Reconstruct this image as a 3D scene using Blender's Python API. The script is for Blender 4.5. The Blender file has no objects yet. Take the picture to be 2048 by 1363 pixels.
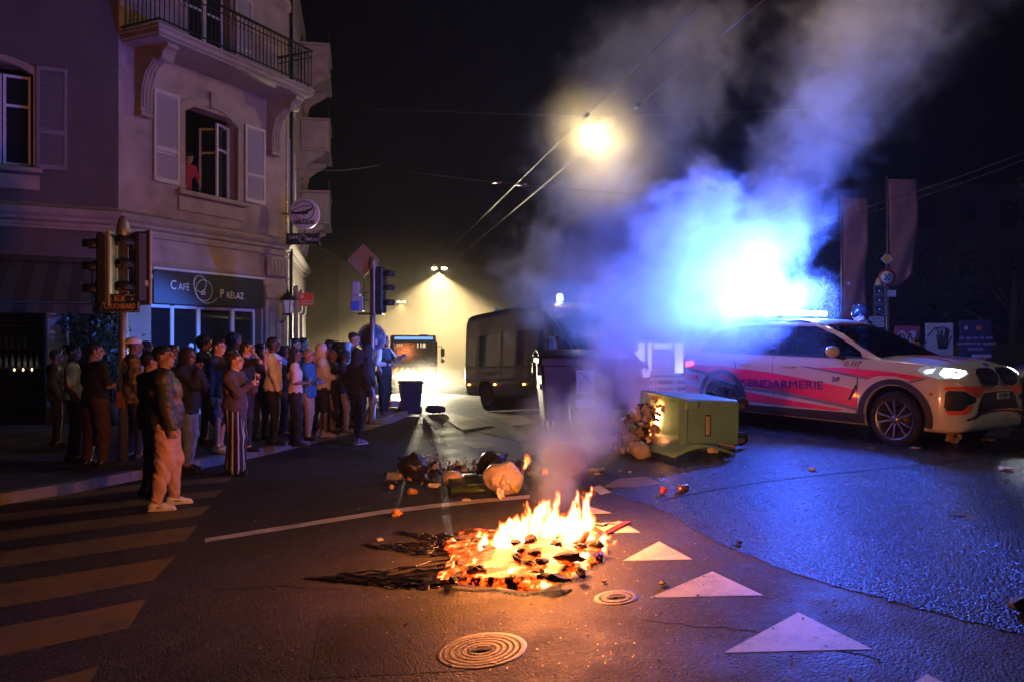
import bpy, bmesh, math, random
import numpy as np
from mathutils import Vector, Matrix, Euler
from mathutils.bvhtree import BVHTree
from math import radians, sin, cos, pi, sqrt, atan2

random.seed(7); rng = np.random.default_rng(7)
SC = bpy.context.scene
COL = SC.collection

# ---------------------------------------------------------------- camera
CH, FPX, CY = 1.78, 1593.0, 681.5
cam_d = bpy.data.cameras.new('camera'); cam = bpy.data.objects.new('camera', cam_d); COL.objects.link(cam)
cam_d.lens = 28.0; cam_d.sensor_width = 36.0; cam_d.clip_start = 0.1; cam_d.clip_end = 2000
cam.location = (0, 0, CH); cam.rotation_euler = (radians(90), 0, 0)
cam_d.dof.use_dof = True; cam_d.dof.focus_distance = 8.5; cam_d.dof.aperture_fstop = 3.2
SC.camera = cam

# ---------------------------------------------------------------- world, exposure, render
W = bpy.data.worlds.new("World"); SC.world = W; W.use_nodes = True
bgn = W.node_tree.nodes['Background']; bgn.inputs[0].default_value = (0.50, 0.38, 0.40, 1); bgn.inputs[1].default_value = 0.0006
SC.view_settings.view_transform = 'Standard'; SC.view_settings.look = 'None'
SC.view_settings.exposure = 0.0; SC.view_settings.gamma = 1.0; SC.view_settings.use_curve_mapping = False
cy = SC.cycles
cy.use_denoising = True; cy.denoiser = 'OPENIMAGEDENOISE'
try: cy.denoising_input_passes = 'RGB_ALBEDO_NORMAL'; cy.denoising_prefilter = 'FAST'
except Exception: pass
cy.max_bounces = 5; cy.diffuse_bounces = 2; cy.glossy_bounces = 3; cy.transmission_bounces = 4
cy.volume_bounces = 2; cy.transparent_max_bounces = 12
cy.volume_step_rate = 2.2; cy.volume_max_steps = 130
cy.sample_clamp_indirect = 3.0; cy.sample_clamp_direct = 0
cy.use_light_tree = True
cy.caustics_reflective = False; cy.caustics_refractive = False
cy.use_adaptive_sampling = True; cy.adaptive_threshold = 0.03

# ---------------------------------------------------------------- ground shape
def sst(a, b, x):
    t = np.clip((np.asarray(x, float)-a)/(b-a), 0, 1); return t*t*(3-2*t)
def gz(x, y):
    """height of the street: it climbs gently to the right and falls away down the far road"""
    x = np.asarray(x, float); y = np.asarray(y, float)
    far = sst(14, 24, y)
    z = 0.46*sst(-3.2, 3.6, x)*(1-far)
    z = z - 0.036*np.clip(y-17, 0, 60)
    return z
def gzf(x, y): return float(gz(x, y))
def U(u, v, dz=0.0):
    """the street point seen at photo pixel (u, v)"""
    z = 0.2
    for _ in range(60):
        d = max((CH-z-dz)*FPX/max(v-CY, 3), .5)
        x = (u-1024)/FPX*d
        z = 0.5*z+0.5*gzf(x, d)
    return Vector((x, d, z))
def R(u, v, Y): return Vector(((u-1024)/FPX*Y, Y, CH+(CY-v)/FPX*Y))

# ---------------------------------------------------------------- objects
def tag(o, label=None, cat=None, group=None, kind=None):
    if label: o['label'] = label
    if cat: o['category'] = cat
    if group: o['group'] = group
    if kind: o['kind'] = kind
    return o
def link(name, me, parent=None):
    o = bpy.data.objects.new(name, me); COL.objects.link(o)
    if parent is not None: o.parent = parent
    return o
def thing(name, label, cat, loc=(0,0,0), rz=0.0, group=None):
    o = bpy.data.objects.new(name, None); COL.objects.link(o); o.empty_display_size = .2
    o.location = loc; o.rotation_euler = (0, 0, rz)
    return tag(o, label, cat, group)
def mk_mesh(name, verts, faces, mats=None, smooth=False, mi=None):
    me = bpy.data.meshes.new(name)
    verts = np.asarray(verts, float)
    if isinstance(faces, np.ndarray):
        n = faces.shape[1]; me.vertices.add(len(verts)); me.vertices.foreach_set('co', verts.ravel())
        me.loops.add(faces.size); me.loops.foreach_set('vertex_index', faces.ravel().astype(np.int32))
        me.polygons.add(len(faces)); me.polygons.foreach_set('loop_start', (np.arange(len(faces))*n).astype(np.int32))
        me.update(calc_edges=True)
    else:
        me.from_pydata(verts.tolist(), [], faces)
    for m in (mats if isinstance(mats, (list, tuple)) else [mats]):
        if m: me.materials.append(m)
    if smooth: me.polygons.foreach_set('use_smooth', [True]*len(me.polygons))
    if mi is not None: me.polygons.foreach_set('material_index', np.asarray(mi, np.int32))
    me.update(); return me

class MB:
    """collects primitive shapes into one mesh"""
    def __init__(s): s.v = []; s.f = []; s.m = []; s.sm = []
    def add(s, vs, fs, mi=0, M=None, sm=False):
        b = len(s.v)
        if M is not None: vs = [tuple(M @ Vector(v)) for v in vs]
        s.v += [tuple(v) for v in vs]; s.f += [tuple(i+b for i in f) for f in fs]; s.m += [mi]*len(fs); s.sm += [sm]*len(fs)
        return s
    def box(s, c, d, mi=0, M=None, bev=0.0):
        cx, cy_, cz = c; x, y, z = d[0]/2, d[1]/2, d[2]/2
        if bev <= 0:
            vs = [(cx+a*x, cy_+b*y, cz+e*z) for a in (-1,1) for b in (-1,1) for e in (-1,1)]
            fs = [(0,1,3,2),(4,6,7,5),(0,4,5,1),(2,3,7,6),(0,2,6,4),(1,5,7,3)]
            return s.add(vs, fs, mi, M)
        b = min(bev, x*.9, y*.9, z*.9); vs = []; idx = {}
        for a in (-1,1):
            for bb in (-1,1):
                for e in (-1,1):
                    for k in range(3):
                        o = [x, y, z]; o = [o[j]-(0 if j == k else b) for j in range(3)]
                        idx[(a,bb,e,k)] = len(vs); vs.append((cx+a*o[0], cy_+bb*o[1], cz+e*o[2]))
        fs = []
        S = (-1, 1)
        for a in S: fs.append(tuple(idx[(a,p,q,0)] for p,q in ((-1,-1),(1,-1),(1,1),(-1,1))))
        for a in S: fs.append(tuple(idx[(p,a,q,1)] for p,q in ((-1,-1),(1,-1),(1,1),(-1,1))))
        for a in S: fs.append(tuple(idx[(p,q,a,2)] for p,q in ((-1,-1),(1,-1),(1,1),(-1,1))))
        for a in S:
            for c2 in S:
                fs.append((idx[(a,c2,-1,0)], idx[(a,c2,1,0)], idx[(a,c2,1,1)], idx[(a,c2,-1,1)]))
                fs.append((idx[(a,-1,c2,0)], idx[(a,1,c2,0)], idx[(a,1,c2,2)], idx[(a,-1,c2,2)]))
                fs.append((idx[(-1,a,c2,1)], idx[(1,a,c2,1)], idx[(1,a,c2,2)], idx[(-1,a,c2,2)]))
                for e in S: fs.append((idx[(a,c2,e,0)], idx[(a,c2,e,1)], idx[(a,c2,e,2)]))
        return s.add(vs, fs, mi, M)
    def cyl(s, p, q, r, r2=None, n=12, mi=0, M=None, caps=True, sm=True):
        p = Vector(p); q = Vector(q); r2 = r if r2 is None else r2
        d = (q-p).normalized(); a = d.orthogonal().normalized(); b = d.cross(a)
        vs = [p+(a*cos(2*pi*i/n)+b*sin(2*pi*i/n))*r for i in range(n)]+[q+(a*cos(2*pi*i/n)+b*sin(2*pi*i/n))*r2 for i in range(n)]
        s.add(vs, [(i,(i+1)%n,n+(i+1)%n,n+i) for i in range(n)], mi, M, sm)
        if caps:
            s.add(vs[:n], [tuple(range(n))[::-1]], mi, M); s.add(vs[n:], [tuple(range(n))], mi, M)
        return s
    def tube(s, pts, r, n=6, mi=0, M=None):
        pts = [Vector(p) for p in pts]; rr = r if isinstance(r, (list, tuple)) else [r]*len(pts); vs = []
        a = None
        for i, p in enumerate(pts):
            d = (pts[min(i+1, len(pts)-1)]-pts[max(i-1, 0)]).normalized()
            if a is None: a = d.orthogonal().normalized()
            else:
                a = a-d*a.dot(d); a = a.normalized() if a.length > 1e-6 else d.orthogonal().normalized()
            b = d.cross(a); vs += [p+(a*cos(2*pi*k/n)+b*sin(2*pi*k/n))*rr[i] for k in range(n)]
        fs = [(i*n+k, i*n+(k+1)%n, (i+1)*n+(k+1)%n, (i+1)*n+k) for i in range(len(pts)-1) for k in range(n)]
        s.add(vs, fs, mi, M, True); L = len(pts)-1
        s.add(vs[:n], [tuple(range(n))[::-1]], mi, M); s.add(vs[L*n:], [tuple(range(n))], mi, M)
        return s
    def lathe(s, prof, c=(0,0,0), ax='z', n=24, mi=0, M=None, sm=True):
        vs = []
        for r, h in prof:
            for k in range(n):
                a = 2*pi*k/n; p = (r*cos(a), r*sin(a), h)
                if ax == 'x': p = (h, r*cos(a), r*sin(a))
                if ax == 'y': p = (r*sin(a), h, r*cos(a))
                vs.append((p[0]+c[0], p[1]+c[1], p[2]+c[2]))
        fs = [(i*n+k, i*n+(k+1)%n, (i+1)*n+(k+1)%n, (i+1)*n+k) for i in range(len(prof)-1) for k in range(n)]
        return s.add(vs, fs, mi, M, sm)
    def ball(s, c, r, n=10, mi=0, M=None):
        r = (r, r, r) if not hasattr(r, '__len__') else r
        prof = [(sin(pi*i/n), -cos(pi*i/n)) for i in range(n+1)]; m = n*2; vs = []
        for a, h in prof:
            vs += [(c[0]+r[0]*a*cos(2*pi*k/m), c[1]+r[1]*a*sin(2*pi*k/m), c[2]+r[2]*h) for k in range(m)]
        return s.add(vs, [(i*m+k, i*m+(k+1)%m, (i+1)*m+(k+1)%m, (i+1)*m+k) for i in range(n) for k in range(m)], mi, M, True)
    def prism(s, poly, z0, z1, mi=0, M=None):
        n = len(poly); vs = [(x, y, z0) for x, y in poly]+[(x, y, z1) for x, y in poly]
        fs = [(i,(i+1)%n,n+(i+1)%n,n+i) for i in range(n)]+[tuple(range(n))[::-1], tuple(range(n,2*n))]
        return s.add(vs, fs, mi, M)
    def build(s, name, mats, parent=None, merge=True):
        me = bpy.data.meshes.new(name); me.from_pydata([tuple(v) for v in s.v], [], s.f)
        for m in (mats if isinstance(mats, (list, tuple)) else [mats]): me.materials.append(m)
        me.polygons.foreach_set('material_index', s.m); me.polygons.foreach_set('use_smooth', s.sm)
        bm = bmesh.new(); bm.from_mesh(me)
        if merge: bmesh.ops.remove_doubles(bm, verts=bm.verts, dist=1e-5)
        bmesh.ops.recalc_face_normals(bm, faces=bm.faces); bm.to_mesh(me); bm.free(); me.update()
        return link(name, me, parent)

# ---------------------------------------------------------------- materials
MATS = {}
def nt_of(name):
    m = bpy.data.materials.new(name); m.use_nodes = True; return m, m.node_tree
def mat(name, col, rough=.6, metal=0.0, spec=.5, var=.12, vscale=9.0, bump=.0, bscale=60.0, emit=None, estr=0.0,
        coat=0.0, trans=0.0, dirt=0.0, alpha=1.0, rvar=0.0, sss=0.0):
    """procedural material: base colour broken by two scales of noise, optional fine relief"""
    if name in MATS: return MATS[name]
    m, nt = nt_of(name); N = nt.nodes; L = nt.links; b = N['Principled BSDF']
    tc = N.new('ShaderNodeTexCoord')
    n1 = N.new('ShaderNodeTexNoise'); n1.inputs['Scale'].default_value = vscale; n1.inputs['Detail'].default_value = 6
    L.new(tc.outputs['Object'], n1.inputs['Vector'])
    mp = N.new('ShaderNodeMapRange'); mp.inputs[1].default_value = .3; mp.inputs[2].default_value = .7
    mp.inputs[3].default_value = 1-var; mp.inputs[4].default_value = 1+var
    L.new(n1.outputs['Fac'], mp.inputs[0])
    mx = N.new('ShaderNodeMix'); mx.data_type = 'RGBA'; mx.blend_type = 'MULTIPLY'; mx.inputs[0].default_value = 1
    mx.inputs[6].default_value = (*col, 1); L.new(mp.outputs[0], mx.inputs[7])
    out = mx.outputs[2]
    if dirt > 0:
        n3 = N.new('ShaderNodeTexNoise'); n3.inputs['Scale'].default_value = vscale*.35; n3.inputs['Detail'].default_value = 9
        n3.inputs['Roughness'].default_value = .7; L.new(tc.outputs['Object'], n3.inputs['Vector'])
        r3 = N.new('ShaderNodeMapRange'); r3.inputs[1].default_value = .5; r3.inputs[2].default_value = .75; r3.inputs[4].default_value = dirt
        L.new(n3.outputs['Fac'], r3.inputs[0])
        m3 = N.new('ShaderNodeMix'); m3.data_type = 'RGBA'; m3.inputs[7].default_value = (.03,.025,.02,1)
        L.new(r3.outputs[0], m3.inputs[0]); L.new(out, m3.inputs[6]); out = m3.outputs[2]
    L.new(out, b.inputs['Base Color'])
    b.inputs['Roughness'].default_value = rough; b.inputs['Metallic'].default_value = metal
    b.inputs['Specular IOR Level'].default_value = spec
    if rvar > 0:
        r2 = N.new('ShaderNodeMapRange'); r2.inputs[3].default_value = rough-rvar; r2.inputs[4].default_value = rough+rvar
        L.new(n1.outputs['Fac'], r2.inputs[0]); L.new(r2.outputs[0], b.inputs['Roughness'])
    if coat: b.inputs['Coat Weight'].default_value = coat; b.inputs['Coat Roughness'].default_value = .06
    if trans: b.inputs['Transmission Weight'].default_value = trans
    if alpha < 1: b.inputs['Alpha'].default_value = alpha
    if sss: b.inputs['Subsurface Weight'].default_value = sss; b.inputs['Subsurface Scale'].default_value = .02
    if bump > 0:
        n2 = N.new('ShaderNodeTexNoise'); n2.inputs['Scale'].default_value = bscale; n2.inputs['Detail'].default_value = 4
        L.new(tc.outputs['Object'], n2.inputs['Vector'])
        bp = N.new('ShaderNodeBump'); bp.inputs['Strength'].default_value = bump; bp.inputs['Distance'].default_value = .01
        L.new(n2.outputs['Fac'], bp.inputs['Height']); L.new(bp.outputs[0], b.inputs['Normal'])
    if emit:
        b.inputs['Emission Color'].default_value = (*emit, 1); b.inputs['Emission Strength'].default_value = estr
    MATS[name] = m; return m
def emat(name, col, s):
    return mat(name, col, emit=col, estr=s, var=0.0)

# ---------------------------------------------------------------- implicit surfaces
def smin(a, b, k):
    h = np.clip(.5+.5*(b-a)/k, 0, 1); return b*(1-h)+a*h-k*h*(1-h)
def sdf_mesh(prims, vox, k=.03, disp=None, pad=.06):
    """prims: ('c', a, b, ra, rb[, (sx,sy,sz)]) capsule, ('e', c, (rx,ry,rz)[, euler]) ellipsoid. Returns vertices and quads."""
    los, his = [], []
    for p in prims:
        if p[0] == 'c':
            a, b = np.array(p[1], float), np.array(p[2], float); s = np.array(p[5] if len(p) > 5 else (1,1,1), float)
            r = max(p[3], p[4])*s; los.append(np.minimum(a, b)-r); his.append(np.maximum(a, b)+r)
        else:
            c, r = np.array(p[1], float), np.array(p[2], float)
            if len(p) > 3: r = np.full(3, r.max())
            los.append(c-r); his.append(c+r)
    lo = np.min(los, 0)-pad; hi = np.max(his, 0)+pad
    n = np.ceil((hi-lo)/vox).astype(int)+1
    F = np.full(n, 1.0, np.float32)
    ax = [lo[i]+np.arange(n[i])*vox for i in range(3)]
    for p, l, h in zip(prims, los, his):
        m = max(k*2.2, vox*3)
        i0 = np.maximum(((l-m-lo)/vox).astype(int), 0); i1 = np.minimum(np.ceil((h+m-lo)/vox).astype(int)+1, n)
        sl = tuple(slice(i0[i], i1[i]) for i in range(3))
        X = np.stack(np.meshgrid(*[ax[i][sl[i]] for i in range(3)], indexing='ij'), -1)
        if p[0] == 'c':
            a, b = np.array(p[1], float), np.array(p[2], float); s = np.array(p[5] if len(p) > 5 else (1,1,1), float)
            q = (X-a)/s; d = (b-a)/s; L2 = max(d@d, 1e-9); t = np.clip((q@d)/L2, 0, 1)
            D = (np.linalg.norm(q-t[...,None]*d, axis=-1)-(p[3]+(p[4]-p[3])*t))*s.min()
        else:
            q = X-np.array(p[1], float); r = np.array(p[2], float)
            if len(p) > 3: q = q @ np.array(Euler(p[3]).to_matrix())
            k0 = np.linalg.norm(q/r, axis=-1); k1 = np.linalg.norm(q/(r*r), axis=-1)
            D = np.where(k1 > 1e-6, k0*(k0-1)/np.maximum(k1, 1e-6), -r.min())
        kk = p[-1] if isinstance(p[-1], float) and p[0] == 'e' else k
        F[sl] = smin(F[sl], D.astype(np.float32), kk)
    if disp is not None:
        X = np.stack(np.meshgrid(*ax, indexing='ij'), -1); F = F+disp(X).astype(np.float32)
    return surfnet(F, lo, vox)
def surfnet(F, lo, vox):
    S = F < 0; n = np.array(F.shape)-1
    c = [(i, j, k) for i in (0,1) for j in (0,1) for k in (0,1)]
    cnt = sum(S[i:n[0]+i, j:n[1]+j, k:n[2]+k].astype(np.int8) for i, j, k in c)
    act = (cnt > 0) & (cnt < 8); idx = -np.ones(n, np.int64); I = np.argwhere(act); idx[act] = np.arange(len(I))
    P = np.zeros((len(I), 3)); K = np.zeros(len(I))
    for A in c:
        for d in range(3):
            if A[d] == 0:
                B = list(A); B[d] = 1
                fa = F[I[:,0]+A[0], I[:,1]+A[1], I[:,2]+A[2]]; fb = F[I[:,0]+B[0], I[:,1]+B[1], I[:,2]+B[2]]
                m = (fa < 0) != (fb < 0); t = np.where(m, fa/np.where(m, fa-fb, 1), 0)
                pp = np.tile(np.array(A, float), (len(I), 1)); pp[:,d] += t; P[m] += pp[m]; K += m
    V = (I+P/np.maximum(K, 1)[:,None])*vox+lo
    Q = []
    for d in range(3):
        e1, e2 = [a for a in range(3) if a != d]
        sa = [slice(None)]*3; sb = [slice(None)]*3; sa[d] = slice(0, -1); sb[d] = slice(1, None)
        a = S[tuple(sa)]; b = S[tuple(sb)]; E = np.argwhere(a != b)
        ok = (E[:,e1] > 0) & (E[:,e2] > 0) & (E[:,e1] < n[e1]) & (E[:,e2] < n[e2]); E = E[ok]
        def at(o1, o2):
            q = E.copy(); q[:,e1] -= o1; q[:,e2] -= o2; return idx[q[:,0], q[:,1], q[:,2]]
        q = np.stack([at(1,1), at(0,1), at(0,0), at(1,0)], 1)
        fl = a[tuple(E.T)] if len(E) else np.zeros(0, bool)
        if d == 1: fl = ~fl
        q[~fl] = q[~fl][:, ::-1]; Q.append(q)
    Q = np.concatenate(Q); Q = Q[(Q >= 0).all(1)]
    return V, Q
def fnoise(X, f, seed=0):
    """cheap smooth pseudo-noise for folds"""
    r = np.random.default_rng(seed); o = 0
    for i in range(5):
        w = r.normal(size=3); w = w/np.linalg.norm(w)*f*(.7+.5*i); w2 = r.normal(size=3); w2 = w2/np.linalg.norm(w2)*f*.6
        o = o+np.sin(X@w+r.uniform(0, 6)+1.6*np.sin(X@w2+r.uniform(0, 6)))/(1+.4*i)
    return o/3
# ---------------------------------------------------------------- lamps of the place, and added fill lamps
def point(name, loc, col, w, r=.05):
    l = bpy.data.lights.new(name, 'POINT'); l.color = col; l.energy = w; l.shadow_soft_size = r
    o = bpy.data.objects.new(name, l); COL.objects.link(o); o.location = loc; return o
def spot(name, loc, to, col, w, ang, blend=.5, r=.05):
    l = bpy.data.lights.new(name, 'SPOT'); l.color = col; l.energy = w; l.shadow_soft_size = r; l.spot_size = radians(ang); l.spot_blend = blend
    o = bpy.data.objects.new(name, l); COL.objects.link(o); o.location = loc
    o.rotation_euler = (Vector(to)-Vector(loc)).to_track_quat('-Z', 'Y').to_euler(); return o
BLUE = (.042, .115, 1.0); FIRE = (1.0, .27, .06); LAMP = (1.0, .72, .32)
point('fire_light', (.30,5.95,.85), FIRE, 330, .10)
point('fire_light', (-.20,5.75,.60), FIRE, 90, .08)
p_ = R(1316,825,10.75); point('container_fire_light', tuple(p_), FIRE, 12, .05)
spot('facade_fill_spot', (-.25,6.15,1.0), (-6.6,19,7.2), (1,.24,.08), 850, 62, .8, .15)  # added spot at the fire, steering warm light onto the café facade
bl = Vector((4.90,11.97,0))-Vector((.55,-.835,0)).normalized()*.72; bl.z = .43+1.92
point('beacon_light', (bl.x-.35, bl.y-.23, bl.z), BLUE, 2700, .05); point('beacon_light', (bl.x+.35, bl.y+.23, bl.z), BLUE, 700, .05)
spot('beacon_beam', (bl.x-.45, bl.y-.25, bl.z), (-8,18.5,1.3), (.06,.20,1), 9000, 30, .5, .06)  # added spot steering beacon blue onto the lower café wall
spot('van_beacon_beam', (1.75,19.1,3.0), (-7.3,17.4,1.3), (.06,.20,1), 4600, 27, .5, .05)  # added spot at the van beacon, steering blue onto the café wall
for u, v, z in ((1190,255,8), (878,538,8), (803,604,8), (763,630,8)):
    Y = (z-CH)*FPX/(CY-v); pp = R(u, v, Y)
    if Y < 30: point('street_light', (pp.x, pp.y, pp.z-.35), LAMP, 560, .12)
    else: spot('street_light', (pp.x, pp.y, pp.z-.35), (pp.x, pp.y-.6, 0), LAMP, 22000, 128, .35, .15)
for u in (815, 865):
    spot('headlight_beam', tuple(R(u,752,40.3)), (-1.5 if u < 840 else 1.5,4,.1), (1,.88,.58), 12000, 55, .6, .1)
spot('headlight_beam', (5.72,9.75,1.25), (6.6,4,-.2), (.85,.92,1), 150, 70, .6, .05)
point('street_light', (10.5,-3.5,8), (1,.93,.86), 330, .15)  # added lamp out of view behind the camera, lifts the car front
point('street_light', (5.2,14.2,9.0), (1,.68,.42), 330, .15)  # added lamp above the frame, warms the upper smoke and the car

spot('smoke_fill_spot', (bl.x-.35, bl.y-.25, bl.z+.02), (bl.x-1.10, bl.y-.60, bl.z+.45), BLUE, 9000, 104, .6, .06)  # added spots at the beacon bar that brighten the smoke beside it
spot('smoke_fill_spot', (bl.x+.35, bl.y+.2, bl.z+.05), (bl.x+.0, bl.y-.15, bl.z+1.0), BLUE, 2600, 110, .6, .06)
# ---------------------------------------------------------------- road surface
def asphalt(name, base, rough, wet=0.0, bumpd=.004, bs=170.0, spark=0.0):
    m, nt = nt_of(name); N = nt.nodes; L = nt.links; b = N['Principled BSDF']
    tc = N.new('ShaderNodeTexCoord')
    def noise(s, d=5, r=.6):
        n = N.new('ShaderNodeTexNoise'); n.inputs['Scale'].default_value = s; n.inputs['Detail'].default_value = d
        n.inputs['Roughness'].default_value = r; L.new(tc.outputs['Object'], n.inputs['Vector']); return n.outputs['Fac']
    def mr(x, a, b_, c, d):
        n = N.new('ShaderNodeMapRange'); L.new(x, n.inputs[0])
        for i, v in enumerate((a, b_, c, d)): n.inputs[i+1].default_value = v
        return n.outputs[0]
    def mul(a, b_):
        n = N.new('ShaderNodeMath'); n.operation = 'MULTIPLY'; L.new(a, n.inputs[0])
        if isinstance(b_, (int, float)): n.inputs[1].default_value = b_
        else: L.new(b_, n.inputs[1])
        return n.outputs[0]
    big = noise(.55, 6); mid = noise(4, 6); fine = noise(bs, 3)
    vo = N.new('ShaderNodeTexVoronoi'); vo.inputs['Scale'].default_value = bs*.75; L.new(tc.outputs['Object'], vo.inputs['Vector'])
    f = mul(mul(mr(big, .3, .7, .7, 1.3), mr(mid, .3, .7, .8, 1.2)), mr(fine, .3, .7, .55, 1.5))
    mx = N.new('ShaderNodeMix'); mx.data_type = 'RGBA'; mx.blend_type = 'MULTIPLY'; mx.inputs[0].default_value = 1
    mx.inputs[6].default_value = (*base, 1); L.new(f, mx.inputs[7])
    # pale stones of the aggregate
    st = mr(vo.outputs['Color'], .86, .9, 0, .55) if False else None
    sep = N.new('ShaderNodeSeparateColor'); L.new(vo.outputs['Color'], sep.inputs[0])
    pale = mr(sep.outputs[0], .88, .93, 0, .5)
    m2 = N.new('ShaderNodeMix'); m2.data_type = 'RGBA'; L.new(pale, m2.inputs[0]); L.new(mx.outputs[2], m2.inputs[6])
    m2.inputs[7].default_value = (base[0]*3.2, base[1]*3.1, base[2]*3.0, 1); L.new(m2.outputs[2], b.inputs['Base Color'])
    wetm = mr(noise(.9, 7, .65), .46, .6, 0, 1)
    rr = N.new('ShaderNodeMath'); rr.operation = 'MULTIPLY_ADD'; L.new(wetm, rr.inputs[0]); rr.inputs[1].default_value = -wet
    L.new(mr(mid, .3, .7, rough-.07, rough+.07), rr.inputs[2]); L.new(rr.outputs[0], b.inputs['Roughness'])
    if rough < .45:   # grains: dry stone tops stay rough, wet hollows shine
        gr_ = mr(noise(38, 5, .7), .44, .58, .24, -.17); ga = N.new('ShaderNodeMath'); ga.operation = 'ADD'; L.new(gr_, ga.inputs[0]); L.new(rr.outputs[0], ga.inputs[1]); L.new(ga.outputs[0], b.inputs['Roughness'])
    h = N.new('ShaderNodeMath'); h.operation = 'ADD'; L.new(mul(vo.outputs['Distance'], -1.0), h.inputs[0]); L.new(mul(mid, .12), h.inputs[1])
    bp = N.new('ShaderNodeBump'); bp.inputs['Strength'].default_value = 1; bp.inputs['Distance'].default_value = bumpd
    L.new(h.outputs[0], bp.inputs['Height']); L.new(bp.outputs[0], b.inputs['Normal'])
    b.inputs['Specular IOR Level'].default_value = (.5 if rough > .45 and rough < .6 else .2)
    return m
M_ROAD = asphalt('smooth_dark_asphalt', (.034,.030,.027), .72, wet=.14, bumpd=.0035, bs=90)
M_WET = asphalt('coarse_wet_asphalt', (.014,.014,.015), (.36), wet=.02, bumpd=.014, bs=78, spark=.0)
M_PAVE = asphalt('pavement_asphalt', (.075,.068,.066), .7, wet=.1, bumpd=.003)

# road sheet: fine near the camera, coarse out to the horizon
def axis(pts):
    o = []
    for a, b, s in pts: o += list(np.arange(a, b, s))
    return np.array(o+[pts[-1][1]])
gx = axis([(-160,-24,12), (-24,-8,1.0), (-8,9,.2), (9,26,1.0), (26,160,12)])
gy = axis([(-30,0,3), (0,3,.5), (3,26,.2), (26,100,2), (100,400,20)])
XX, YY = np.meshgrid(gx, gy, indexing='ij')
V = np.stack([XX, YY, gz(XX, YY)], -1).reshape(-1, 3)
nx, ny = len(gx), len(gy)
ii, jj = np.meshgrid(np.arange(nx-1), np.arange(ny-1), indexing='ij')
Q = np.stack([ii*ny+jj, (ii+1)*ny+jj, (ii+1)*ny+jj+1, ii*ny+jj+1], -1).reshape(-1, 4)
tag(link('road', mk_mesh('road', V, Q, M_ROAD, True)), kind='structure')

def sheet(name, poly, m, lift=.004, cell=.22, parent=None, world=True):
    """a thin sheet lying on the street: polygon in plan, cut into cells, draped over the ground"""
    bm = bmesh.new(); vs = [bm.verts.new((p[0], p[1], 0)) for p in poly]; bm.faces.new(vs)
    xs = [p[0] for p in poly]; ys = [p[1] for p in poly]
    for ax_, lo, hi in ((0, min(xs), max(xs)), (1, min(ys), max(ys))):
        for c in np.arange(math.floor(lo/cell)*cell+cell, hi, cell):
            no = (1,0,0) if ax_ == 0 else (0,1,0); co = (c,0,0) if ax_ == 0 else (0,c,0)
            bmesh.ops.bisect_plane(bm, geom=bm.verts[:]+bm.edges[:]+bm.faces[:], plane_co=co, plane_no=no)
    bmesh.ops.triangulate(bm, faces=[f for f in bm.faces if len(f.verts) > 4])
    for v in bm.verts: v.co.z = gzf(v.co.x, v.co.y)+lift
    bmesh.ops.recalc_face_normals(bm, faces=bm.faces)
    me = bpy.data.meshes.new(name); bm.to_mesh(me); bm.free(); me.materials.append(m)
    me.update()
    if me.polygons and sum(p.normal.z for p in me.polygons) < 0: me.flip_normals()
    return link(name, me, parent)

def wob(a, b, n, amp, seed):
    r = random.Random(seed); a = Vector(a[:2]); b = Vector(b[:2]); d = b-a; p = Vector((-d.y, d.x)).normalized(); o = []
    ph = r.uniform(0, 6)
    for i in range(n):
        t = i/n; o.append(a+d*t+p*amp*(sin(t*17+ph)*.5+sin(t*41+ph*2)*.3+r.uniform(-.3,.3)))
    return o
wp_ = [U(*p) for p in [(1120,955),(1215,985),(1300,1010),(1345,1030),(1400,1065),(1480,1105),(1560,1135),(1650,1165),(1760,1195),(1900,1232),(2120,1290)]]
wet = []
for i in range(len(wp_)-1): wet += wob(wp_[i], wp_[i+1], 6, .025, i)
wet += [Vector((9,5)), Vector((9,13.9))]+[Vector((6,14)), Vector((2.4,13.6)), Vector((.9,11))]
tag(sheet('coarse_asphalt', [(p.x, p.y) for p in wet], M_WET, .004, .3), kind='structure')
M_EDGE = asphalt('damp_asphalt_edge', (.028,.026,.026), .5, wet=.15, bumpd=.009, bs=75)
ne = (len(wp_)-1)*6; e0 = [(p.x, p.y) for p in wet[:ne]]; r_e = random.Random(3); e1 = []
for i, p in enumerate(e0):
    a = Vector(e0[max(i-1,0)]); b = Vector(e0[min(i+1,ne-1)]); t_ = (b-a).normalized(); w_ = .10+.16*abs(sin(i*.37))+r_e.uniform(-.05,.07); e1.append((p[0]-t_.y*-1*-w_, p[1]+t_.x*-w_))
tag(sheet('damp_edge', e0+e1[::-1], M_EDGE, .0018, .3), kind='structure')

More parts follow.
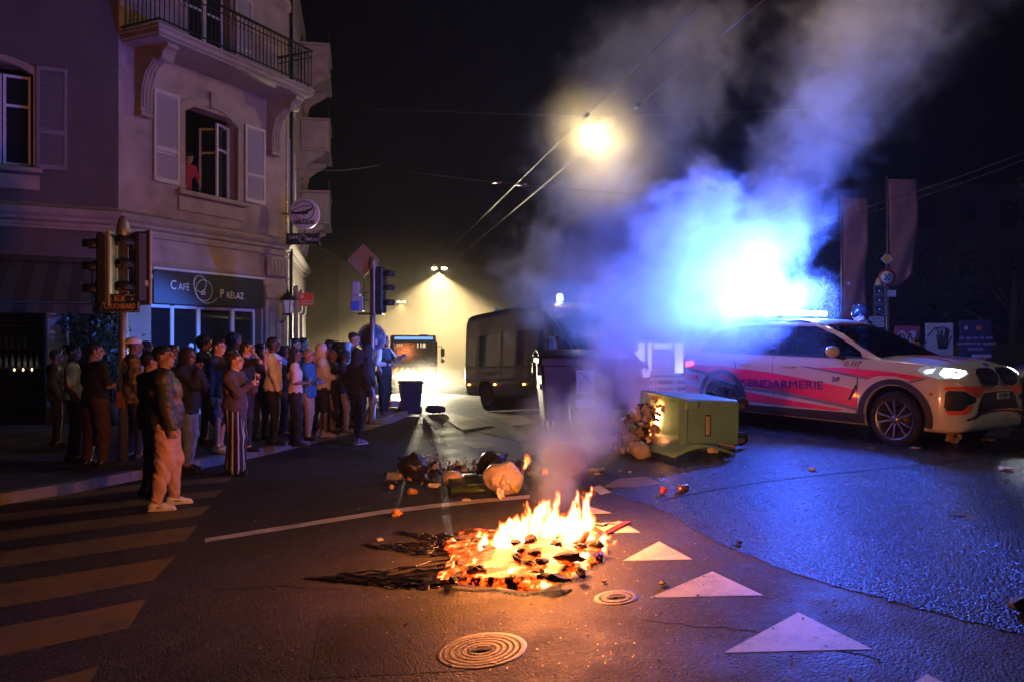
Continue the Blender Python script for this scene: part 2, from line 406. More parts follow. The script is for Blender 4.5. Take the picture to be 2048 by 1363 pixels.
# painted markings
def paint(name, col, wear=.4):
    m, nt = nt_of(name); N = nt.nodes; L = nt.links; b = N['Principled BSDF']; tc = N.new('ShaderNodeTexCoord')
    def ns(s, d=6, r=.65):
        n = N.new('ShaderNodeTexNoise'); n.inputs['Scale'].default_value = s; n.inputs['Detail'].default_value = d; n.inputs['Roughness'].default_value = r
        L.new(tc.outputs['Object'], n.inputs['Vector']); return n.outputs['Fac']
    r = N.new('ShaderNodeMapRange'); r.inputs[1].default_value = .48; r.inputs[2].default_value = .72; r.inputs[4].default_value = wear; L.new(ns(3.5, 9, .72), r.inputs[0])
    r2 = N.new('ShaderNodeMapRange'); r2.inputs[1].default_value = .62; r2.inputs[2].default_value = .7; r2.inputs[4].default_value = .8; L.new(ns(70, 3), r2.inputs[0])
    mm = N.new('ShaderNodeMath'); mm.operation = 'MAXIMUM'; L.new(r.outputs[0], mm.inputs[0]); L.new(r2.outputs[0], mm.inputs[1])
    mx = N.new('ShaderNodeMix'); mx.data_type = 'RGBA'; mx.inputs[6].default_value = (*col, 1); mx.inputs[7].default_value = (.06,.055,.05,1)
    L.new(mm.outputs[0], mx.inputs[0]); L.new(mx.outputs[2], b.inputs['Base Color']); b.inputs['Roughness'].default_value = .55
    bp = N.new('ShaderNodeBump'); bp.inputs['Strength'].default_value = .8; bp.inputs['Distance'].default_value = .002; L.new(ns(150, 2), bp.inputs['Height']); L.new(bp.outputs[0], b.inputs['Normal'])
    return m
M_WHITE = paint('white_road_paint', (.46,.44,.43), .75); M_YEL = paint('yellow_road_paint', (.15,.095,.018), .9)
def P2(*uv): return [(p.x, p.y) for p in (U(*q) for q in uv)]
def marking(name, label, pts, m, group, lift=.0022):
    o = sheet(name, pts, m, lift); tag(o, kind='structure'); return o
tri = [((1597,1224),(1447,1305),(1745,1298)), ((1425,1142),(1298,1195),(1527,1190)), ((1318,1082),(1245,1121),(1385,1118)),
       ((1238,1040),(1176,1067),(1281,1064)), ((1182,1014),(1135,1030),(1225,1027)), ((1853,1350),(1690,1460),(2060,1450))]
for i, t in enumerate(tri): marking('yield_triangle', '', P2(*t), M_WHITE, '', .0022 if i != 4 and i != 5 else .0075)
# long thin guide line, swinging away beyond the fire
edge = [(410,1080,8),(520,1062,8),(640,1043,8),(760,1024,8),(860,1012,8),(950,1002,7.5),(1060,992,7)]
top = [(u, v-h/2) for u, v, h in edge]; bot = [(u, v+h/2) for u, v, h in edge][::-1]
marking('guide_line', '', P2(*(top+bot)), M_WHITE, '')
# yellow zebra bars in front of the café
bars = [((352,1112),(306,1160),-.80), ((293,1197),(258,1255),-.75), ((197,1333),(150,1420),-.7), ((395,1050),(372,1080),-.82), ((422,1010),(402,1031),-.84),
        ((447,978),(432,993),-.86), ((467,950),(455,962),-.88)]
for a, b, sl in bars:
    p = U(*a); q = U(*b); d = Vector((-.80,-.60)).normalized()*3.6
    marking('zebra_bar', '', [(p.x,p.y),(q.x,q.y),(q.x+d.x,q.y+d.y),(p.x+d.x,p.y+d.y)], M_YEL, '')
# crossing under the van and yellow pieces by the containers
for q in [((872,832),(905,826),(985,851),(925,860)), ((960,826),(1000,824),(1075,845),(1020,852)), ((1040,820),(1085,818),(1140,838),(1100,843)),
          ((1150,876),(1190,872),(1200,893),(1152,896)), ((1205,975),(1235,958),(1292,953),(1325,968),(1270,975)), ((925,884),(970,882),(1000,893),(950,896))]:
    marking('crossing_bar', '', P2(*q), M_YEL, '', .0075)
marking('white_bar', '', P2((1183,975),(1200,970),(1222,985),(1200,990)), M_WHITE, '', .0075)

# tar seams and a patched trench
M_TAR = mat('tar_seam', (.006,.006,.006), .75, spec=.15, bump=.4, bscale=60); M_PATCH = asphalt('patched_asphalt', (.024,.021,.019), .66, wet=.1, bumpd=.003, bs=110)
def seam(name, px_, w, m_, lift):
    P = []
    for i in range(len(px_)-1): P += wob(U(*px_[i]), U(*px_[i+1]), 8, .02, i+len(px_))
    L_ = [(p.x, p.y) for p in P]; o = [tuple(q) for q in L_]; q = []
    for i in range(len(L_)):
        a = Vector(L_[max(i-1,0)]); b = Vector(L_[min(i+1,len(L_)-1)]); t = (b-a).normalized(); ww = w*(.7+.6*abs(sin(i*1.7))); q.append((L_[i][0]-t.y*ww, L_[i][1]+t.x*ww))
    tag(sheet(name, o+q[::-1], m_, lift), kind='structure')
seam('tar_seam', [(1330,1000),(1480,972),(1700,945),(1900,925),(2040,905)], .035, M_TAR, .0062)
seam('tar_seam', [(820,846),(900,852),(990,870),(1110,902)], .05, M_TAR, .0012)
seam('tar_seam', [(420,1180),(560,1172),(700,1180)], .012, M_TAR, .0012); seam('tar_seam', [(1280,1240),(1500,1262),(1800,1330)], .012, M_TAR, .0012)
tag(sheet('road_patch', P2((640,1235),(905,1228),(935,1340),(620,1356)), M_PATCH, .0015), kind='structure')

# far pavement at the left, with its granite kerb
kerb_px = [(0,1010),(150,985),(262,962),(330,950),(390,938),(455,926),(520,912),(600,893),(680,873),(740,858),(785,845),(815,832),(826,822),(818,812),(790,806),(760,802)]
kp = [U(u, v) for u, v in kerb_px]; KH = .12
kp2 = []
for i in range(len(kp)-1):
    n = max(1, int((kp[i+1]-kp[i]).length/.45))
    for k in range(n): kp2.append(kp[i].lerp(kp[i+1], k/n))
kp2.append(kp[-1]); kp2.append(Vector((-5.6,30,0))); 
inner = [(p.x, p.y) for p in kp2]
def off(pts, d):
    o = []
    for i, p in enumerate(pts):
        a = Vector(pts[max(i-1,0)]); b = Vector(pts[min(i+1,len(pts)-1)]); t = (b-a).normalized(); n = Vector((-t.y, t.x)); o.append((p[0]+n.x*d, p[1]+n.y*d))
    return o
inn = off(inner, .16)
pv = sheet('pavement', inn+[(-9.0,60),(-30,60),(-30,3),(-9,4.2)], M_PAVE, KH, .5); tag(pv, kind='structure')
M_KERB = mat('granite_kerb', (.20,.185,.175), .7, bump=.6, bscale=120, dirt=.4, vscale=14)
kroot = bpy.data.objects.new('kerb', None); COL.objects.link(kroot); tag(kroot, kind='structure')
for i in range(0, len(inner)-2, 2):
    j = min(i+2, len(inner)-1); m = MB(); rings = []
    for t, ii_ in ((0.006, i), (1-.006, j)):
        pass
    vs = []; k = [i, i+1, j] if j-i == 2 else [i, j]
    for q in k:
        a, b = inner[q], inn[q]
        z = gzf(*a)
        vs += [(a[0], a[1], z-.1), (a[0]*.92+b[0]*.08, a[1]*.92+b[1]*.08, z+KH+.004), (b[0]*.99+a[0]*.01, b[1]*.99+a[1]*.01, z+KH+.006), (b[0], b[1], z-.1)]
    fs = [(4*s+e, 4*s+(e+1)%4, 4*s+4+(e+1)%4, 4*s+4+e) for s in range(len(k)-1) for e in range(4)]
    fs += [(0,1,2,3), tuple(4*(len(k)-1)+e for e in (3,2,1,0))]
    # shrink slightly so that a joint shows
    c = sum((Vector(v) for v in vs), Vector())/len(vs); vs = [tuple(c+(Vector(v)-c)*.993) for v in vs]
    m.add(vs, fs); m.build('kerb_stone', M_KERB, kroot)

# covers let into the road
M_IRON = mat('cast_iron_cover', (.085,.07,.06), .5, metal=.3, bump=.5, bscale=120, rvar=.1, dirt=.4, vscale=25)
def cover(label, u, v, Rr, rings, slot=True):
    c = U(u, v); t = thing('manhole_cover', label, 'manhole cover', (c.x, c.y, c.z+.0005), group='iron covers in the road')
    # follow the local slope
    e = .2; sx = (gzf(c.x+e, c.y)-gzf(c.x-e, c.y))/(2*e); sy = (gzf(c.x, c.y+e)-gzf(c.x, c.y-e))/(2*e)
    t.rotation_euler = (math.atan(sy), -math.atan(sx), 0)
    m = MB(); m.lathe([(Rr,.0008),(Rr+.010,.002),(Rr+.03,.002),(Rr+.033,-.003)], n=48); m.build('frame', M_IRON, t)
    m = MB(); m.lathe([(0,.0009),(Rr+.001,.0009)], n=48); m.build('plate', mat('dark_cover_grooves', (.012,.010,.009), .9), t)  # plate painted dark to stand for shade and dirt between the rings
    for k in range(rings):
        r = Rr*(1-.155*k)-.012
        if r < .06: break
        m = MB(); m.lathe([(r,.001),(r,.003),(r-.019,.003),(r-.019,.001)], n=36, sm=False)
        if k % 2 == 0:
            for a in range(20): m.box((r*.93*cos(a*pi/7), r*.93*sin(a*pi/7), .003), (.010,.010,.003))
        m.build('ring', M_IRON, t)
    m = MB(); m.box((0,0,.004), (.11,.035,.005)); m.box((0,0,.0075), (.03,.032,.003)); m.build('key_slot', mat('dark_slot', (.01,.01,.01), .8), t)
cover('large ringed iron manhole cover in the near road, bottom centre', 963, 1299, .205, 5)
cover('small bright iron valve cover right of the fire', 1232, 1194, .10, 3)
cover('ringed iron cover on the wet coarse asphalt in front of the police car', 1918, 1032, .14, 4)
# ---------------------------------------------------------------- lettering as meshes
def text_me(body, size=1.0, depth=.004, sp=1.0, shear=0.0, bold=0.0, align='CENTER', lsp=1.0):
    c = bpy.data.curves.new('t', 'FONT'); c.body = body; c.size = size; c.extrude = depth; c.space_character = sp; c.shear = shear
    c.offset = bold; c.align_x = align; c.align_y = 'CENTER'; c.resolution_u = 4; c.space_line = lsp
    o = bpy.data.objects.new('t', c); COL.objects.link(o)
    bpy.context.view_layer.update(); dg = bpy.context.evaluated_depsgraph_get()
    me = bpy.data.meshes.new_from_object(o.evaluated_get(dg)); bpy.data.objects.remove(o); bpy.data.curves.remove(c)
    return me
def lettering(body, m, parent, M, size=.1, depth=.003, sx=1.0, serif=False, **k):
    me = text_me(body, size, depth, **k); me.name = 'lettering'; me.materials.clear(); me.materials.append(m)
    me.transform(Matrix.Diagonal((sx, 1, 1, 1)))
    o = link('lettering', me, parent); o.matrix_local = M; return o
def face_M(loc, right, up=(0,0,1)):
    """matrix whose x runs along `right`, y along `up` (text plane)"""
    r = Vector(right).normalized(); u = Vector(up); u = (u-r*u.dot(r)).normalized(); n = r.cross(u)
    M = Matrix((r, u, n)).transposed().to_4x4(); M.translation = Vector(loc); return M
# ---------------------------------------------------------------- café building on the corner
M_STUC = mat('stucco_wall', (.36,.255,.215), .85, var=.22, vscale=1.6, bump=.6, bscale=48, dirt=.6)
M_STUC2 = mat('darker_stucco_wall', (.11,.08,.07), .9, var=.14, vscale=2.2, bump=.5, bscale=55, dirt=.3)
M_STONE = mat('dressed_sandstone', (.33,.25,.19), .8, var=.16, vscale=3, bump=.4, bscale=40, dirt=.3)
M_SHUT = mat('painted_wood_shutter', (.50,.43,.42), .6, var=.08, vscale=5, dirt=.12)
M_DARKM = mat('black_wrought_iron', (.012,.012,.013), .5, metal=.3)
M_DARKR = mat('dark_room', (.012,.010,.009), .9)
M_GLASSD = mat('dark_window_glass', (.012,.014,.018), .04, spec=.9, var=0)
M_WFR = mat('white_painted_frame', (.62,.62,.62), .4, var=.05, dirt=.1)
M_SIGNB = mat('black_sign_board', (.010,.011,.018), .45, var=.1)
M_LETW = mat('off_white_lettering', (.72,.72,.70), .5, var=.03)

bld = thing('cafe_building', 'pink beige stucco corner house with café at street level and balcony above', 'building', (-8.4,17,0))
B0 = Vector((-8.4,17,0))
def WM(o, d):
    d = Vector((d[0], d[1], 0)).normalized(); y = Vector((-d.y, d.x, 0)); M = Matrix((d, y, Vector((0,0,1)))).transposed().to_4x4()
    M.translation = Vector((o[0], o[1], 0)); return M
MC = WM((-8.4,17), (.429,.903)); ML = WM((-8.4,17), (.8816,.472)); CR = MC @ Vector((5.2,0,0)); MS = WM((CR.x, CR.y), (-.193,.981))
def onwall(mb, name, m, Mw, parent=bld):
    o = mb.build(name, m, parent)
    base = Mw if parent.type == 'EMPTY' or True else Mw
    o.matrix_local = (Matrix.Translation(-B0) @ Mw) if parent == bld else Matrix.Identity(4); return o
def wall(mb, s0, s1, z0, z1, holes=(), th=.35):
    ss = sorted({s0, s1, *[h[i] for h in holes for i in (0,1)]}); zz = sorted({z0, z1, *[h[i] for h in holes for i in (2,3)]})
    for i in range(len(ss)-1):
        for j in range(len(zz)-1):
            cs = (ss[i]+ss[i+1])/2; cz = (zz[j]+zz[j+1])/2
            if any(h[0] < cs < h[1] and h[2] < cz < h[3] for h in holes): continue
            mb.add([(ss[i],0,zz[j]),(ss[i+1],0,zz[j]),(ss[i+1],0,zz[j+1]),(ss[i],0,zz[j+1])], [(0,1,2,3)])
    for a, b, c, d in holes:
        mb.add([(a,0,c),(a,th,c),(a,th,d),(a,0,d)], [(0,1,2,3)]); mb.add([(b,0,c),(b,th,c),(b,th,d),(b,0,d)], [(0,3,2,1)])
        mb.add([(a,0,c),(b,0,c),(b,th,c),(a,th,c)], [(0,1,2,3)]); mb.add([(a,0,d),(b,0,d),(b,th,d),(a,th,d)], [(0,3,2,1)])
    return mb
WIN = (1.75, 3.42, 5.27, 7.32)
SHOP = (.82, 4.27, .02, 2.62)
m = MB(); wall(m, 0, 5.2, -.6, 13.5, [WIN, SHOP, (1.9,3.2,8.35,10.6)]); onwall(m, 'wall', M_STUC, MC)
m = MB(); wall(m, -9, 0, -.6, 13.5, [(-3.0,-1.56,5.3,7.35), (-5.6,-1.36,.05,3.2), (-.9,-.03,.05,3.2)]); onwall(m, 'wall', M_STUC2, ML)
m = MB(); wall(m, 0, 9, -1.5, 13.5, [(1.2,2.2,5.3,7.4), (1.2,2.2,8.5,10.6), (1.0,2.6,0,2.8)]); onwall(m, 'wall', M_STUC, MS)
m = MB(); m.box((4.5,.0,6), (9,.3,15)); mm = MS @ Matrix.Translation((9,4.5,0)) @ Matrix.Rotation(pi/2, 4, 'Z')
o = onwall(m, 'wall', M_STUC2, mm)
m = MB(); m.box((0,0,0), (10,9,.2)); o = m.build('ceiling_slab', M_DARKR, bld); o.location = (-5,5.5,4.2)
o = link('ceiling_slab', o.data, bld); o.location = (-5,5.5,7.9)
# dark rooms behind the openings
for Mw, (a, b, c, d), dep in ((MC,(1.2,4,4.6,7.8),2.5), (ML,(-3.4,-1.2,4.6,7.8),2), (MC,(.3,4.9,-.1,3.4),3.2), (ML,(-5.9,-1.2,-.1,3.4),2.6), (MC,(1.6,3.6,8.2,10.8),1), (MS,(.9,2.8,-.3,11),.5), (ML,(-1.1,-.05,-.1,3.4),.8)):
    m = MB(); m.add([(a,dep,c),(b,dep,c),(b,dep,d),(a,dep,d),(a,.352,c),(b,.352,c),(b,.352,d),(a,.352,d)], [(0,1,2,3),(0,3,7,4),(1,5,6,2),(0,4,5,1),(3,2,6,7)])
    onwall(m, 'room', M_DARKR, Mw)

def arch(a, b, spring, rise, n=12):
    c = (a+b)/2; h = (b-a)/2; Rr = (h*h+rise*rise)/(2*rise); return [(c+Rr*sin(t), spring+rise-Rr+Rr*cos(t)) for t in np.linspace(-math.asin(h/Rr), math.asin(h/Rr), n)]
def surround(a, b, z0, spring, rise, w, out, Mw, name='window_surround', key=True):
    inn_ = [(a,z0)]+arch(a, b, spring, rise)+[(b,z0)]; oo = [(a-w,z0)]+arch(a-w, b+w, spring+w*.9, rise*1.05)+[(b+w,z0)]
    n = len(inn_); m = MB()
    vs = [(x,-out,z) for x,z in inn_]+[(x,-out,z) for x,z in oo]+[(x,.12,z) for x,z in inn_]+[(x,.002,z) for x,z in oo]
    fs = []
    for i in range(n-1): fs += [(i,i+1,n+i+1,n+i), (i,2*n+i,2*n+i+1,i+1), (n+i,n+i+1,3*n+i+1,3*n+i)]
    m.add(vs, fs)
    # spandrel filling behind the arch
    top = spring+rise+.02
    for (x0,za),(x1,zb) in zip(inn_[1:-2], inn_[2:-1]): m.add([(x0,.12,za),(x1,.12,zb),(x1,.12,top+.1),(x0,.12,top+.1)], [(0,1,2,3)])
    if key: m.box(((a+b)/2,-out-.02,spring+rise+.17), (.2,.06,.40), bev=.015)
    return onwall(m, name, M_STONE, Mw)
surround(1.75, 3.42, 5.27, 7.13, .30, .17, .04, MC)
surround(-3.0, -1.56, 5.3, 7.2, .22, .12, .03, ML)
m = MB(); m.box((2.585,-.07,5.22), (2.2,.22,.11), bev=.02); m.box((2.585,-.025,4.98), (2.05,.05,.34), bev=.01); onwall(m, 'window_sill', M_STONE, MC)
m = MB(); m.box((-2.3,-.07,5.24), (1.8,.2,.1), bev=.02); m.box((-2.3,-.025,5.0), (1.7,.05,.3), bev=.01); onwall(m, 'window_sill', M_STONE, ML)
# open casement windows
def casement(parent_M, s, y, z0, z1, w, ang, name='casement'):
    f = MB()
    for x in (.03, w-.03): f.box((x,0,(z0+z1)/2), (.055,.05,z1-z0))
    for z in (z0+.03, z0+(z1-z0)*.66, z1-.03): f.box((w/2,0,z), (w-.112,.045,.055))
    Mh = parent_M @ Matrix.Translation((s,y,0)) @ Matrix.Rotation(ang, 4, 'Z')
    o = onwall(f, name, M_WFR, Mh)
    g = MB(); g.box((w/2,0,(z0+z1)/2), (w-.12,.008,z1-z0-.1)); q = g.build('pane', M_GLASSD, o)
    return o
casement(MC, 3.36, .2, 5.3, 7.15, .78, radians(112))
casement(MC, 3.0, .28, 5.3, 7.2, .38, radians(8))
casement(ML, -2.1, .2, 5.35, 7.2, .5, 0); casement(ML, -2.62, .2, 5.35, 7.2, .5, 0)
casement(MC, 1.95, .25, 8.4, 10.5, .6, 0); casement(MC, 2.57, .25, 8.4, 10.5, .6, 0)
# louvred shutters, slat by slat
slat_me = {}
def shutter(Mw, s0, s1, z0, z1, M_=M_SHUT, topslope=0.0):
    w = s1-s0; f = MB(); st = .06
    for x in (s0+st/2, s1-st/2): f.box((x,-.055,(z0+z1)/2), (st,.04,z1-z0))
    for z in (z0+.04, z0+(z1-z0)*.36, z1-.04): f.box(((s0+s1)/2,-.055,z), (w-2*st-.004,.038,.08 if z > z0+.05 else .10))
    f.box(((s0+s1)/2,-.032,(z0+z1)/2), (w-2*st+.01,.006,z1-z0-.1))
    o = onwall(f, 'shutter', M_, Mw)
    key = round(w, 3)
    if key not in slat_me:
        q = MB(); q.add([(-(w-2*st)/2,-.022,-.018),((w-2*st)/2,-.022,-.018),((w-2*st)/2,.012,.020),(-(w-2*st)/2,.012,.020),
                          (-(w-2*st)/2,-.016,-.022),((w-2*st)/2,-.016,-.022),((w-2*st)/2,.018,.016),(-(w-2*st)/2,.018,.016)], [(0,1,2,3),(7,6,5,4),(0,4,5,1),(3,2,6,7),(0,3,7,4),(1,5,6,2)])
        t = q.build('slat', M_); slat_me[key] = t.data; bpy.data.objects.remove(t)
    z = z0+.115
    while z < z1-.1:
        if abs(z-(z0+(z1-z0)*.36)) > .055:
            q = link('slat', slat_me[key], o); q.location = ((s0+s1)/2,-.058,z)
        z += .052
    h = MB(); h.box((s0+.02,-.02,z0+.25), (.03,.05,.05)); h.box((s0+.02,-.02,z1-.25), (.03,.05,.05)); onwall(h, 'hinge', M_DARKM, Mw)
    return o
shutter(MC, .86, 1.56, 5.36, 7.42); shutter(MC, 3.64, 4.36, 5.34, 7.30)
shutter(ML, -1.50, -.95, 5.3, 7.4, mat('dark_painted_shutter', (.20,.165,.16), .7, dirt=.2)); shutter(MC, 3.3, 3.9, 8.4, 10.5)
shutter(MS, .5, 1.15, 5.3, 7.4); shutter(MS, 2.25, 2.9, 5.3, 7.4); shutter(MS, 2.25, 2.9, 8.5, 10.6)
# cornice: one moulded profile swept round the three walls
prof = [(0,4.08),(.06,4.08),(.06,4.14),(.02,4.16),(.02,4.22),(.10,4.26),(.10,4.32),(.17,4.38),(.20,4.44),(.20,4.50),(.05,4.56),(0,4.60)]
def sweep(prof, pts, name, m):
    """pts: plan corners, outside on the right of travel"""
    mb = MB(); n = len(pts); k = len(prof); vs = []
    for i, p in enumerate(pts):
        p = Vector(p); a = (p-Vector(pts[i-1])).normalized() if i > 0 else None; b = (Vector(pts[i+1])-p).normalized() if i < n-1 else None
        na = Vector((a.y,-a.x)) if a else None; nb = Vector((b.y,-b.x)) if b else None
        nn = (na+nb).normalized()/max(.3, (na+nb).normalized().dot(na)) if a and b else (na or nb)
        for o, z in prof: vs.append((p.x+nn.x*o, p.y+nn.y*o, z))
    mb.add(vs, [(i*k+j, (i+1)*k+j, (i+1)*k+j+1, i*k+j+1) for i in range(n-1) for j in range(k-1)])
    o = mb.build(name, m, bld); o.location = -B0; return o
pL = ML @ Vector((-9,0,0)); pE = MS @ Vector((9,0,0)); corner = [(pL.x,pL.y),(-8.4,17),(CR.x,CR.y),(pE.x,pE.y)]
sweep(prof, corner, 'cornice', M_STONE)
sweep([(0,3.46),(.03,3.46),(.05,3.50),(.03,3.54),(0,3.55)], corner, 'string_course', M_STONE)
sweep([(0,10.9),(.1,10.95),(.12,11.1),(0,11.15)], corner, 'string_course', M_STONE)
# pilaster and corner stones
m = MB(); m.box((4.76,-.05,1.6), (.84,.10,3.3), bev=.02); m.box((4.76,-.10,2.95), (.9,.12,.14), bev=.03)
for x in (4.50,4.76,5.02): m.box((x,-.115,1.5), (.10,.03,2.2), bev=.01)
m.box((4.76,-.09,3.75), (.80,.1,.5), bev=.02)
for x in (4.5,4.63,4.76,4.89,5.02): m.box((x,-.15,3.76), (.05,.03,.38), bev=.01)
onwall(m, 'pilaster', M_STONE, MC)
m = MB(); m.box((.40,-.04,1.6), (.76,.08,3.3), bev=.02); m.box((.40,-.07,3.2), (.8,.1,.12), bev=.02); onwall(m, 'pier', M_STONE, MC)
for k in range(17):
    z = .3+k*.5
    if 3.3 < z < 4.7: continue
    m = MB(); w = .42 if k % 2 else .28; m.box((w/2+.03,-.02,z), (w,.05,.48), bev=.02); onwall(m, 'corner_stone', M_STONE, MS)
m = MB()
for s in (3.4, 5.4): m.box((s,-.06,1.7), (.5,.12,3.6), bev=.02); m.box((s,-.12,3.2), (.62,.2,.2), bev=.04); m.box((s,-.1,2.9), (.4,.25,.5), bev=.06)
onwall(m, 'pilaster', M_STONE, MS)
m = MB(); m.tube([(.62,-.1,0),(.62,-.1,12)], .05); onwall(m, 'downpipe', M_DARKM, MS)
# shop front
m = MB(); m.box((2.545,-.045,2.985), (3.44,.09,.74), bev=.008); sb = onwall(m, 'sign_board', M_SIGNB, MC)
m = MB(); m.box((2.545,-.06,3.40), (3.52,.14,.06), bev=.01); onwall(m, 'sign_trim', M_WFR, MC)
def ser(txt, x, z, big, small, y=-.095):
    """small capitals with a larger initial"""
    lettering(txt[0], M_LETW, sb, face_M((x,y,z), (1,0,0)), big, .002, sx=.86)
    lettering(txt[1:], M_LETW, sb, face_M((x+big*.30+small*.31*(len(txt)-1), y, z-(big-small)*.36), (1,0,0)), small, .002, sx=.86, sp=1.05)
ser('CAFÉ', 1.36, 3.045, .30, .225); ser('PRÉLAZ', 2.82, 2.925, .30, .225)
lettering('de', M_LETW, sb, face_M((2.22,-.095,2.93), (1,0,0)), .2, .002, shear=.3, sx=.8)
m = MB()
def ring(cx, cz, r, a0, a1, n=40): m.tube([(cx+r*cos(t), -.095, cz+r*sin(t)) for t in np.linspace(a0, a1, n)], .008, 5)
ring(2.13,3.13,.19,0,2*pi); ring(2.26,2.98,.25,0,2*pi); ring(2.36,3.08,.40,radians(150),radians(318))
onwall(m, 'ring_emblem', M_LETW, MC, bld)
m = MB()
for a, b in ((1.42,1.53),(2.19,2.31),(3.29,3.41),(4.06,4.12)): m.box(((a+b)/2,.12,1.31), (b-a,.10,2.56), bev=.01)
for a, b in ((.82,1.42),(1.53,2.19),(2.31,3.29),(3.41,4.06)): m.box(((a+b)/2,.12,2.565), (b-a-.006,.09,.07)); m.box(((a+b)/2,.12,.12), (b-a-.006,.09,.18))
onwall(m, 'shop_front_frame', M_WFR, MC)
for a, b in ((.82,1.42),(1.53,2.19),(2.31,3.29),(3.41,4.06)):
    m = MB(); m.box(((a+b)/2,.13,1.37), (b-a-.01,.012,2.32)); onwall(m, 'pane', M_GLASSD, MC)
m = MB(); m.cyl((2.06,.105,1.66), (2.06,.118,1.66), .075, n=20); o = onwall(m, 'round_sticker', M_LETW, MC)
# balcony
bal = []
m = MB(); m.box((2.47,-.6,8.25), (4.90,1.2,.12), bev=.02); m.box((2.47,-.6,8.34), (4.98,1.26,.07), bev=.015); m.box((2.47,-.58,8.17), (4.8,1.12,.06), bev=.02)
bs_ = onwall(m, 'balcony_slab', M_STONE, MC)
def bracket(s, h=1.35, out=1.0, w=.30):
    pr = [(0,0),(.16,0),(.20,.06),(.19,.28),(.22,.55),(.34,.85),(.58,1.08),(.80,1.14),(.92,1.22),(.90,h-.10),(out,h-.08),(out,h),(0,h)]
    q = MB(); vs = [(s-w/2,-o_,z) for o_,z in pr]+[(s+w/2,-o_,z) for o_,z in pr]; n = len(pr)
    q.add(vs, [(i,(i+1)%n,n+(i+1)%n,n+i) for i in range(n)]+[tuple(range(n)), tuple(range(n,2*n))[::-1]])
    for dx in (-.09, 0, .09): q.tube([(s+dx,-o_-.008,z) for o_,z in pr[2:8]], .022, 6)
    q.cyl((s-w/2-.02,-.74,1.12), (s+w/2+.02,-.74,1.12), .11, n=16); q.box((s,-.11,-.06), (w+.03,.24,.10), bev=.02)
    o = onwall(q, 'bracket', M_STONE, MC @ Matrix.Translation((0,0,8.135-h))); return o
bracket(.56); bracket(4.62)
rail = MB()
for y in (-1.16,): 
    for z, r in ((9.38,.025),(9.22,.012),(8.48,.014)): rail.box((2.47,y,z), (4.86,r*2,r*2))
for x in (.05, 4.89):
    for z, r in ((9.38,.025),(9.22,.012),(8.48,.014)): rail.box((x,-.58,z), (r*2,1.12,r*2))
rl = onwall(rail, 'railing', M_DARKM, MC)
bar_me = MB(); bar_me.box((0,0,0), (.016,.016,.92)); bar_me.box((0,0,.2), (.03,.03,.03)); t = bar_me.build('baluster', M_DARKM); bm_ = t.data; bpy.data.objects.remove(t)
for i in range(39):
    q = link('baluster', bm_, rl); q.location = (.06+i*.1265,-1.16,8.9)
for i in range(1, 9):
    for x in (.05, 4.89): q = link('baluster', bm_, rl); q.location = (x,-1.16+i*.125,8.9)
m = MB()
for c in (.7, 4.2):
    for k in range(4):
        a = pi/4+k*pi/2; m.tube([(c+.11*cos(a)+.10*cos(t), -1.185, 9.12+.11*sin(a)+.10*sin(t)) for t in np.linspace(0, 5.2, 14)], .010, 5)
onwall(m, 'scroll_ornament', M_DARKM, MC)
# balconies down the street side
for z in (5.9, 8.4, 11.0):
    m = MB(); m.box((7.0,-.48,z+.5), (2.4,.95,1.0), bev=.04); m.box((7.0,-.5,z+1.03), (2.5,1.02,.08), bev=.02); m.box((7.0,-.5,z-.03), (2.5,1.02,.10), bev=.02)
    pr = [(0,-.95),(.12,-.9),(.2,-.5),(.5,-.28),(.8,-.1),(.8,0),(0,0)]
    for s in (5.95, 7.9):
        vs = [(s-.12,-a,z-.08+b) for a,b in pr]+[(s+.12,-a,z-.08+b) for a,b in pr]; n = len(pr)
        m.add(vs, [(i,(i+1)%n,n+(i+1)%n,n+i) for i in range(n)]+[tuple(range(n)), tuple(range(n,2*n))[::-1]])
    b = onwall(m, 'street_balcony', M_STONE, MS)
    m = MB()
    for z2 in (1.45,): m.box((7.0,-.95,z+z2), (2.4,.03,.03))
    for i in range(15): m.box((5.85+i*.165,-.95,z+1.26), (.014,.014,.38))
    m.build('rail', M_DARKM, b)
# lantern by the door
lan = thing('wall_lantern', 'black wall lantern with lit white panes beside the café door', 'lantern', MC @ Vector((4.86,-.1,2.85)))
lan.rotation_euler = (0, 0, atan2(.903,.429))
m = MB(); m.tube([(0,.0,-.55),(0,-.06,-.58),(0,-.2,-.5),(0,-.26,-.36)], .016); m.box((0,.02,-.5), (.12,.03,.26), bev=.02)
m.lathe([(.02,.30),(.035,.26),(.02,.24),(.07,.20),(.22,.04),(.22,.02),(.19,.0)], (0,-.28,0), n=6, sm=False); m.lathe([(.11,-.37),(.13,-.34),(.02,-.40)], (0,-.28,0), n=6, sm=False)
for k in range(6):
    a = k*pi/3; m.tube([(.18*cos(a),-.28+.18*sin(a),.0),(.115*cos(a),-.28+.115*sin(a),-.35)], .010, 4)
m.build('lantern_frame', M_DARKM, lan)
m = MB(); m.lathe([(.168,.0),(.105,-.34)], (0,-.28,0), n=6, sm=False); m.build('lantern_glass', mat('opal_glass', (.55,.55,.6), .3, emit=(.5,.45,.75), estr=.10), lan)
lettering('Lack', mat('blue_print', (.02,.05,.3), .5), lan, face_M((.04,-.445,-.08), (1,0,0)) , .09, .001)
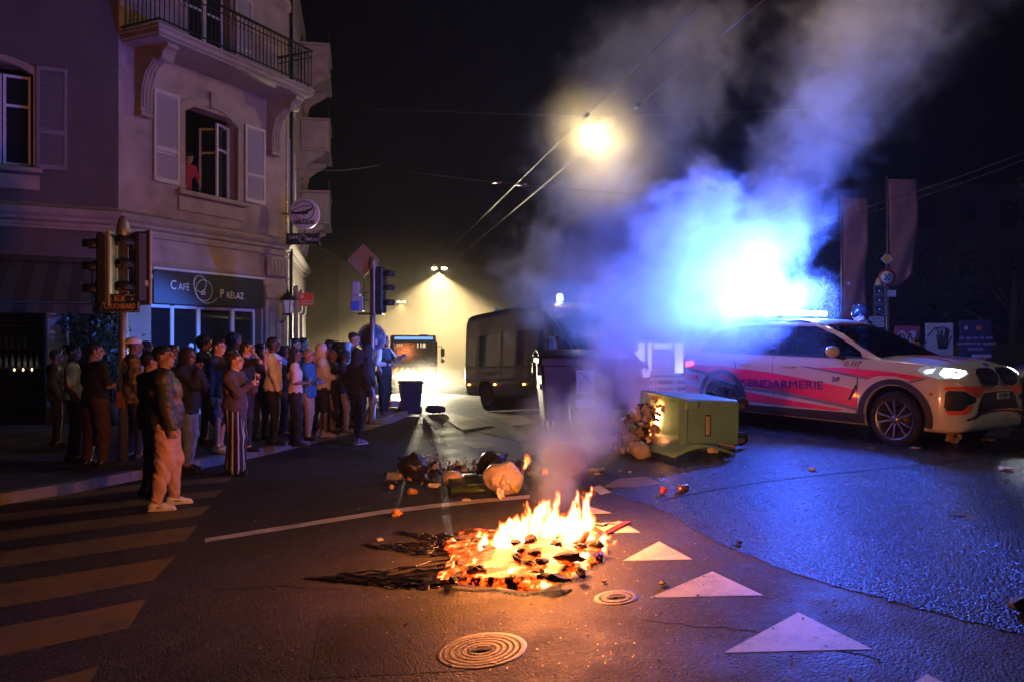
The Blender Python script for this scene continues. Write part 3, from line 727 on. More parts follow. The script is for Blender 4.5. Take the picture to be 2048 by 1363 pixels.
# disc sign and board on a bracket at the corner
sg = thing('hanging_disc_sign', 'round white sign with black airship drawing on the café corner', 'shop sign', R(609,428,21.2))
Rr = .41
m = MB(); m.lathe([(0,-.05),(Rr-.03,-.05),(Rr,-.03),(Rr,.03),(Rr-.03,.05),(0,.05)], ax='y', n=48); m.build('disc', mat('white_sign_face', (.55,.5,.52), .4, var=.05), sg)
M_BLK = mat('black_print', (.012,.012,.014), .6)
m = MB(); m.tube([(.27*cos(t),-.056,.08+.25*sin(t)) for t in np.linspace(radians(-150), radians(150), 40)], .012, 4)
hull = [(.27*cos(t)-.01, .075*sin(t)) for t in np.linspace(0, 2*pi, 40)]
# airship: outline hull, dark lower half, ribs, gondola and fins
T = Matrix.Rotation(radians(-14), 4, 'Y') @ Matrix.Translation((0,0,.1))
m2 = MB(); m2.tube([(x,-.058,z*1.25) for x,z in hull]+[(hull[0][0],-.058,0)], .010, 4, M=T)
low = [(.27*cos(t)-.01, .09*sin(t)) for t in np.linspace(-pi, 0, 20)]
m2.add([(x,-.058,z) for x,z in low]+[(x*.9,-.058,.0-.03*(1-abs(x)/.28)) for x,z in low[::-1]], [tuple(range(40))], M=T)
for x in (-.12,-.01,.1): m2.tube([(x,-.058,.085),(x+.012,-.058,0)], .006, 4, M=T)
m2.add([(-.25,-.058,.0),(-.33,-.058,.08),(-.34,-.058,-.07)], [(0,1,2)], M=T); m2.box((.03,-.058,-.11), (.16,.006,.04), M=T)
m.v, m.f, m.m, m.sm = m.v, m.f, m.m, m.sm
m.build('emblem_ring', M_BLK, sg); m2.build('airship_emblem', M_BLK, sg)
lettering('NÉBULEUSE', M_BLK, sg, face_M((0,-.055,-.24), (1,0,0)), .135, .002, bold=.006, sx=.8); lettering('LA', M_BLK, sg, face_M((0,-.055,-.15), (1,0,0)), .05, .002)
m = MB(); m.tube([(-.35,.02,.0),(-.6,.02,.0)], .02); m.tube([(0,0,-Rr),(0,0,-.50)], .015); m.build('bracket_arm', M_DARKM, sg)
s2 = thing('small_cafe_sign', 'small black board sign hung below the round airship sign', 'shop sign', R(606,478,21.2))
m = MB(); m.box((0,0,0), (.90,.07,.31), bev=.03); m.build('board', M_SIGNB, s2)
lettering('CAFÉ', M_LETW, s2, face_M((-.25,-.04,.03), (1,0,0)), .12, .002, sx=.85); lettering('PRÉLAZ', M_LETW, s2, face_M((.25,-.04,-.02), (1,0,0)), .105, .002, sx=.85)
m = MB(); m.tube([(-.02+.09*cos(t),-.038,.02+.1*sin(t)) for t in np.linspace(0, 2*pi, 24)], .005, 4); m.tube([(.03+.1*cos(t),-.038,-.02+.1*sin(t)) for t in np.linspace(0, 2*pi, 24)], .005, 4)
m.build('ring_emblem', M_LETW, s2)
s3 = thing('lottery_sign', 'small red square sign with white print on the street side wall', 'shop sign', R(612,599,23.5))
M_RED = mat('red_sign', (.62,.05,.03), .45, var=.05)
m = MB(); m.box((0,0,0), (.42,.05,.38), bev=.02); m.build('board', M_RED, s3)
lettering('LOTERIE\nROMANDE', M_LETW, s3, face_M((.02,-.028,-.09), (1,0,0)), .075, .002, sx=.9)
m = MB(); m.tube([(-.11+.05*cos(t),-.027,.09+.05*sin(t)) for t in np.linspace(0, 2*pi, 16)], .008, 4); m.tube([(-.11+.02*cos(t),-.027,.09+.02*sin(t)) for t in np.linspace(0, 2*pi, 10)], .006, 4); m.build('logo', M_LETW, s3)
m = MB(); m.box((-.45,.02,0), (.5,.03,.03)); m.build('bracket_arm', M_DARKM, s3)
# awning over the terrace
aw = thing('awning', 'dark striped awning let down over the terrace at the left wall', 'awning', B0)
M_AW = mat('awning_cloth_dark', (.035,.028,.022), .85); M_AW2 = mat('awning_cloth_light', (.07,.055,.045), .85); M_AWB = mat('pale_stripe_cloth', (.5,.5,.52), .8)
def onW(mb, name, ms, Mw, par):
    o = mb.build(name, ms, par); o.matrix_local = par.matrix_basis.inverted() @ Mw; return o
aw.location = B0
m = MB(); n = 30
for i in range(n):
    a = -7+i*(6.6/n); b = a+6.6/n
    m.add([(a,-.05,3.40),(b,-.05,3.40),(b-.1,-1.65,2.52),(a-.1,-1.65,2.52)], [(0,1,2,3)], mi=i%2)
    m.add([(a-.1,-1.65,2.52),(b-.1,-1.65,2.52),(b-.1,-1.66,2.30),(a-.1,-1.66,2.30)], [(0,1,2,3)], mi=i%2)
onW(m, 'canopy', [M_AW, M_AW2], ML, aw)
m = MB(); m.tube([(-7.1,-1.65,2.5),(-.5,-1.65,2.5)], .03); m.tube([(-.5,-.05,3.38),(-.5,-1.65,2.5)], .025); m.box((-3.7,-.06,3.46), (6.7,.14,.12)); onW(m, 'awning_arm', M_DARKM, ML, aw)
m = MB(); n = 14
for i in range(n):
    t0, t1 = i/n, (i+1)/n
    def pt(t, lo):
        y = -.08-1.0*t; return (-.25+.02*sin(t*60), y, (3.1-.62*t) if not lo else 2.40)
    m.add([pt(t0,1), pt(t1,1), pt(t1,0), pt(t0,0)], [(0,1,2,3)], mi=i%2)
onW(m, 'striped_side_curtain', [M_AWB, M_AW], ML, aw)
# terrace posts and counter
pp = thing('terrace_post', 'broad white post standing under the awning edge', 'post', ML @ Vector((-1.12,-.25,0)))
pp.rotation_euler = (0,0,atan2(.472,.8816))
m = MB(); m.box((0,0,1.3), (.38,.28,2.6), bev=.015); m.build('shaft', mat('white_post_paint', (.5,.5,.5), .6, dirt=.2), pp)
m = MB(); m.box((0,0,.5), (.42,.32,.95), bev=.02); m.box((0,0,2.66), (.46,.36,.1), bev=.02); m.build('base_cladding', mat('grey_green_panel', (.16,.15,.10), .7, dirt=.4), pp)
sh = thing('bottle_shelf', 'bar shelf with rows of bottles inside the dark terrace opening', 'shelf', ML @ Vector((-1.75,1.2,0))); sh.rotation_euler = (0,0,atan2(.472,.8816))
m = MB()
for z in (1.2,1.62,2.1): m.box((0,0,z), (1.1,.3,.03))
for x in (-.55,.55): m.box((x,0,1.2), (.03,.3,2.4))
m.build('board', mat('dark_bar_wood', (.05,.035,.025), .5), sh)
bme = MB(); bme.lathe([(0,0),(.035,0),(.035,.18),(.012,.23),(.012,.29),(0,.29)], n=10); t = bme.build('bottle', mat('bottle_glass', (.25,.35,.5), .08, spec=1)); bd = t.data; bpy.data.objects.remove(t)
for k in range(16):
    q = tag(link('bottle', bd), 'small glass bottle in the %s row on the bar shelf under the awning' % ('upper' if k < 9 else 'lower'), 'bottle', 'bottles in the %s shelf row' % ('upper' if k < 9 else 'lower')); q.matrix_world = sh.matrix_basis @ Matrix.Translation((-.48+(k%9)*.115,-.05,1.635 if k < 9 else 1.215))
for k in range(3):
    q = thing('bar_candle', ['left','middle','right'][k]+' of three small bar lights glowing low in the terrace opening', 'candle', ML @ Vector((-1.95+k*.16,.9,1.08)), group='small bar lights')
    m = MB(); m.lathe([(0,0),(.03,0),(.035,.07),(.03,.075)], n=10); m.build('glass', M_DARKM, q)
    m = MB(); m.ball((0,0,.09), (.014,.014,.028), 6); m.build('flame', mat('candle_flame', (1,.7,.3), emit=(1,.75,.4), estr=12), q)
# ---------------------------------------------------------------- vehicle tools
def catmull(pts, n):
    P = np.array(pts, float); k = len(P); t = np.linspace(0, k-1, n); o = []
    for q in t:
        i = min(int(q), k-2); f = q-i; p0, p1, p2, p3 = P[max(i-1,0)], P[i], P[i+1], P[min(i+2,k-1)]
        o.append(.5*((2*p1)+(-p0+p2)*f+(2*p0-5*p1+4*p2-p3)*f*f+(-p0+3*p1-3*p2+p3)*f**3))
    return np.array(o)
def table(rows, xs, smooth=1):
    rows = np.array(sorted(rows)); o = np.stack([np.interp(xs, rows[:,0], rows[:,i]) for i in range(1, rows.shape[1])], 1)
    for _ in range(smooth):
        q = o.copy(); q[1:-1] = .25*o[:-2]+.5*o[1:-1]+.25*o[2:]; o = q
    return o
def loft(section, xs, rows, n=26, smooth=2):
    """half section (list of (y,z)) per x, mirrored; closed ends"""
    T = table(rows, xs, smooth); rings = []
    for x, r in zip(xs, T):
        h = catmull(section(*r), n); h[0,0] = 0; h[-1,0] = 0; h[:,0] = np.maximum(h[:,0], 0)
        ring_ = [(x,-y,z) for y, z in h]+[(x,y,z) for y, z in h[-2:0:-1]]; rings.append(ring_)
    m = len(rings[0]); V = np.array(rings).reshape(-1, 3)
    Fs = [(i*m+k, (i+1)*m+k, (i+1)*m+(k+1)%m, i*m+(k+1)%m) for i in range(len(xs)-1) for k in range(m)]
    Fs += [tuple(range(m)), tuple(range((len(xs)-1)*m, len(xs)*m))[::-1]]
    return V, Fs
def bvh_of(V, Fs): return BVHTree.FromPolygons([Vector(v) for v in V], [list(f) for f in Fs])
def decal(name, polys, ax, bvh, m, parent, off_=.004, cell=.12, thick=0.0, mirror=False, flip=False):
    """polygons laid onto a curved body. ax: 'r' right side (x,z), 'l' left side, 't' top (x,y), 'f' front (y,z), 'b' back"""
    if not isinstance(polys[0][0], (tuple, list, Vector, np.ndarray)): polys = [polys]
    bm = bmesh.new()
    for p in polys:
        try: bm.faces.new([bm.verts.new((a[0], a[1], 0)) for a in p])
        except Exception: pass
    bmesh.ops.triangulate(bm, faces=bm.faces) if any(len(p) > 4 for p in polys) else None
    return _drape(bm, name, ax, bvh, m, parent, off_, cell, thick)
def _drape(bm, name, ax, bvh, m, parent, off_, cell, thick=0.0):
    bmesh.ops.triangulate(bm, faces=[f for f in bm.faces if len(f.verts) > 4 or name == 'lettering'])
    xs = [v.co.x for v in bm.verts]; ys = [v.co.y for v in bm.verts]
    for a_, lo, hi in ((0, min(xs), max(xs)), (1, min(ys), max(ys))):
        for c in np.arange(math.floor(lo/cell)*cell+cell*1.003, hi, cell):
            bmesh.ops.bisect_plane(bm, geom=bm.verts[:]+bm.edges[:]+bm.faces[:], plane_co=(c,0,0) if a_ == 0 else (0,c,0), plane_no=(1,0,0) if a_ == 0 else (0,1,0))
    D = {'r': ((lambda a,b: (a,-5,b)), (0,1,0)), 'l': ((lambda a,b: (a,5,b)), (0,-1,0)), 't': ((lambda a,b: (a,b,6)), (0,0,-1)), 'f': ((lambda a,b: (8,a,b)), (-1,0,0)), 'b': ((lambda a,b: (-8,a,b)), (1,0,0))}[ax]
    d = Vector(D[1])
    for v in bm.verts:
        h = bvh.ray_cast(Vector(D[0](v.co.x, v.co.y)), d)
        if h[0] is None:
            h2 = bvh.find_nearest(Vector(D[0](v.co.x, v.co.y))+d*4.4); v.co = h2[0]-d*off_
        else: v.co = h[0]-d*off_*.6+h[1].normalized()*off_*.6*(1 if h[1].dot(d) < 0 else -1)
    bmesh.ops.recalc_face_normals(bm, faces=bm.faces)
    s = sum((f.normal.dot(d)*f.calc_area() for f in bm.faces))
    if s > 0: bmesh.ops.reverse_faces(bm, faces=bm.faces)
    if thick:
        bmesh.ops.solidify(bm, geom=bm.faces[:], thickness=thick)
    me = bpy.data.meshes.new(name); bm.to_mesh(me); bm.free()
    for q in (m if isinstance(m, list) else [m]): me.materials.append(q)
    me.polygons.foreach_set('use_smooth', [True]*len(me.polygons)); return link(name, me, parent)
def text_decal(body, name, ax, bvh, m, parent, at, size, sx=1.0, off_=.007, rot=0.0, cell=.12, up=1.0, flipx=1.0, **k):
    me = text_me(body, size, 0.0, **k); bm = bmesh.new(); bm.from_mesh(me); bmesh.ops.remove_doubles(bm, verts=bm.verts, dist=1e-5)
    c, s = cos(rot), sin(rot)
    for v in bm.verts:
        x, y = v.co.x*sx, v.co.y; v.co = Vector((at[0]+flipx*(x*c-y*s), at[1]+(x*s+y*c)*up, 0))
    return _drape(bm, name, ax, bvh, m, parent, off_, cell)
def boolean_cut(o, cutters):
    for c in cutters:
        md = o.modifiers.new('cut', 'BOOLEAN'); md.operation = 'DIFFERENCE'; md.object = c; md.solver = 'EXACT'
    bpy.context.view_layer.update(); dg = bpy.context.evaluated_depsgraph_get()
    me = bpy.data.meshes.new_from_object(o.evaluated_get(dg)); o.modifiers.clear(); o.data = me
    for c in cutters: bpy.data.objects.remove(c)
def autosmooth(me, ang=35):
    bm = bmesh.new(); bm.from_mesh(me)
    for e in bm.edges: e.smooth = len(e.link_faces) == 2 and e.calc_face_angle(0) < radians(ang)
    for f in bm.faces: f.smooth = True
    bm.to_mesh(me); bm.free()
M_TYRE = mat('tyre_rubber', (.015,.015,.016), .8, bump=.3, bscale=80)
M_RIM = mat('silver_alloy_wheel', (.42,.40,.39), .32, metal=.9, var=.05)
M_BLKP = mat('black_plastic_trim', (.018,.018,.020), .55)
M_HUBD = mat('dark_brake_parts', (.05,.048,.045), .5, metal=.5)
def wheel(parent, x, y, r, w, rimr, spokes=10, side=-1, steer=0.0, name='wheel', m_rim=None):
    """tyre with an own rim; side -1 = right of the vehicle"""
    m_rim = m_rim or M_RIM; s = side
    W_ = bpy.data.objects.new(name, None)
    t = MB(); pr = [(rimr+.005,-w/2+.01),(rimr+.02,-w/2),(r-.045,-w/2-.004),(r-.012,-w/2+.025),(r,-w/2+.05),(r,w/2-.05),(r-.012,w/2-.025),(r-.045,w/2+.004),(rimr+.005,w/2-.01)]
    t.lathe(pr, ax='y', n=48)
    for k in range(48):
        a = 2*pi*k/48
        for yy in (-w*.28, 0, w*.28): t.box((0,yy,0), (.022,w*.2,.006), M=Matrix.Rotation(a, 4, 'Y') @ Matrix.Translation((0,0,r+.001)))
    ty = t.build(name, M_TYRE, parent, merge=False); ty.location = (x,y,r); ty.rotation_euler = (0,0,steer)
    d = MB(); yo = s*(w/2-.012)
    d.lathe([(rimr+.008,yo),(rimr-.006,yo),(rimr-.016,yo-s*.02),(rimr-.03,yo-s*.10),(rimr-.05,-s*.05)], ax='y', n=48)
    d.lathe([(.0,yo-s*.012),(.035,yo-s*.012),(.06,yo-s*.03),(.065,yo-s*.07)], ax='y', n=24)
    for k in range(spokes):
        a = 2*pi*k/spokes+(.12 if k % 2 else -.12)*(5/spokes)
        M = Matrix.Rotation(a, 4, 'Y')
        vs = [(-.011,yo-s*.03,.045),(.011,yo-s*.03,.045),(.008,yo-s*.012,rimr-.008),(-.008,yo-s*.012,rimr-.008),(-.009,yo-s*.07,.045),(.009,yo-s*.07,.045),(.007,yo-s*.055,rimr-.012),(-.007,yo-s*.055,rimr-.012)]
        d.add(vs, [(0,1,2,3),(4,7,6,5),(0,4,5,1),(2,6,7,3),(1,5,6,2),(0,3,7,4)], M=M)
    d.build('rim', m_rim, ty)
    e = MB(); e.lathe([(0,s*.02),(.17,s*.02),(.17,-s*.01)], ax='y', n=32); e.lathe([(rimr-.055,-s*.06),(0,-s*.06)], ax='y', n=32); e.build('brake_disc', M_HUBD, ty)
    return ty

# ---------------------------------------------------------------- police car
CAR_FWD = Vector((.55,-.835,0)).normalized()
car = thing('police_car', 'white and red gendarmerie car with blue roof beacons lit and headlights on', 'police car', (4.90,11.97,.43), atan2(CAR_FWD.y, CAR_FWD.x))
car.rotation_euler = (0, radians(.8), atan2(CAR_FWD.y, CAR_FWD.x))
M_CARP = mat('white_car_paint', (.66,.63,.64), .28, coat=.8, var=.03, dirt=.06, vscale=3)
M_CRED = mat('fluorescent_red_film', (.85,.018,.06), .35, coat=.4, var=.04)
M_CORG = mat('orange_film', (.90,.10,.02), .35, coat=.4, var=.04)
M_CGRY = mat('grey_livery_film', (.20,.19,.22), .35, coat=.3, var=.04)
M_CBLU = mat('blue_lettering_film', (.015,.035,.20), .4, var=.03)
M_SEAM = mat('panel_gap', (.02,.02,.022), .8)
M_CHROME = mat('chrome', (.7,.7,.72), .12, metal=1, var=.02)
def glassmat(name, tint=.25):
    m, nt = nt_of(name); N = nt.nodes; L = nt.links; N.remove(N['Principled BSDF'])
    t = N.new('ShaderNodeBsdfTransparent'); t.inputs[0].default_value = (tint*.9, tint, tint*1.05, 1)
    g = N.new('ShaderNodeBsdfGlossy'); g.inputs['Roughness'].default_value = .03; g.inputs[0].default_value = (.9,.9,.9,1)
    f = N.new('ShaderNodeFresnel'); f.inputs[0].default_value = 1.5; x = N.new('ShaderNodeMixShader')
    L.new(f.outputs[0], x.inputs[0]); L.new(t.outputs[0], x.inputs[1]); L.new(g.outputs[0], x.inputs[2]); L.new(x.outputs[0], N['Material Output'].inputs[0]); return m
M_CGLASS = glassmat('tinted_car_glass', .30); M_CLEAR = glassmat('clear_lens', .9)
def sec(zb, ws, wm, wb, zt, zc):
    return [(0,zb),(ws-.16,zb),(ws-.02,zb+.02),(ws,zb+.10),(wm-.005,zb+.26),(wm,(zb+zt)/2+.04),(wm-.012,zt-.20),(wm-.028,zt-.11),(wb,zt-.03),(wb-.05,zt+.004),(wb*.55,zc-.008),(0,zc)]
# x, bottom z, sill half width, max half width, belt half width, belt z, centre z
body_rows = [(-2.44,.52,.50,.62,.56,.90,.94),(-2.40,.42,.66,.76,.70,1.03,1.08),(-2.32,.32,.78,.86,.79,1.12,1.16),(-2.15,.27,.86,.91,.83,1.15,1.19),(-1.8,.25,.91,.935,.85,1.15,1.18),(-1.2,.24,.925,.945,.865,1.14,1.17),
  (-.4,.24,.925,.94,.87,1.13,1.15),(.5,.24,.925,.94,.87,1.12,1.15),(.9,.24,.925,.942,.87,1.12,1.165),(1.2,.24,.925,.945,.86,1.12,1.18),(1.55,.24,.92,.945,.84,1.10,1.17),(1.8,.24,.91,.935,.82,1.07,1.145),
  (2.0,.24,.885,.905,.785,1.035,1.10),(2.12,.245,.84,.86,.74,1.005,1.06),(2.20,.26,.78,.80,.68,.965,1.01),(2.245,.30,.69,.71,.60,.90,.95),(2.262,.35,.60,.62,.51,.84,.88)]
bxs = np.concatenate([np.linspace(-2.44,-2.1,14), np.linspace(-2.06,1.9,74), np.linspace(1.94,2.26,16)])
BV, BF = loft(sec, bxs, body_rows, 30, 2); cbvh = bvh_of(BV, BF)
body = link('body', mk_mesh('body', BV, BF, M_CARP), car)
cut = []
for x in (-1.432, 1.432):
    q = MB(); q.cyl((x,-2,.40), (x,2,.40), .405, n=56); cut.append(q.build('cutter', M_BLKP))
    cut[-1].matrix_world = car.matrix_basis
bpy.context.view_layer.update(); boolean_cut(body, cut); autosmooth(body.data, 38)
for x in (-1.432, 1.432):
    q = MB(); q.lathe([(.40,-.9),(.40,.9)], (x,0,.40), 'y', n=40); q.lathe([(.40,0),(0,0)], (x,0,.40), 'y', n=40); q.build('wheel_arch_liner', M_BLKP, car)
# greenhouse surface (guide only): glass, roof and pillars are laid on it
def gsec(w0, z0, w1, z1, zc): return [(0,z0-.05),(w0-.02,z0-.05),(w0,z0),(w0*.72+w1*.28,z0*.72+z1*.28),(w0*.35+w1*.65,z0*.35+z1*.65+.01),(w1+.035,z1-.035),(w1-.02,z1+.008),(w1*.5,zc-.006),(0,zc)]
green = [(-2.36,.78,1.13,.74,1.15,1.18),(-2.25,.82,1.13,.72,1.25,1.28),(-2.1,.835,1.12,.68,1.40,1.44),(-1.95,.84,1.12,.655,1.50,1.55),(-1.75,.845,1.12,.65,1.56,1.61),(-1.2,.855,1.12,.655,1.61,1.66),(-.6,.86,1.12,.66,1.63,1.682),(-.1,.86,1.11,.655,1.62,1.675),
   (.15,.86,1.11,.65,1.585,1.64),(.45,.86,1.11,.66,1.47,1.52),(.75,.855,1.11,.69,1.325,1.36),(1.0,.85,1.11,.73,1.205,1.24),(1.2,.83,1.10,.76,1.12,1.16)]
gxs = np.linspace(-2.36,1.2,90); GV, GF = loft(gsec, gxs, green, 26, 3); gbvh = bvh_of(GV, GF)
for sd in ('r', 'l'):
    DLO = [[(-.43,1.14),(-.43,1.565),(.10,1.56),(.42,1.44),(.70,1.30),(.86,1.21),(.92,1.14)], [(-1.22,1.15),(-1.22,1.565),(-.9,1.575),(-.49,1.57),(-.49,1.14)], [(-2.0,1.19),(-1.93,1.32),(-1.72,1.48),(-1.5,1.54),(-1.28,1.565),(-1.28,1.15)]]
    for p in DLO: decal('side_window', p, sd, gbvh, M_CGLASS, car, .002, .12)
    # painted frame pieces round the glass
    fr = [[(-.49,1.14),(-.49,1.568),(-.43,1.565),(-.43,1.14)], [(-1.28,1.15),(-1.28,1.565),(-1.22,1.565),(-1.22,1.15)]]
    decal('window_pillar', fr, sd, gbvh, M_BLKP, car, .003, .12)
    A = [[(.10,1.56),(.42,1.44),(.70,1.30),(.86,1.21),(.92,1.14),(1.20,1.11),(1.02,1.19),(.80,1.295),(.50,1.455),(.25,1.56),(.12,1.61)],
         [(-2.0,1.19),(-1.93,1.32),(-1.72,1.48),(-1.5,1.54),(-1.28,1.565),(-.9,1.575),(-.3,1.567),(.10,1.56),(.12,1.61),(-.1,1.66),(-.6,1.66),(-1.2,1.64),(-1.75,1.59),(-1.95,1.52),(-2.1,1.41),(-2.25,1.26),(-2.36,1.15),(-2.30,1.13)],
         [(-2.30,1.13),(-2.0,1.19),(-1.28,1.15),(-1.28,1.11),(-2.30,1.11)]]
    for q in A: decal('pillar', q, sd, gbvh, M_CARP, car, .004, .10)
    decal('window_trim', [[(-2.05,1.15),(-1.28,1.135),(.93,1.125),(.93,1.145),(-1.28,1.155),(-2.0,1.19)]], sd, gbvh, M_BLKP, car, .006, .12)
roofp = [(-2.0,-.60),(.10,-.64),(.20,-.60),(.24,-.3),(.25,0),(.24,.3),(.20,.60),(.10,.64),(-2.0,.60),(-2.1,.3),(-2.12,0),(-2.1,-.3)]
decal('roof', roofp, 't', gbvh, M_CARP, car, .004, .12)
decal('windscreen', [(.25,-.60),(.50,-.635),(.80,-.675),(1.14,-.74),(1.18,-.4),(1.19,0),(1.18,.4),(1.14,.74),(.80,.675),(.50,.635),(.25,.60),(.30,.3),(.31,0),(.30,-.3)], 't', gbvh, M_CGLASS, car, .002, .10)
decal('rear_window', [(-2.0,-.58),(-2.28,-.66),(-2.32,0),(-2.28,.66),(-2.0,.58),(-2.08,.3),(-2.1,0),(-2.08,-.3)], 't', gbvh, M_CGLASS, car, .002, .10)
m = MB()
for y in (-.63,.63): m.tube([(-1.75,y,1.56),(-1.6,y,1.61),(-.9,y,1.65),(-.2,y,1.65),(-.02,y,1.61)], .016)
m.build('roof_rail', M_BLKP, car)
# cabin
M_CAB = mat('dark_cabin_trim', (.012,.012,.013), .8)
m = MB(); m.box((-.5,0,1.175), (3.2,1.5,.01)); m.box((.88,0,1.17), (.45,1.40,.04), bev=.02)
for x in (-.25,-1.15):
    for y in (-.38,.38): m.box((x,y,1.22), (.14,.46,.34), bev=.05); m.box((x-.02,y,1.44), (.10,.24,.16), bev=.04)
m.build('cabin', M_CAB, car)
m = MB(); m.tube([(.52+.05*cos(t),.38+.18*sin(t),1.20+.15*cos(t)) for t in np.linspace(0, 2*pi, 28)], .014); m.build('steering_wheel', M_CAB, car)
for nm, pts, axx in (('door_gap', [[(.90,.30),(.915,.30),(.93,.9),(.905,1.12),(.89,1.12),(.915,.9)], [(-.415,.28),(-.407,.28),(-.487,1.12),(-.495,1.12)], [(-1.09,.5),(-1.075,.5),(-1.16,.95),(-1.25,1.13),(-1.265,1.13),(-1.175,.95)]], 'r'),):
    for s in 'rl': decal(nm, pts, s, cbvh, M_SEAM, car, .003, .2)
# sill cladding and arch trims
for s, sg_ in (('r',-1), ('l',1)):
    decal('sill_cladding', [(-1.03,.27),(1.03,.27),(1.03,.40),(-1.03,.37)], s, cbvh, M_BLKP, car, .010, .15)
    for x in (-1.432, 1.432):
        aa = np.linspace(radians(-14), radians(194), 30); o_ = [(x+.50*cos(a), max(.27,.40+.485*sin(a))) for a in aa]; i_ = [(x+.412*cos(a), max(.27,.40+.412*sin(a))) for a in aa[::-1]]
        n = len(aa); polys = [[o_[k], o_[k+1], i_[n-2-k], i_[n-1-k]] for k in range(n-1)]
        decal('arch_trim', polys, s, cbvh, M_BLKP, car, .012, 9)
    for x, z in ((-.17,.975), (-1.0,.985)):
        h = cbvh.ray_cast(Vector((x,-3,z)), Vector((0,1,0)))[0]; y = abs(h.y)
        m = MB(); m.tube([(x-.10,sg_*(y-.01),z),(x-.08,sg_*(y+.035),z+.005),(x+.08,sg_*(y+.035),z+.005),(x+.10,sg_*(y-.01),z)], .016); m.ball((x,sg_*(y-.004),z), (.06,.012,.035), 8); m.build('door_handle', M_CARP, car)
    m = MB(); m.ball((.60,sg_*1.03,1.215), (.08,.125,.078), 12); m.build('mirror', M_CARP, car)
    m = MB(); m.tube([(.66,sg_*.84,1.12),(.64,sg_*.98,1.15)], .03); m.box((.53,sg_*1.03,1.215), (.012,.19,.12), bev=.01); m.build('mirror_foot', M_BLKP, car)
for x in (-1.432, 1.432):
    for s in (-1, 1): wheel(car, x, s*.80, .365, .25, .262, 10, s, steer=radians(-4) if x > 0 else 0)
def decal3(name, pts, bvh, m, parent, off_=.006, cell=.06, mirror=True, thick=0.0, nrm=None):
    """polygon given by points near the body surface; laid on it, and mirrored to the other side"""
    out = []
    for sgn in ((1, -1) if mirror else (1,)):
        P = [Vector((p[0], p[1]*sgn, p[2])) for p in pts]; c = sum(P, Vector())/len(P)
        n = Vector(nrm) if nrm else Vector()
        if nrm: n.y *= sgn
        if not nrm:
            for i in range(len(P)): n += (P[i]-c).cross(P[(i+1) % len(P)]-c)
        n.normalize()
        if n.dot(c-Vector((0,0,.6))) < 0: n = -n
        a = n.orthogonal().normalized(); b = n.cross(a)
        bm = bmesh.new(); bm.faces.new([bm.verts.new(((p-c).dot(a), (p-c).dot(b), 0)) for p in P])
        bmesh.ops.triangulate(bm, faces=bm.faces)
        for k in (0, 1):
            lo = min(v.co[k] for v in bm.verts); hi = max(v.co[k] for v in bm.verts)
            for q in np.arange(lo+cell, hi, cell): bmesh.ops.bisect_plane(bm, geom=bm.verts[:]+bm.edges[:]+bm.faces[:], plane_co=(q,0,0) if k == 0 else (0,q,0), plane_no=(1,0,0) if k == 0 else (0,1,0))
        for v in bm.verts:
            w = c+a*v.co.x+b*v.co.y; h = bvh.ray_cast(w+n*.6, -n)
            v.co = (h[0]+n*off_) if h[0] is not None and (h[0]-w).length < .4 else w+n*off_
        bmesh.ops.recalc_face_normals(bm, faces=bm.faces)
        if sum(f.normal.dot(n)*f.calc_area() for f in bm.faces) < 0: bmesh.ops.reverse_faces(bm, faces=bm.faces)
        if thick: bmesh.ops.solidify(bm, geom=bm.faces[:], thickness=thick)
        me = bpy.data.meshes.new(name); bm.to_mesh(me); bm.free(); me.materials.append(m)
        me.polygons.foreach_set('use_smooth', [True]*len(me.polygons)); out.append(link(name, me, parent))
    return out
RED = [[(-2.30,.935),(-1.45,.94),(-.445,.872),(.10,.818),(.72,.738),(.93,.70),(.91,.45),(.70,.478),(.16,.53),(-.436,.616),(-1.02,.672),(-1.10,.70),(-1.98,.86),(-2.36,.90)],
       [(-1.02,.573),(-.437,.515),(.73,.43),(.60,.405),(-.44,.41),(-1.02,.43)],
       [(.30,.985),(.70,1.0),(1.19,.983),(1.55,.955),(1.81,.925),(1.66,.882),(1.44,.92),(1.206,.912),(1.10,.88),(.75,.90)],
       [(-2.38,.80),(-1.97,.76),(-1.93,.68),(-2.38,.70)], [(-2.36,.60),(-1.94,.56),(-1.92,.50),(-2.34,.50)]]
GRY = [[(-2.34,.895),(-1.975,.855),(-1.117,.702),(-1.06,.668),(-1.2,.66),(-1.95,.81),(-2.34,.85)],
       [(-1.02,.63),(-.405,.63),(.706,.502),(.93,.46),(.93,.43),(.718,.46),(-.437,.575),(-1.02,.60)], [(-1.02,.44),(-.45,.43),(.4,.40),(-.45,.405),(-1.02,.42)],
       [(-.03,.99),(.425,.937),(.75,.893),(1.06,.86),(1.12,.875),(.75,.925),(.425,.965),(.10,.995)], [(1.62,.865),(1.66,.875),(1.80,.915),(1.87,.918),(1.80,.885),(1.66,.845)]]
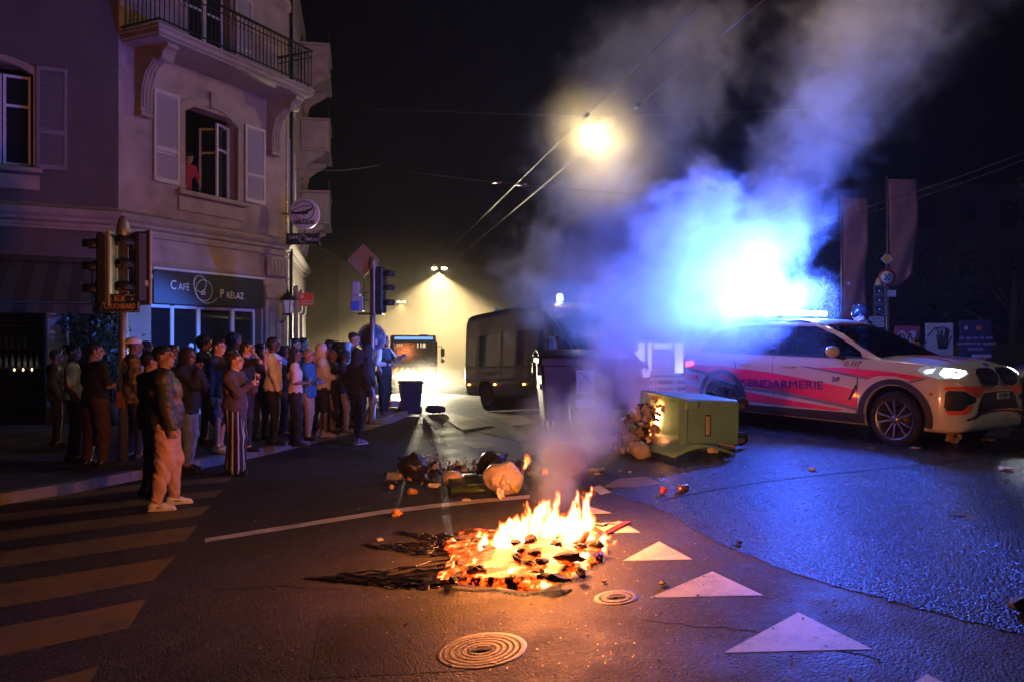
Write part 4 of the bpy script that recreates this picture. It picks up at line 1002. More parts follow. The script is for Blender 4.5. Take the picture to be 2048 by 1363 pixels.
for s in 'rl':
    for p in RED: decal('livery_stripe', p, s, cbvh, M_CRED, car, .0035, .10)
    for p in GRY: decal('livery_line', p, s, cbvh, M_CGRY, car, .0055, .10)
    f = 1 if s == 'r' else -1
    text_decal('GENDARMERIE', 'lettering', s, cbvh, M_CBLU, car, (-.335,.712), .165, sx=1.33, flipx=f, bold=.0, off_=.010, rot=.035*f, sp=1.02, cell=.5)
    text_decal('GENDARMERIE', 'lettering', s, cbvh, M_CBLU, car, (-.328,.709), .165, sx=1.33, flipx=f, off_=.0115, rot=.035*f, sp=1.02, cell=.5)
    text_decal('117', 'lettering', s, cbvh, M_CBLU, car, (.86,1.055) if f == 1 else (.86,1.055), .085, sx=1.1, flipx=f, bold=.003, shear=.25, off_=.008)
    q = [[(.735+.032*cos(t),1.05+.028*sin(t)),(.735+.032*cos(t+.5),1.05+.028*sin(t+.5)),(.735+.022*cos(t+.5),1.05+.018*sin(t+.5)),(.735+.022*cos(t),1.05+.018*sin(t))] for t in np.arange(.4, 5.6, .5)]
    decal('phone_symbol', q, s, cbvh, M_CBLU, car, .006, 1)
    cr = [[(.53,.80),(.62,.80),(.64,.83),(.60,.84),(.66,.87),(.62,.875),(.59,.855),(.56,.88),(.53,.87),(.55,.84)]]
    decal('crest', cr[0], s, cbvh, M_CGRY, car, .006, .2)
    decal('fender_vent', [(.79,.574),(.825,.57),(.925,.765),(.915,.78),(.895,.775)], s, cbvh, M_BLKP, car, .009, .2)
M_HEAD = mat('lit_headlight_lens', (.9,.9,1), .1, emit=(.85,.92,1.0), estr=22.0, var=0)
M_HLD = mat('headlight_housing', (.35,.36,.40), .15, metal=.8, emit=(.75,.85,1), estr=.25, var=0)
decal3('headlight_housing', [(1.70,-.876,1.01),(1.73,-.826,1.045),(1.89,-.726,1.062),(2.148,-.56,1.017),(2.187,-.584,.975),(2.168,-.751,.915),(1.978,-.888,.911),(1.807,-.906,.951)], cbvh, M_HLD, car, .006, nrm=(.75,-.6,.3))
decal3('headlight', [(1.95,-.74,1.03),(2.05,-.66,1.025),(2.14,-.585,1.008),(2.165,-.60,.98),(2.15,-.74,.932),(2.02,-.835,.93),(1.95,-.83,.965)], cbvh, M_HEAD, car, .010, nrm=(.75,-.6,.3))
decal3('headlight', [(1.77,-.875,.99),(1.80,-.84,1.02),(1.88,-.78,1.03),(1.87,-.85,.97),(1.82,-.895,.965)], cbvh, mat('dim_headlight_lens', (.8,.8,.9), .1, emit=(.7,.8,1), estr=1.2), car, .010, nrm=(.75,-.6,.3))
decal3('grille', [(2.17,-.44,1.0),(2.16,-.30,1.03),(2.16,-.10,1.032),(2.20,-.03,.99),(2.24,-.03,.90),(2.262,-.09,.825),(2.262,-.34,.815),(2.25,-.44,.86),(2.21,-.475,.94)], cbvh, M_BLKP, car, .012, nrm=(.95,0,.25))
for sgn in (-1, 1):
    loop = [(2.17,-.44,1.0),(2.16,-.30,1.03),(2.16,-.10,1.032),(2.20,-.03,.99),(2.24,-.03,.90),(2.262,-.09,.825),(2.262,-.34,.815),(2.25,-.44,.86),(2.21,-.475,.94),(2.17,-.44,1.0)]
    lp = [cbvh.find_nearest(Vector((a, b, c)))[0]+Vector((.014,0,.004)) for a, b, c in catmull(loop, 40)]
    m = MB(); m.tube([(p.x, p.y*-sgn, p.z) for p in lp], .012, 6); gr = m.build('grille_surround', M_CHROME, car)
    for k in range(8):
        y = -.075-.048*k; m = MB(); pp_ = [cbvh.ray_cast(Vector((4,y,z)), Vector((-1,0,0)))[0] for z in np.linspace(.84, 1.005, 7)]
        m.tube([(p.x+.022, p.y*-sgn, p.z) for p in pp_ if p is not None], .006, 4); m.build('grille_bar', mat('dark_chrome_bar', (.1,.1,.12), .25, metal=.9), gr)
decal3('air_intake', [(2.06,-.878,.745),(2.085,-.865,.778),(2.216,-.746,.774),(2.255,-.628,.716),(2.262,-.53,.686),(2.262,-.545,.637),(2.241,-.693,.592),(2.22,-.747,.536),(2.076,-.873,.523),(2.05,-.887,.572)], cbvh, M_BLKP, car, .006, nrm=(.85,-.5,0))
decal3('intake_centre', [(2.262,-.44,.671),(2.262,-.36,.74),(2.262,-.15,.75),(2.262,.15,.75),(2.262,.36,.74),(2.262,.44,.671),(2.262,.52,.52),(2.262,-.52,.52)], cbvh, M_BLKP, car, .008, mirror=False, nrm=(1,0,0))
decal3('front_livery', [(2.045,-.88,.786),(2.058,-.871,.822),(2.211,-.737,.832),(2.262,-.47,.832),(2.262,-.30,.79),(2.262,-.38,.74),(2.262,-.45,.685),(2.262,-.52,.69),(2.255,-.628,.732),(2.216,-.746,.785)], cbvh, M_CORG, car, .007, nrm=(.85,-.5,0))
decal3('front_livery', [(2.034,-.889,.539),(2.086,-.868,.518),(2.208,-.77,.530),(2.236,-.708,.582),(2.262,-.598,.60),(2.24,-.688,.491),(2.096,-.862,.48)], cbvh, M_CORG, car, .008, nrm=(.85,-.5,0))
for k in range(8):
    y0 = -.29+k*.085; decal3('checker_tile', [(2.262,y0,.765),(2.262,y0+.045,.765),(2.262,y0+.055,.798),(2.262,y0+.01,.798)], cbvh, M_CORG, car, .007, mirror=False, nrm=(1,0,0))
m = MB()
m.tube([(2.19,-.74,.40),(2.275,-.58,.45),(2.285,-.50,.50),(2.29,-.2,.525),(2.29,.2,.525),(2.285,.50,.50),(2.275,.58,.45),(2.19,.74,.40)], .022, 8); m.build('skid_bar', M_CHROME, car)
m = MB(); m.box((2.285,.08,.695), (.012,.30,.085), bev=.004); pl = m.build('number_plate', mat('white_plate', (.6,.6,.6), .4), car)
lettering('VD·99019', M_BLK, pl, face_M((2.293,.08,.693), (0,1,0)), .075, .001, sx=.75, bold=.002)
m = MB(); m.lathe([(0,.006),(.036,.006),(.04,0)], n=20); o = m.build('round_badge', M_CBLU, car); o.location = (2.10,0,1.082); o.rotation_euler = (0, radians(25), 0)
for s in (1,-1):
    decal('bonnet_stripe', [(1.05,.33*s),(1.25,.34*s),(1.28,.42*s),(1.10,.42*s)], 't', cbvh, M_CORG, car, .004, .15)
    decal('bonnet_stripe', [(1.34,.35*s),(1.80,.36*s),(1.98,.50*s),(1.42,.44*s)], 't', cbvh, M_CORG, car, .004, .15)
    decal('bonnet_stripe', [(1.25,.12*s),(1.9,.10*s),(1.95,.20*s),(1.3,.18*s)], 't', cbvh, M_CORG, car, .004, .15)
decal('bonnet_stripe', [(1.15,.55),(1.5,.60),(1.95,.62),(1.9,.68),(1.4,.66)], 't', cbvh, M_CORG, car, .004, .15)
oc = [[(1.68+.19*cos(t),.0+.17*sin(t)),(1.68+.19*cos(t+.42),.17*sin(t+.42)),(1.68+.13*cos(t+.42),.12*sin(t+.42)),(1.68+.13*cos(t),.12*sin(t))] for t in np.arange(0, 6.2, .42)]
decal('bonnet_emblem', oc, 't', cbvh, mat('green_grey_print', (.04,.07,.06), .4), car, .007, 1)
decal('tail_light', [(-2.38,.97),(-2.08,.985),(-2.07,.93),(-2.20,.90),(-2.40,.88)], 'r', cbvh, mat('lit_tail_light', (.8,.02,.02), .2, emit=(1,.06,.05), estr=6), car, .010, .1)
decal('tail_light', [(-2.38,.97),(-2.08,.985),(-2.07,.93),(-2.20,.90),(-2.40,.88)], 'l', cbvh, MATS['lit_tail_light'], car, .010, .1)
m = MB(); m.ball((1.908,-.922,.721), (.03,.008,.022), 6); m.build('side_reflector', mat('amber_lens', (.8,.25,.02), .2), car)
m = MB(); m.box((-.72,0,1.725), (.26,1.16,.03), bev=.01)
for y in (-.45,.45): m.box((-.72,y,1.70), (.08,.06,.06))
m.build('beacon_base', M_BLKP, car)
M_BEAC = mat('lit_blue_beacon', (.1,.3,1), .2, emit=(.25,.5,1.0), estr=60, var=0)
for y in (-.46,-.15,.15,.46):
    m = MB(); m.box((-.72,y,1.775), (.22,.26,.07), bev=.02); m.build('beacon', M_BEAC, car)
del body

# ---------------------------------------------------------------- dark police van
VF = Vector((.48,-.877,0)).normalized(); vloc = Vector((1.05,20.85,0)); vz = .0
van = thing('police_van', 'dark grey high roofed gendarmerie van with sloped windscreen in the smoke', 'police van', (vloc.x, vloc.y, vz-.02), atan2(VF.y, VF.x))
van.rotation_euler = (0, radians(-2.9), atan2(VF.y, VF.x))
M_VAN = mat('dark_grey_van_paint', (.012,.013,.020), .33, coat=.5, var=.06, dirt=.1)
M_VSTR = mat('van_grey_stripe', (.10,.085,.09), .4); M_AMB = mat('lit_amber_marker', (.9,.3,.05), .2, emit=(1,.30,.06), estr=14)
def vsec(zb, w, wt, zs, zt): return [(0,zb),(w-.15,zb),(w-.02,zb+.03),(w,zb+.16),(w+.02,.5*zb+.55+.2*(zt>1.6)),(w,.45*zb+.5*zs+.35*(zt<1.6)),(wt*.4+w*.6,zs-.25 if zt > 1.6 else zs-.10),(wt+.03,zs-.05),(wt-.05,zs+.05),(wt*.6,zt-.012),(0,zt)]
vrows = [(-3.22,.55,.93,.80,2.35,2.55),(-3.15,.42,.985,.88,2.52,2.66),(-3.0,.38,1.0,.90,2.60,2.74),(-1,.36,1.0,.90,2.62,2.77),(.9,.36,1.0,.89,2.60,2.75),(1.15,.36,1.0,.87,2.55,2.70),(1.35,.36,1.0,.86,2.42,2.56),(1.8,.36,1.0,.84,2.02,2.12),(2.2,.36,1.0,.82,1.62,1.72),(2.42,.36,.99,.82,1.40,1.50),
   (2.6,.36,.98,.80,1.30,1.38),(2.8,.36,.95,.76,1.22,1.28),(2.95,.38,.90,.68,1.12,1.17),(3.04,.42,.80,.58,1.0,1.04),(3.08,.48,.70,.5,.85,.90)]
vxs = np.concatenate([np.linspace(-3.22,-3.0,8), np.linspace(-2.9,2.7,60), np.linspace(2.75,3.08,12)])
VV, VFc = loft(vsec, vxs, vrows, 30, 1); vb = bvh_of(VV, VFc)
vbody = link('body', mk_mesh('body', VV, VFc, M_VAN), van)
cut = []
for x in (-1.85, 1.75):
    q = MB(); q.cyl((x,-2,.42), (x,2,.42), .46, n=40); cut.append(q.build('cutter', M_BLKP)); cut[-1].matrix_world = van.matrix_basis
bpy.context.view_layer.update(); boolean_cut(vbody, cut); autosmooth(vbody.data, 40)
for x in (-1.85, 1.75):
    q = MB(); q.lathe([(.455,-.95),(.455,.95)], (x,0,.42), 'y', n=32); q.build('wheel_arch_liner', M_BLKP, van)
    for s in (-1,1): wheel(van, x, s*.86, .375, .23, .20, 8, s, m_rim=mat('steel_wheel', (.16,.15,.15), .5, metal=.7))
for s in 'rl':
    for p in ([(-2.95,1.25),(-2.95,2.0),(-2.35,2.0),(-2.35,1.25)], [(-2.2,1.2),(-2.2,2.05),(-.9,2.05),(-.9,1.2)], [(-.75,1.2),(-.75,2.05),(.5,2.05),(.5,1.2)], [(1.1,1.18),(1.1,2.0),(1.45,2.02),(1.85,1.72),(2.1,1.42),(2.1,1.18)]):
        decal('side_window', p, s, vb, M_GLASSD, van, .006, .3)
    decal('window_trim', [[(-3.0,1.17),(2.3,1.10),(2.3,1.13),(-3.0,1.20)]], s, vb, M_BLKP, van, .008, .3)
    decal('side_stripe', [[(-3.1,.78),(2.7,.78),(2.7,.86),(-3.1,.86)]], s, vb, M_VSTR, van, .006, .3)
    f = 1 if s == 'r' else -1
    text_decal('GENDARMERIE', 'lettering', s, vb, mat('pale_reflective_letters', (.30,.27,.27), .4), van, (-1.55,1.0), .19, sx=1.0, flipx=f, bold=.004, off_=.012, sp=1.1)
    decal('door_gap', [[(.62,.5),(.635,.5),(.635,2.3),(.62,2.3)], [(2.16,.6),(2.175,.6),(2.175,1.3),(2.16,1.3)], [(-.85,.5),(-.835,.5),(-.835,2.3),(-.85,2.3)]], s, vb, M_SEAM, van, .005, .3)
decal('windscreen', [(1.62,-.80),(2.40,-.80),(2.46,-.4),(2.48,0),(2.46,.4),(2.40,.80),(1.62,.80),(1.58,.4),(1.57,0),(1.58,-.4)], 't', vb, M_GLASSD, van, .008, .2)
decal('wind_deflector', [(1.22,-.76),(1.52,-.78),(1.50,0),(1.52,.78),(1.22,.76),(1.18,0)], 't', vb, mat('smooth_dark_panel', (.06,.06,.07), .2, coat=.8), van, .006, .2)
for s in (-1, 1):
    m = MB(); m.tube([Vector(p) for p in [(1.1,s*.895,2.55),(1.35,s*.88,2.44),(1.8,s*.86,2.04),(2.2,s*.84,1.64),(2.45,s*.83,1.38)]], .022, 6); m.build('pillar_trim', mat('satin_dark_metal', (.10,.10,.11), .3, metal=.8), van)
    m = MB(); m.box((2.0,s*1.22,1.62), (.10,.20,.36), bev=.04); m.tube([(1.95,s*1.0,1.35),(1.98,s*1.18,1.5)], .02); m.tube([(1.95,s*1.0,1.85),(1.98,s*1.18,1.75)], .02); m.build('mirror', M_BLKP, van)
    decal('headlight', [(s*.60,.80),(s*.86,.82),(s*.90,1.02),(s*.62,1.0)], 'f', vb, mat('faint_headlight_lens', (.5,.5,.52), .1, spec=1, emit=(1,.8,.6), estr=.8), van, .012, .1)  # headlight lens carries a faint warm emission
decal('grille', [(-.5,.72),(.5,.72),(.52,.98),(-.52,.98)], 'f', vb, M_BLKP, van, .012, .2)
text_decal('GENDARMERIE', 'lettering', 't', vb, MATS['pale_reflective_letters'], van, (2.80,0.0), .17, rot=pi/2, bold=.006, off_=.012, sp=1.05)
for x in (-2.85,-1.25,.35):
    m = MB(); m.box((x,-1.03,.70), (.09,.03,.05), bev=.01); m.build('marker_light', M_AMB, van)
m = MB(); m.box((-3.2,-.93,1.15), (.06,.08,.34), bev=.02); m.build('tail_light', mat('dull_red_lens', (.5,.02,.02), .3), van)
M_BSM = mat('lit_small_beacon', (.2,.5,1), .2, emit=(.30,.62,1.0), estr=22)
for (x, y, lit) in ((1.0,-.3,1),(-2.75,.45,0),(-2.75,-.1,1)):
    m = MB(); zt = 2.76 if x > 0 else 2.74; m.lathe([(0,.16),(.05,.16),(.075,.12),(.08,0)], (x,y,zt), n=14); m.build('beacon', M_BSM if (lit and x > 0) else mat('dim_beacon', (.05,.15,.5), .2, emit=(.1,.35,1), estr=1.5 if lit else .1), van)
m = MB(); m.tube([(1.7,-.3,2.21),(2.05,-.45,1.86)], .01); m.build('wiper', M_BLKP, van)

# ---------------------------------------------------------------- fire engine far down the street
tp = R(828,748,41); tz = gzf(tp.x, 41)
fe = thing('fire_engine', 'red fire engine with glaring headlights coming up the smoky street', 'fire engine', (tp.x, 41, tz), atan2(-41, -tp.x+1.0))
M_FRED = mat('red_truck_paint', (.30,.03,.02), .35, coat=.5, dirt=.2); M_FYEL = mat('yellow_chevron_film', (.75,.5,.05), .4)
m = MB(); m.box((-.9,0,1.62), (1.8,2.42,2.2), bev=.12); m.box((-.5,0,.62), (1.4,2.30,.4), bev=.05); m.build('cab', M_FRED, fe)
m = MB(); m.box((-4.2,0,1.75), (4.6,2.45,2.4), bev=.06); m.box((-3.6,0,.6), (6,2.0,.3)); m.build('body', M_FRED, fe)
m = MB(); m.box((.03,0,2.02), (.05,2.16,1.10), bev=.08); m.build('windscreen', mat('dark_truck_glass', (.02,.018,.012), .1, spec=.8), fe)
m = MB(); m.box((.03,0,2.64), (.07,2.2,.16), bev=.02); m.build('sun_visor', M_BLKP, fe)
M_FLET = mat('lit_white_digits', (.8,.7,.5), .4, emit=(1,.85,.55), estr=.9)
lettering('118', M_FLET, fe, face_M((.08,.35,2.40), (0,1,0)), .32, .004, bold=.008); lettering('324', M_FLET, fe, face_M((.08,-.75,2.42), (0,1,0)), .2, .004)
m = MB(); m.box((.02,0,1.18), (.06,2.3,.30)); pa = m.build('front_band', M_FRED, fe)
for k in range(8):
    y = -1.05+k*.28; q = MB(); q.add([(.055,y,1.05),(.055,y+.12,1.05),(.055,y+.24,1.30),(.055,y+.12,1.30)], [(0,1,2,3)]); q.build('chevron', M_FYEL, fe)
m = MB()
for k in range(5): m.box((.02,0,.95-k*.07), (.06,1.3,.035), bev=.01)
m.build('grille', mat('grey_grille_bars', (.10,.09,.08), .5), fe); fe_g = m
m = MB(); m.tube([(.06,.16*cos(t),.96+.16*sin(t)) for t in np.linspace(0, 2*pi, 24)], .014, 5)
for k in range(3): a = pi/2+k*2*pi/3; m.tube([(.06,0,.96),(.06,.15*cos(a),.96+.15*sin(a))], .012, 5)
m.build('round_badge', M_CHROME, fe)
m = MB(); m.box((.03,0,.50), (.14,2.4,.34), bev=.05); m.build('bumper', mat('pale_bumper', (.4,.35,.3), .5), fe)
m = MB(); m.box((.11,0,.52), (.01,.45,.1)); m.build('number_plate', MATS['white_plate'], fe)
for s in (-1, 1):
    m = MB(); m.lathe([(0,.115),(.13,.11),(.15,.08)], (0,s*.92,.78), 'x', n=20); m.build('headlight', mat('glaring_headlight', (1,.95,.8), .2, emit=(1,.88,.58), estr=420), fe)
    m = MB(); m.tube([(-.1,s*1.2,2.35),(.15,s*1.42,2.38),(.15,s*1.42,1.5)], .025); m.box((.15,s*1.46,2.05), (.12,.2,.42), bev=.04); m.box((.15,s*1.46,1.62), (.12,.2,.2), bev=.04); m.build('mirror', M_BLKP, fe)
    for x in (-1.3,-4.9): wheel(fe, x, s*1.05, .5, .3, .29, 8, s, m_rim=MATS['steel_wheel'])
m = MB(); m.box((-.5,0,2.79), (.35,2.0,.14), bev=.04); m.build('light_bar', mat('dim_blue_bar', (.1,.2,.6), .3, emit=(.2,.45,1), estr=1.2), fe)
m = MB(); m.box((-.9,.5,2.85), (.5,.5,.25), bev=.05); m.box((-1.0,-.4,2.85), (.5,.7,.18), bev=.05); m.build('roof_gear', M_BLKP, fe)
# car nosing in at the right edge of the picture
c2 = thing('dark_vehicle', 'dark vehicle with an orange side lamp at the right edge of the picture', 'car', (8.72,11.0,gzf(8.7,11)), radians(203))
rows2 = [(-2.0,.35,.80,.86,.8,1.0,1.04),(-1.6,.26,.90,.93,.84,1.05,1.1),(0,.24,.92,.94,.87,1.08,1.12),(1.2,.24,.92,.94,.84,1.02,1.08),(1.8,.24,.86,.9,.74,.92,.98),(2.1,.3,.7,.74,.55,.80,.84)]
x2 = np.linspace(-2,2.1,50); V2, F2 = loft(sec, x2, rows2, 26, 2); b2 = bvh_of(V2, F2)
M_DKC = mat('dark_blue_car_paint', (.03,.022,.022), .3, coat=.7)
o = link('body', mk_mesh('body', V2, F2, M_DKC), c2); autosmooth(o.data, 40)
m = MB(); vs = []
g2 = [(x, .02, .80, 1.08+.0*x, .62, z, z+.04) for x, z in ((-1.8,1.15),(-1.3,1.42),(-.3,1.47),(.3,1.38),(1.0,1.1))]
gx2 = np.linspace(-1.8,1.0,30); Vg, Fg = loft(lambda a,w0,z0,w1,z1,zc: gsec(w0, z0, w1, z1, zc), gx2, g2, 20, 1); o = link('cabin_glass', mk_mesh('cabin_glass', Vg, Fg, M_GLASSD, True), c2)
for x in (-1.3,1.3):
    for s in (-1,1): wheel(c2, x, s*.80, .33, .22, .22, 8, s)
for s in 'rl': decal('orange_lamp', [(1.55,.78),(1.78,.78),(1.78,.88),(1.55,.88)], s, b2, mat('lit_orange_lamp', (1,.3,.05), .2, emit=(1,.30,.05), estr=.8), c2, .01, .2)
for s in (-1, 1):
    m = MB(); m.box((2.0,s*.6,.72), (.06,.3,.12), bev=.02); m.build('headlight', M_HLD, c2)
# ---------------------------------------------------------------- poles, signals, signs
M_GALV = mat('galvanised_steel', (.30,.29,.29), .42, metal=.75, var=.12, vscale=14, dirt=.15)
M_SIGH = mat('black_signal_housing', (.014,.014,.015), .55)
M_SIGW = mat('pale_signal_back', (.28,.28,.33), .5, dirt=.3)
def signal(parent, x, y, z, yaw, flat=True):
    """three lamp head; lenses face local -y after yaw"""
    M = Matrix.Translation((x,y,z)) @ Matrix.Rotation(yaw, 4, 'Z')
    m = MB(); m.box((0,0,0), (.30,.16,.98), bev=.03); o = m.build('signal_housing', M_SIGH, parent); o.matrix_local = M
    m = MB(); m.box((0,.10,0), (.36,.035,1.04), bev=.01); q = m.build('back_plate', M_SIGW, o)
    for k, c in enumerate(((.10,.01,.01), (.10,.05,.01), (.01,.08,.04))):
        zz = .31-.31*k
        m = MB(); m.lathe([(0,-.085),(.085,-.082),(.10,-.075)], (0,0,zz), 'y', n=20); m.build('lens', mat('unlit_lens_%s' % 'rag'[k], c, .2, spec=.8), o)
        m = MB(); vs = []; n = 14
        for i in range(n+1):
            a = pi*1.1*i/n-.16
            for yy, rr in ((-.08,.115),(-.27,.105)): vs.append((rr*cos(a), yy-(.0 if yy > -.1 else .02*sin(a)), zz+rr*sin(a)))
        m.add(vs, [(2*i,2*i+1,2*i+3,2*i+2) for i in range(n)], sm=True); v = m.build('visor', M_SIGH, o)
        v.modifiers.new('thick', 'SOLIDIFY').thickness = .006
    return o
# near signal pole with the street name
pb = U(246,938); t = thing('traffic_signal_pole', 'near traffic signal pole with street name plate and two signal heads', 'traffic light', (pb.x, pb.y, gzf(pb.x,pb.y)+.02))
def zat(v, Y): return CH+(CY-v)/FPX*Y
z0 = pb.z; H1 = zat(478, pb.y)-z0
m = MB(); m.cyl((0,0,0), (0,0,H1), .062, n=20); m.build('pole', M_GALV, t)
m = MB(); m.lathe([(.09,0),(.098,.03),(.085,.16),(.06,.27),(.02,.32),(0,.325)], (0,0,H1-.02), n=24); m.lathe([(.11,0),(.11,.05),(.09,.05)], (0,0,H1-.08), n=24); m.build('cap', M_GALV, t)
zs = zat(538, pb.y)-z0
signal(t, .20, .02, zs, radians(-42)); signal(t, -.25, .02, zs-.02, radians(-84))
m = MB(); m.box((-.185,.0,zs-.02), (.12,.24,1.0), bev=.02); m.build('pale_signal_box', M_SIGW, t)
m = MB()
for dz in (-.42,.42): m.tube([(-.3,.03,zs+dz),(.23,.03,zs+dz)], .02)
m.build('signal_arm', M_GALV, t)
zp = zat(610, pb.y)-z0
M_PLATE = mat('dark_blue_green_plate', (.012,.035,.045), .4, dirt=.2); M_OCH = mat('worn_cream_print', (.50,.28,.16), .5)
m = MB(); m.box((0,-.085,zp), (.545,.02,.255), bev=.008); pl = m.build('street_name_plate', M_PLATE, t)
m = MB()
for a, b in (((-.255,.11),(.255,.11)), ((.255,.11),(.255,-.11)), ((.255,-.11),(-.255,-.11)), ((-.255,-.11),(-.255,.11))): m.tube([(a[0],-.097,zp+a[1]),(b[0],-.097,zp+b[1])], .004, 4)
for s in (-1, 1):
    m.tube([(s*.10,-.098,zp+.055),(s*.185,-.098,zp+.055)], .005, 4); m.tube([(s*.155,-.098,zp+.08),(s*.19,-.098,zp+.055),(s*.155,-.098,zp+.03)], .005, 4)
m.build('plate_border', M_OCH, pl)
lettering('RUE', M_OCH, pl, face_M((0,-.097,zp+.055), (1,0,0)), .10, .002, sx=.85, bold=.002); lettering('COUCHIRARD', M_OCH, pl, face_M((0,-.097,zp-.045), (1,0,0)), .10, .002, sx=.66, bold=.002)
m = MB(); m.box((.30,.0,zp+.28), (.12,.12,.10), bev=.02); m.box((-.14,-.02,zs-.58), (.05,.1,.1), bev=.01); m.build('cable_box', M_SIGW, t)
m = MB(); m.box((0,-.075,.95), (.12,.02,.22), bev=.01); m.build('orange_sticker', mat('orange_label', (.35,.10,.02), .5), t)
# far signal pole on the rounded corner
pb2 = U(745,838); pb2 = Vector((pb2.x, pb2.y-.9, 0)); pb2.y = FPX*(CH-.12)/(838-CY); pb2.x = (745-1024)/FPX*pb2.y
zb2 = gzf(pb2.x, pb2.y)+KH
t = thing('traffic_signal_pole', 'farther signal pole with white foot sleeve and round blue sign at the kerb corner', 'traffic light', (pb2.x, pb2.y, zb2))
Y2 = pb2.y; Z = lambda v: zat(v, Y2)-zb2; X = lambda u: (u-745)/FPX*Y2
m = MB(); m.cyl((0,0,0), (0,0,Z(535)), .06, n=18); m.build('pole', M_GALV, t)
m = MB(); m.cyl((0,0,0), (0,0,Z(803)), .068, n=18); m.build('white_sleeve', mat('white_sleeve_paint', (.55,.52,.52), .5), t)
m = MB(); m.lathe([(.09,0),(.09,.1),(.06,.24),(0,.26)], (0,0,Z(538)), n=20); m.build('cap', M_GALV, t)
signal(t, X(762), 0, Z(580), radians(80))
m = MB(); s_ = .27; m.box((0,0,0), (.50,.015,.50)); o = m.build('diamond_sign', M_GALV, t); o.matrix_local = Matrix.Translation((X(727),.0,Z(521))) @ Matrix.Rotation(pi/4, 4, 'Y')
m = MB(); m.tube([(X(727),.02,Z(500)),(X(727),.02,Z(605))], .02); m.tube([(X(727),.02,Z(585)),(0,.02,Z(585))], .014); m.tube([(X(727),.02,Z(600)),(0,.02,Z(600))], .014); m.build('sign_bracket', M_GALV, t)
for (u, v, w, h, d) in ((712,577,.16,.30,.2), (715,607,.26,.34,.22)):
    m = MB(); m.box((X(u),.02,Z(v)), (w,d,h), bev=.02); m.build('control_box', M_SIGW, t)
m = MB(); m.box((X(712),-.10,Z(612)), (.16,.01,.2)); m.build('blue_panel', mat('small_blue_panel', (.03,.12,.5), .4), t)
m = MB(); m.box((X(740),.0,Z(628)), (.5,.12,.05), bev=.01); m.build('tray', M_SIGH, t)
m = MB(); Rz = .30; m.lathe([(0,-.012),(Rz,-.012),(Rz,.012),(0,.012)], (X(742),.07,Z(675)), 'y', n=40); o = m.build('round_sign', mat('blue_sign_back', (.04,.07,.16), .45), t)
m = MB(); m.lathe([(Rz-.02,-.02),(Rz+.006,-.02),(Rz+.006,.015)], (X(742),.07,Z(675)), 'y', n=40); m.lathe([(Rz-.045,-.015),(Rz-.055,-.017)], (X(742),.07,Z(675)), 'y', n=40); m.build('sign_rim', mat('pale_rim', (.5,.5,.5), .4), o)
m = MB(); m.box((X(752),.05,Z(683)), (.05,.01,.12)); m.build('sticker', M_LETW, o)
# far right: priority and speed sign, signal, arrow plate, flags
Yf = 27.0; fz = gzf(13, Yf)
def far(name, label, cat, u, group=None, Y=Yf):
    p = R(u, 700, Y); return thing(name, label, cat, (p.x, Y, gzf(p.x, Y)), group=group)
t = far('speed_limit_sign', 'post with round red rimmed 30 sign under a small yellow diamond sign', 'road sign', 1773)
zz = lambda v, Y=Yf: zat(v, Y)-gzf(13, Y)
m = MB(); m.cyl((0,0,0), (0,0,zz(505)), .035, n=12); m.build('post', M_GALV, t)
m = MB(); m.lathe([(0,-.04),(.29,-.04),(.29,-.02)], (0,0,zz(555)), 'y', n=36); o = m.build('round_sign', mat('sign_red', (.30,.01,.02), .4), t)
m = MB(); m.lathe([(0,-.046),(.215,-.046),(.215,-.041)], (0,0,zz(555)), 'y', n=36); m.build('sign_face', mat('sign_white', (.6,.6,.6), .4), o)
lettering('30', M_BLK, o, face_M((0,-.052,zz(555)), (1,0,0)), .30, .002, sx=.75, bold=.006)
for r_, c_, y_ in ((.22, mat('diamond_white', (.55,.5,.5), .4), -.02), (.15, mat('diamond_yellow', (.6,.35,.03), .4), -.03)):
    m = MB(); m.box((0,0,0), (r_*1.35,.01,r_*1.35)); o = m.build('diamond', c_, t); o.matrix_local = Matrix.Translation((0,y_,zz(518))) @ Matrix.Diagonal((.75,1,1.25,1)) @ Matrix.Rotation(pi/4, 4, 'Y')
m = MB(); m.box((.16,-.03,zz(587)), (.28,.02,.22)); m.build('small_plate', MATS['sign_white'], t)
t = far('traffic_light_far', 'dark traffic light with pale cap beside the 30 sign', 'traffic light', 1757)
m = MB(); m.cyl((0,0,0), (0,0,zz(575)), .05, n=12); m.build('pole', M_GALV, t)
m = MB(); m.lathe([(.11,0),(.12,.06),(.06,.26),(0,.27)], (0,0,zz(572)), n=16); m.build('cap', mat('cream_cap', (.55,.42,.25), .5), t)
signal(t, -.02, -.1, zz(600), radians(-30))
t = far('direction_plate', 'small white and blue direction plates with arrow beyond the car bonnet', 'road sign', 1752, Y=26.5)
m = MB(); m.cyl((0,.05,0), (0,.05,zz(630)), .04, n=10); m.build('post', M_GALV, t)
for v, txt in ((640,'RENENS →'), (651,'A12-A58')):
    m = MB(); m.box((.02,0,zz(v)), (.50,.02,.17), bev=.005); o = m.build('plate', mat('blue_white_plate', (.35,.42,.5), .4), t)
    lettering(txt.replace('→','>'), M_CBLU, o, face_M((.02,-.013,zz(v)), (1,0,0)), .11, .002, sx=.7)
M_FLAG = mat('pale_red_flag_cloth', (.26,.115,.10), .85, var=.1, vscale=4, dirt=.45); M_FLAGP = mat('flag_dark_print', (.22,.09,.10), .8)
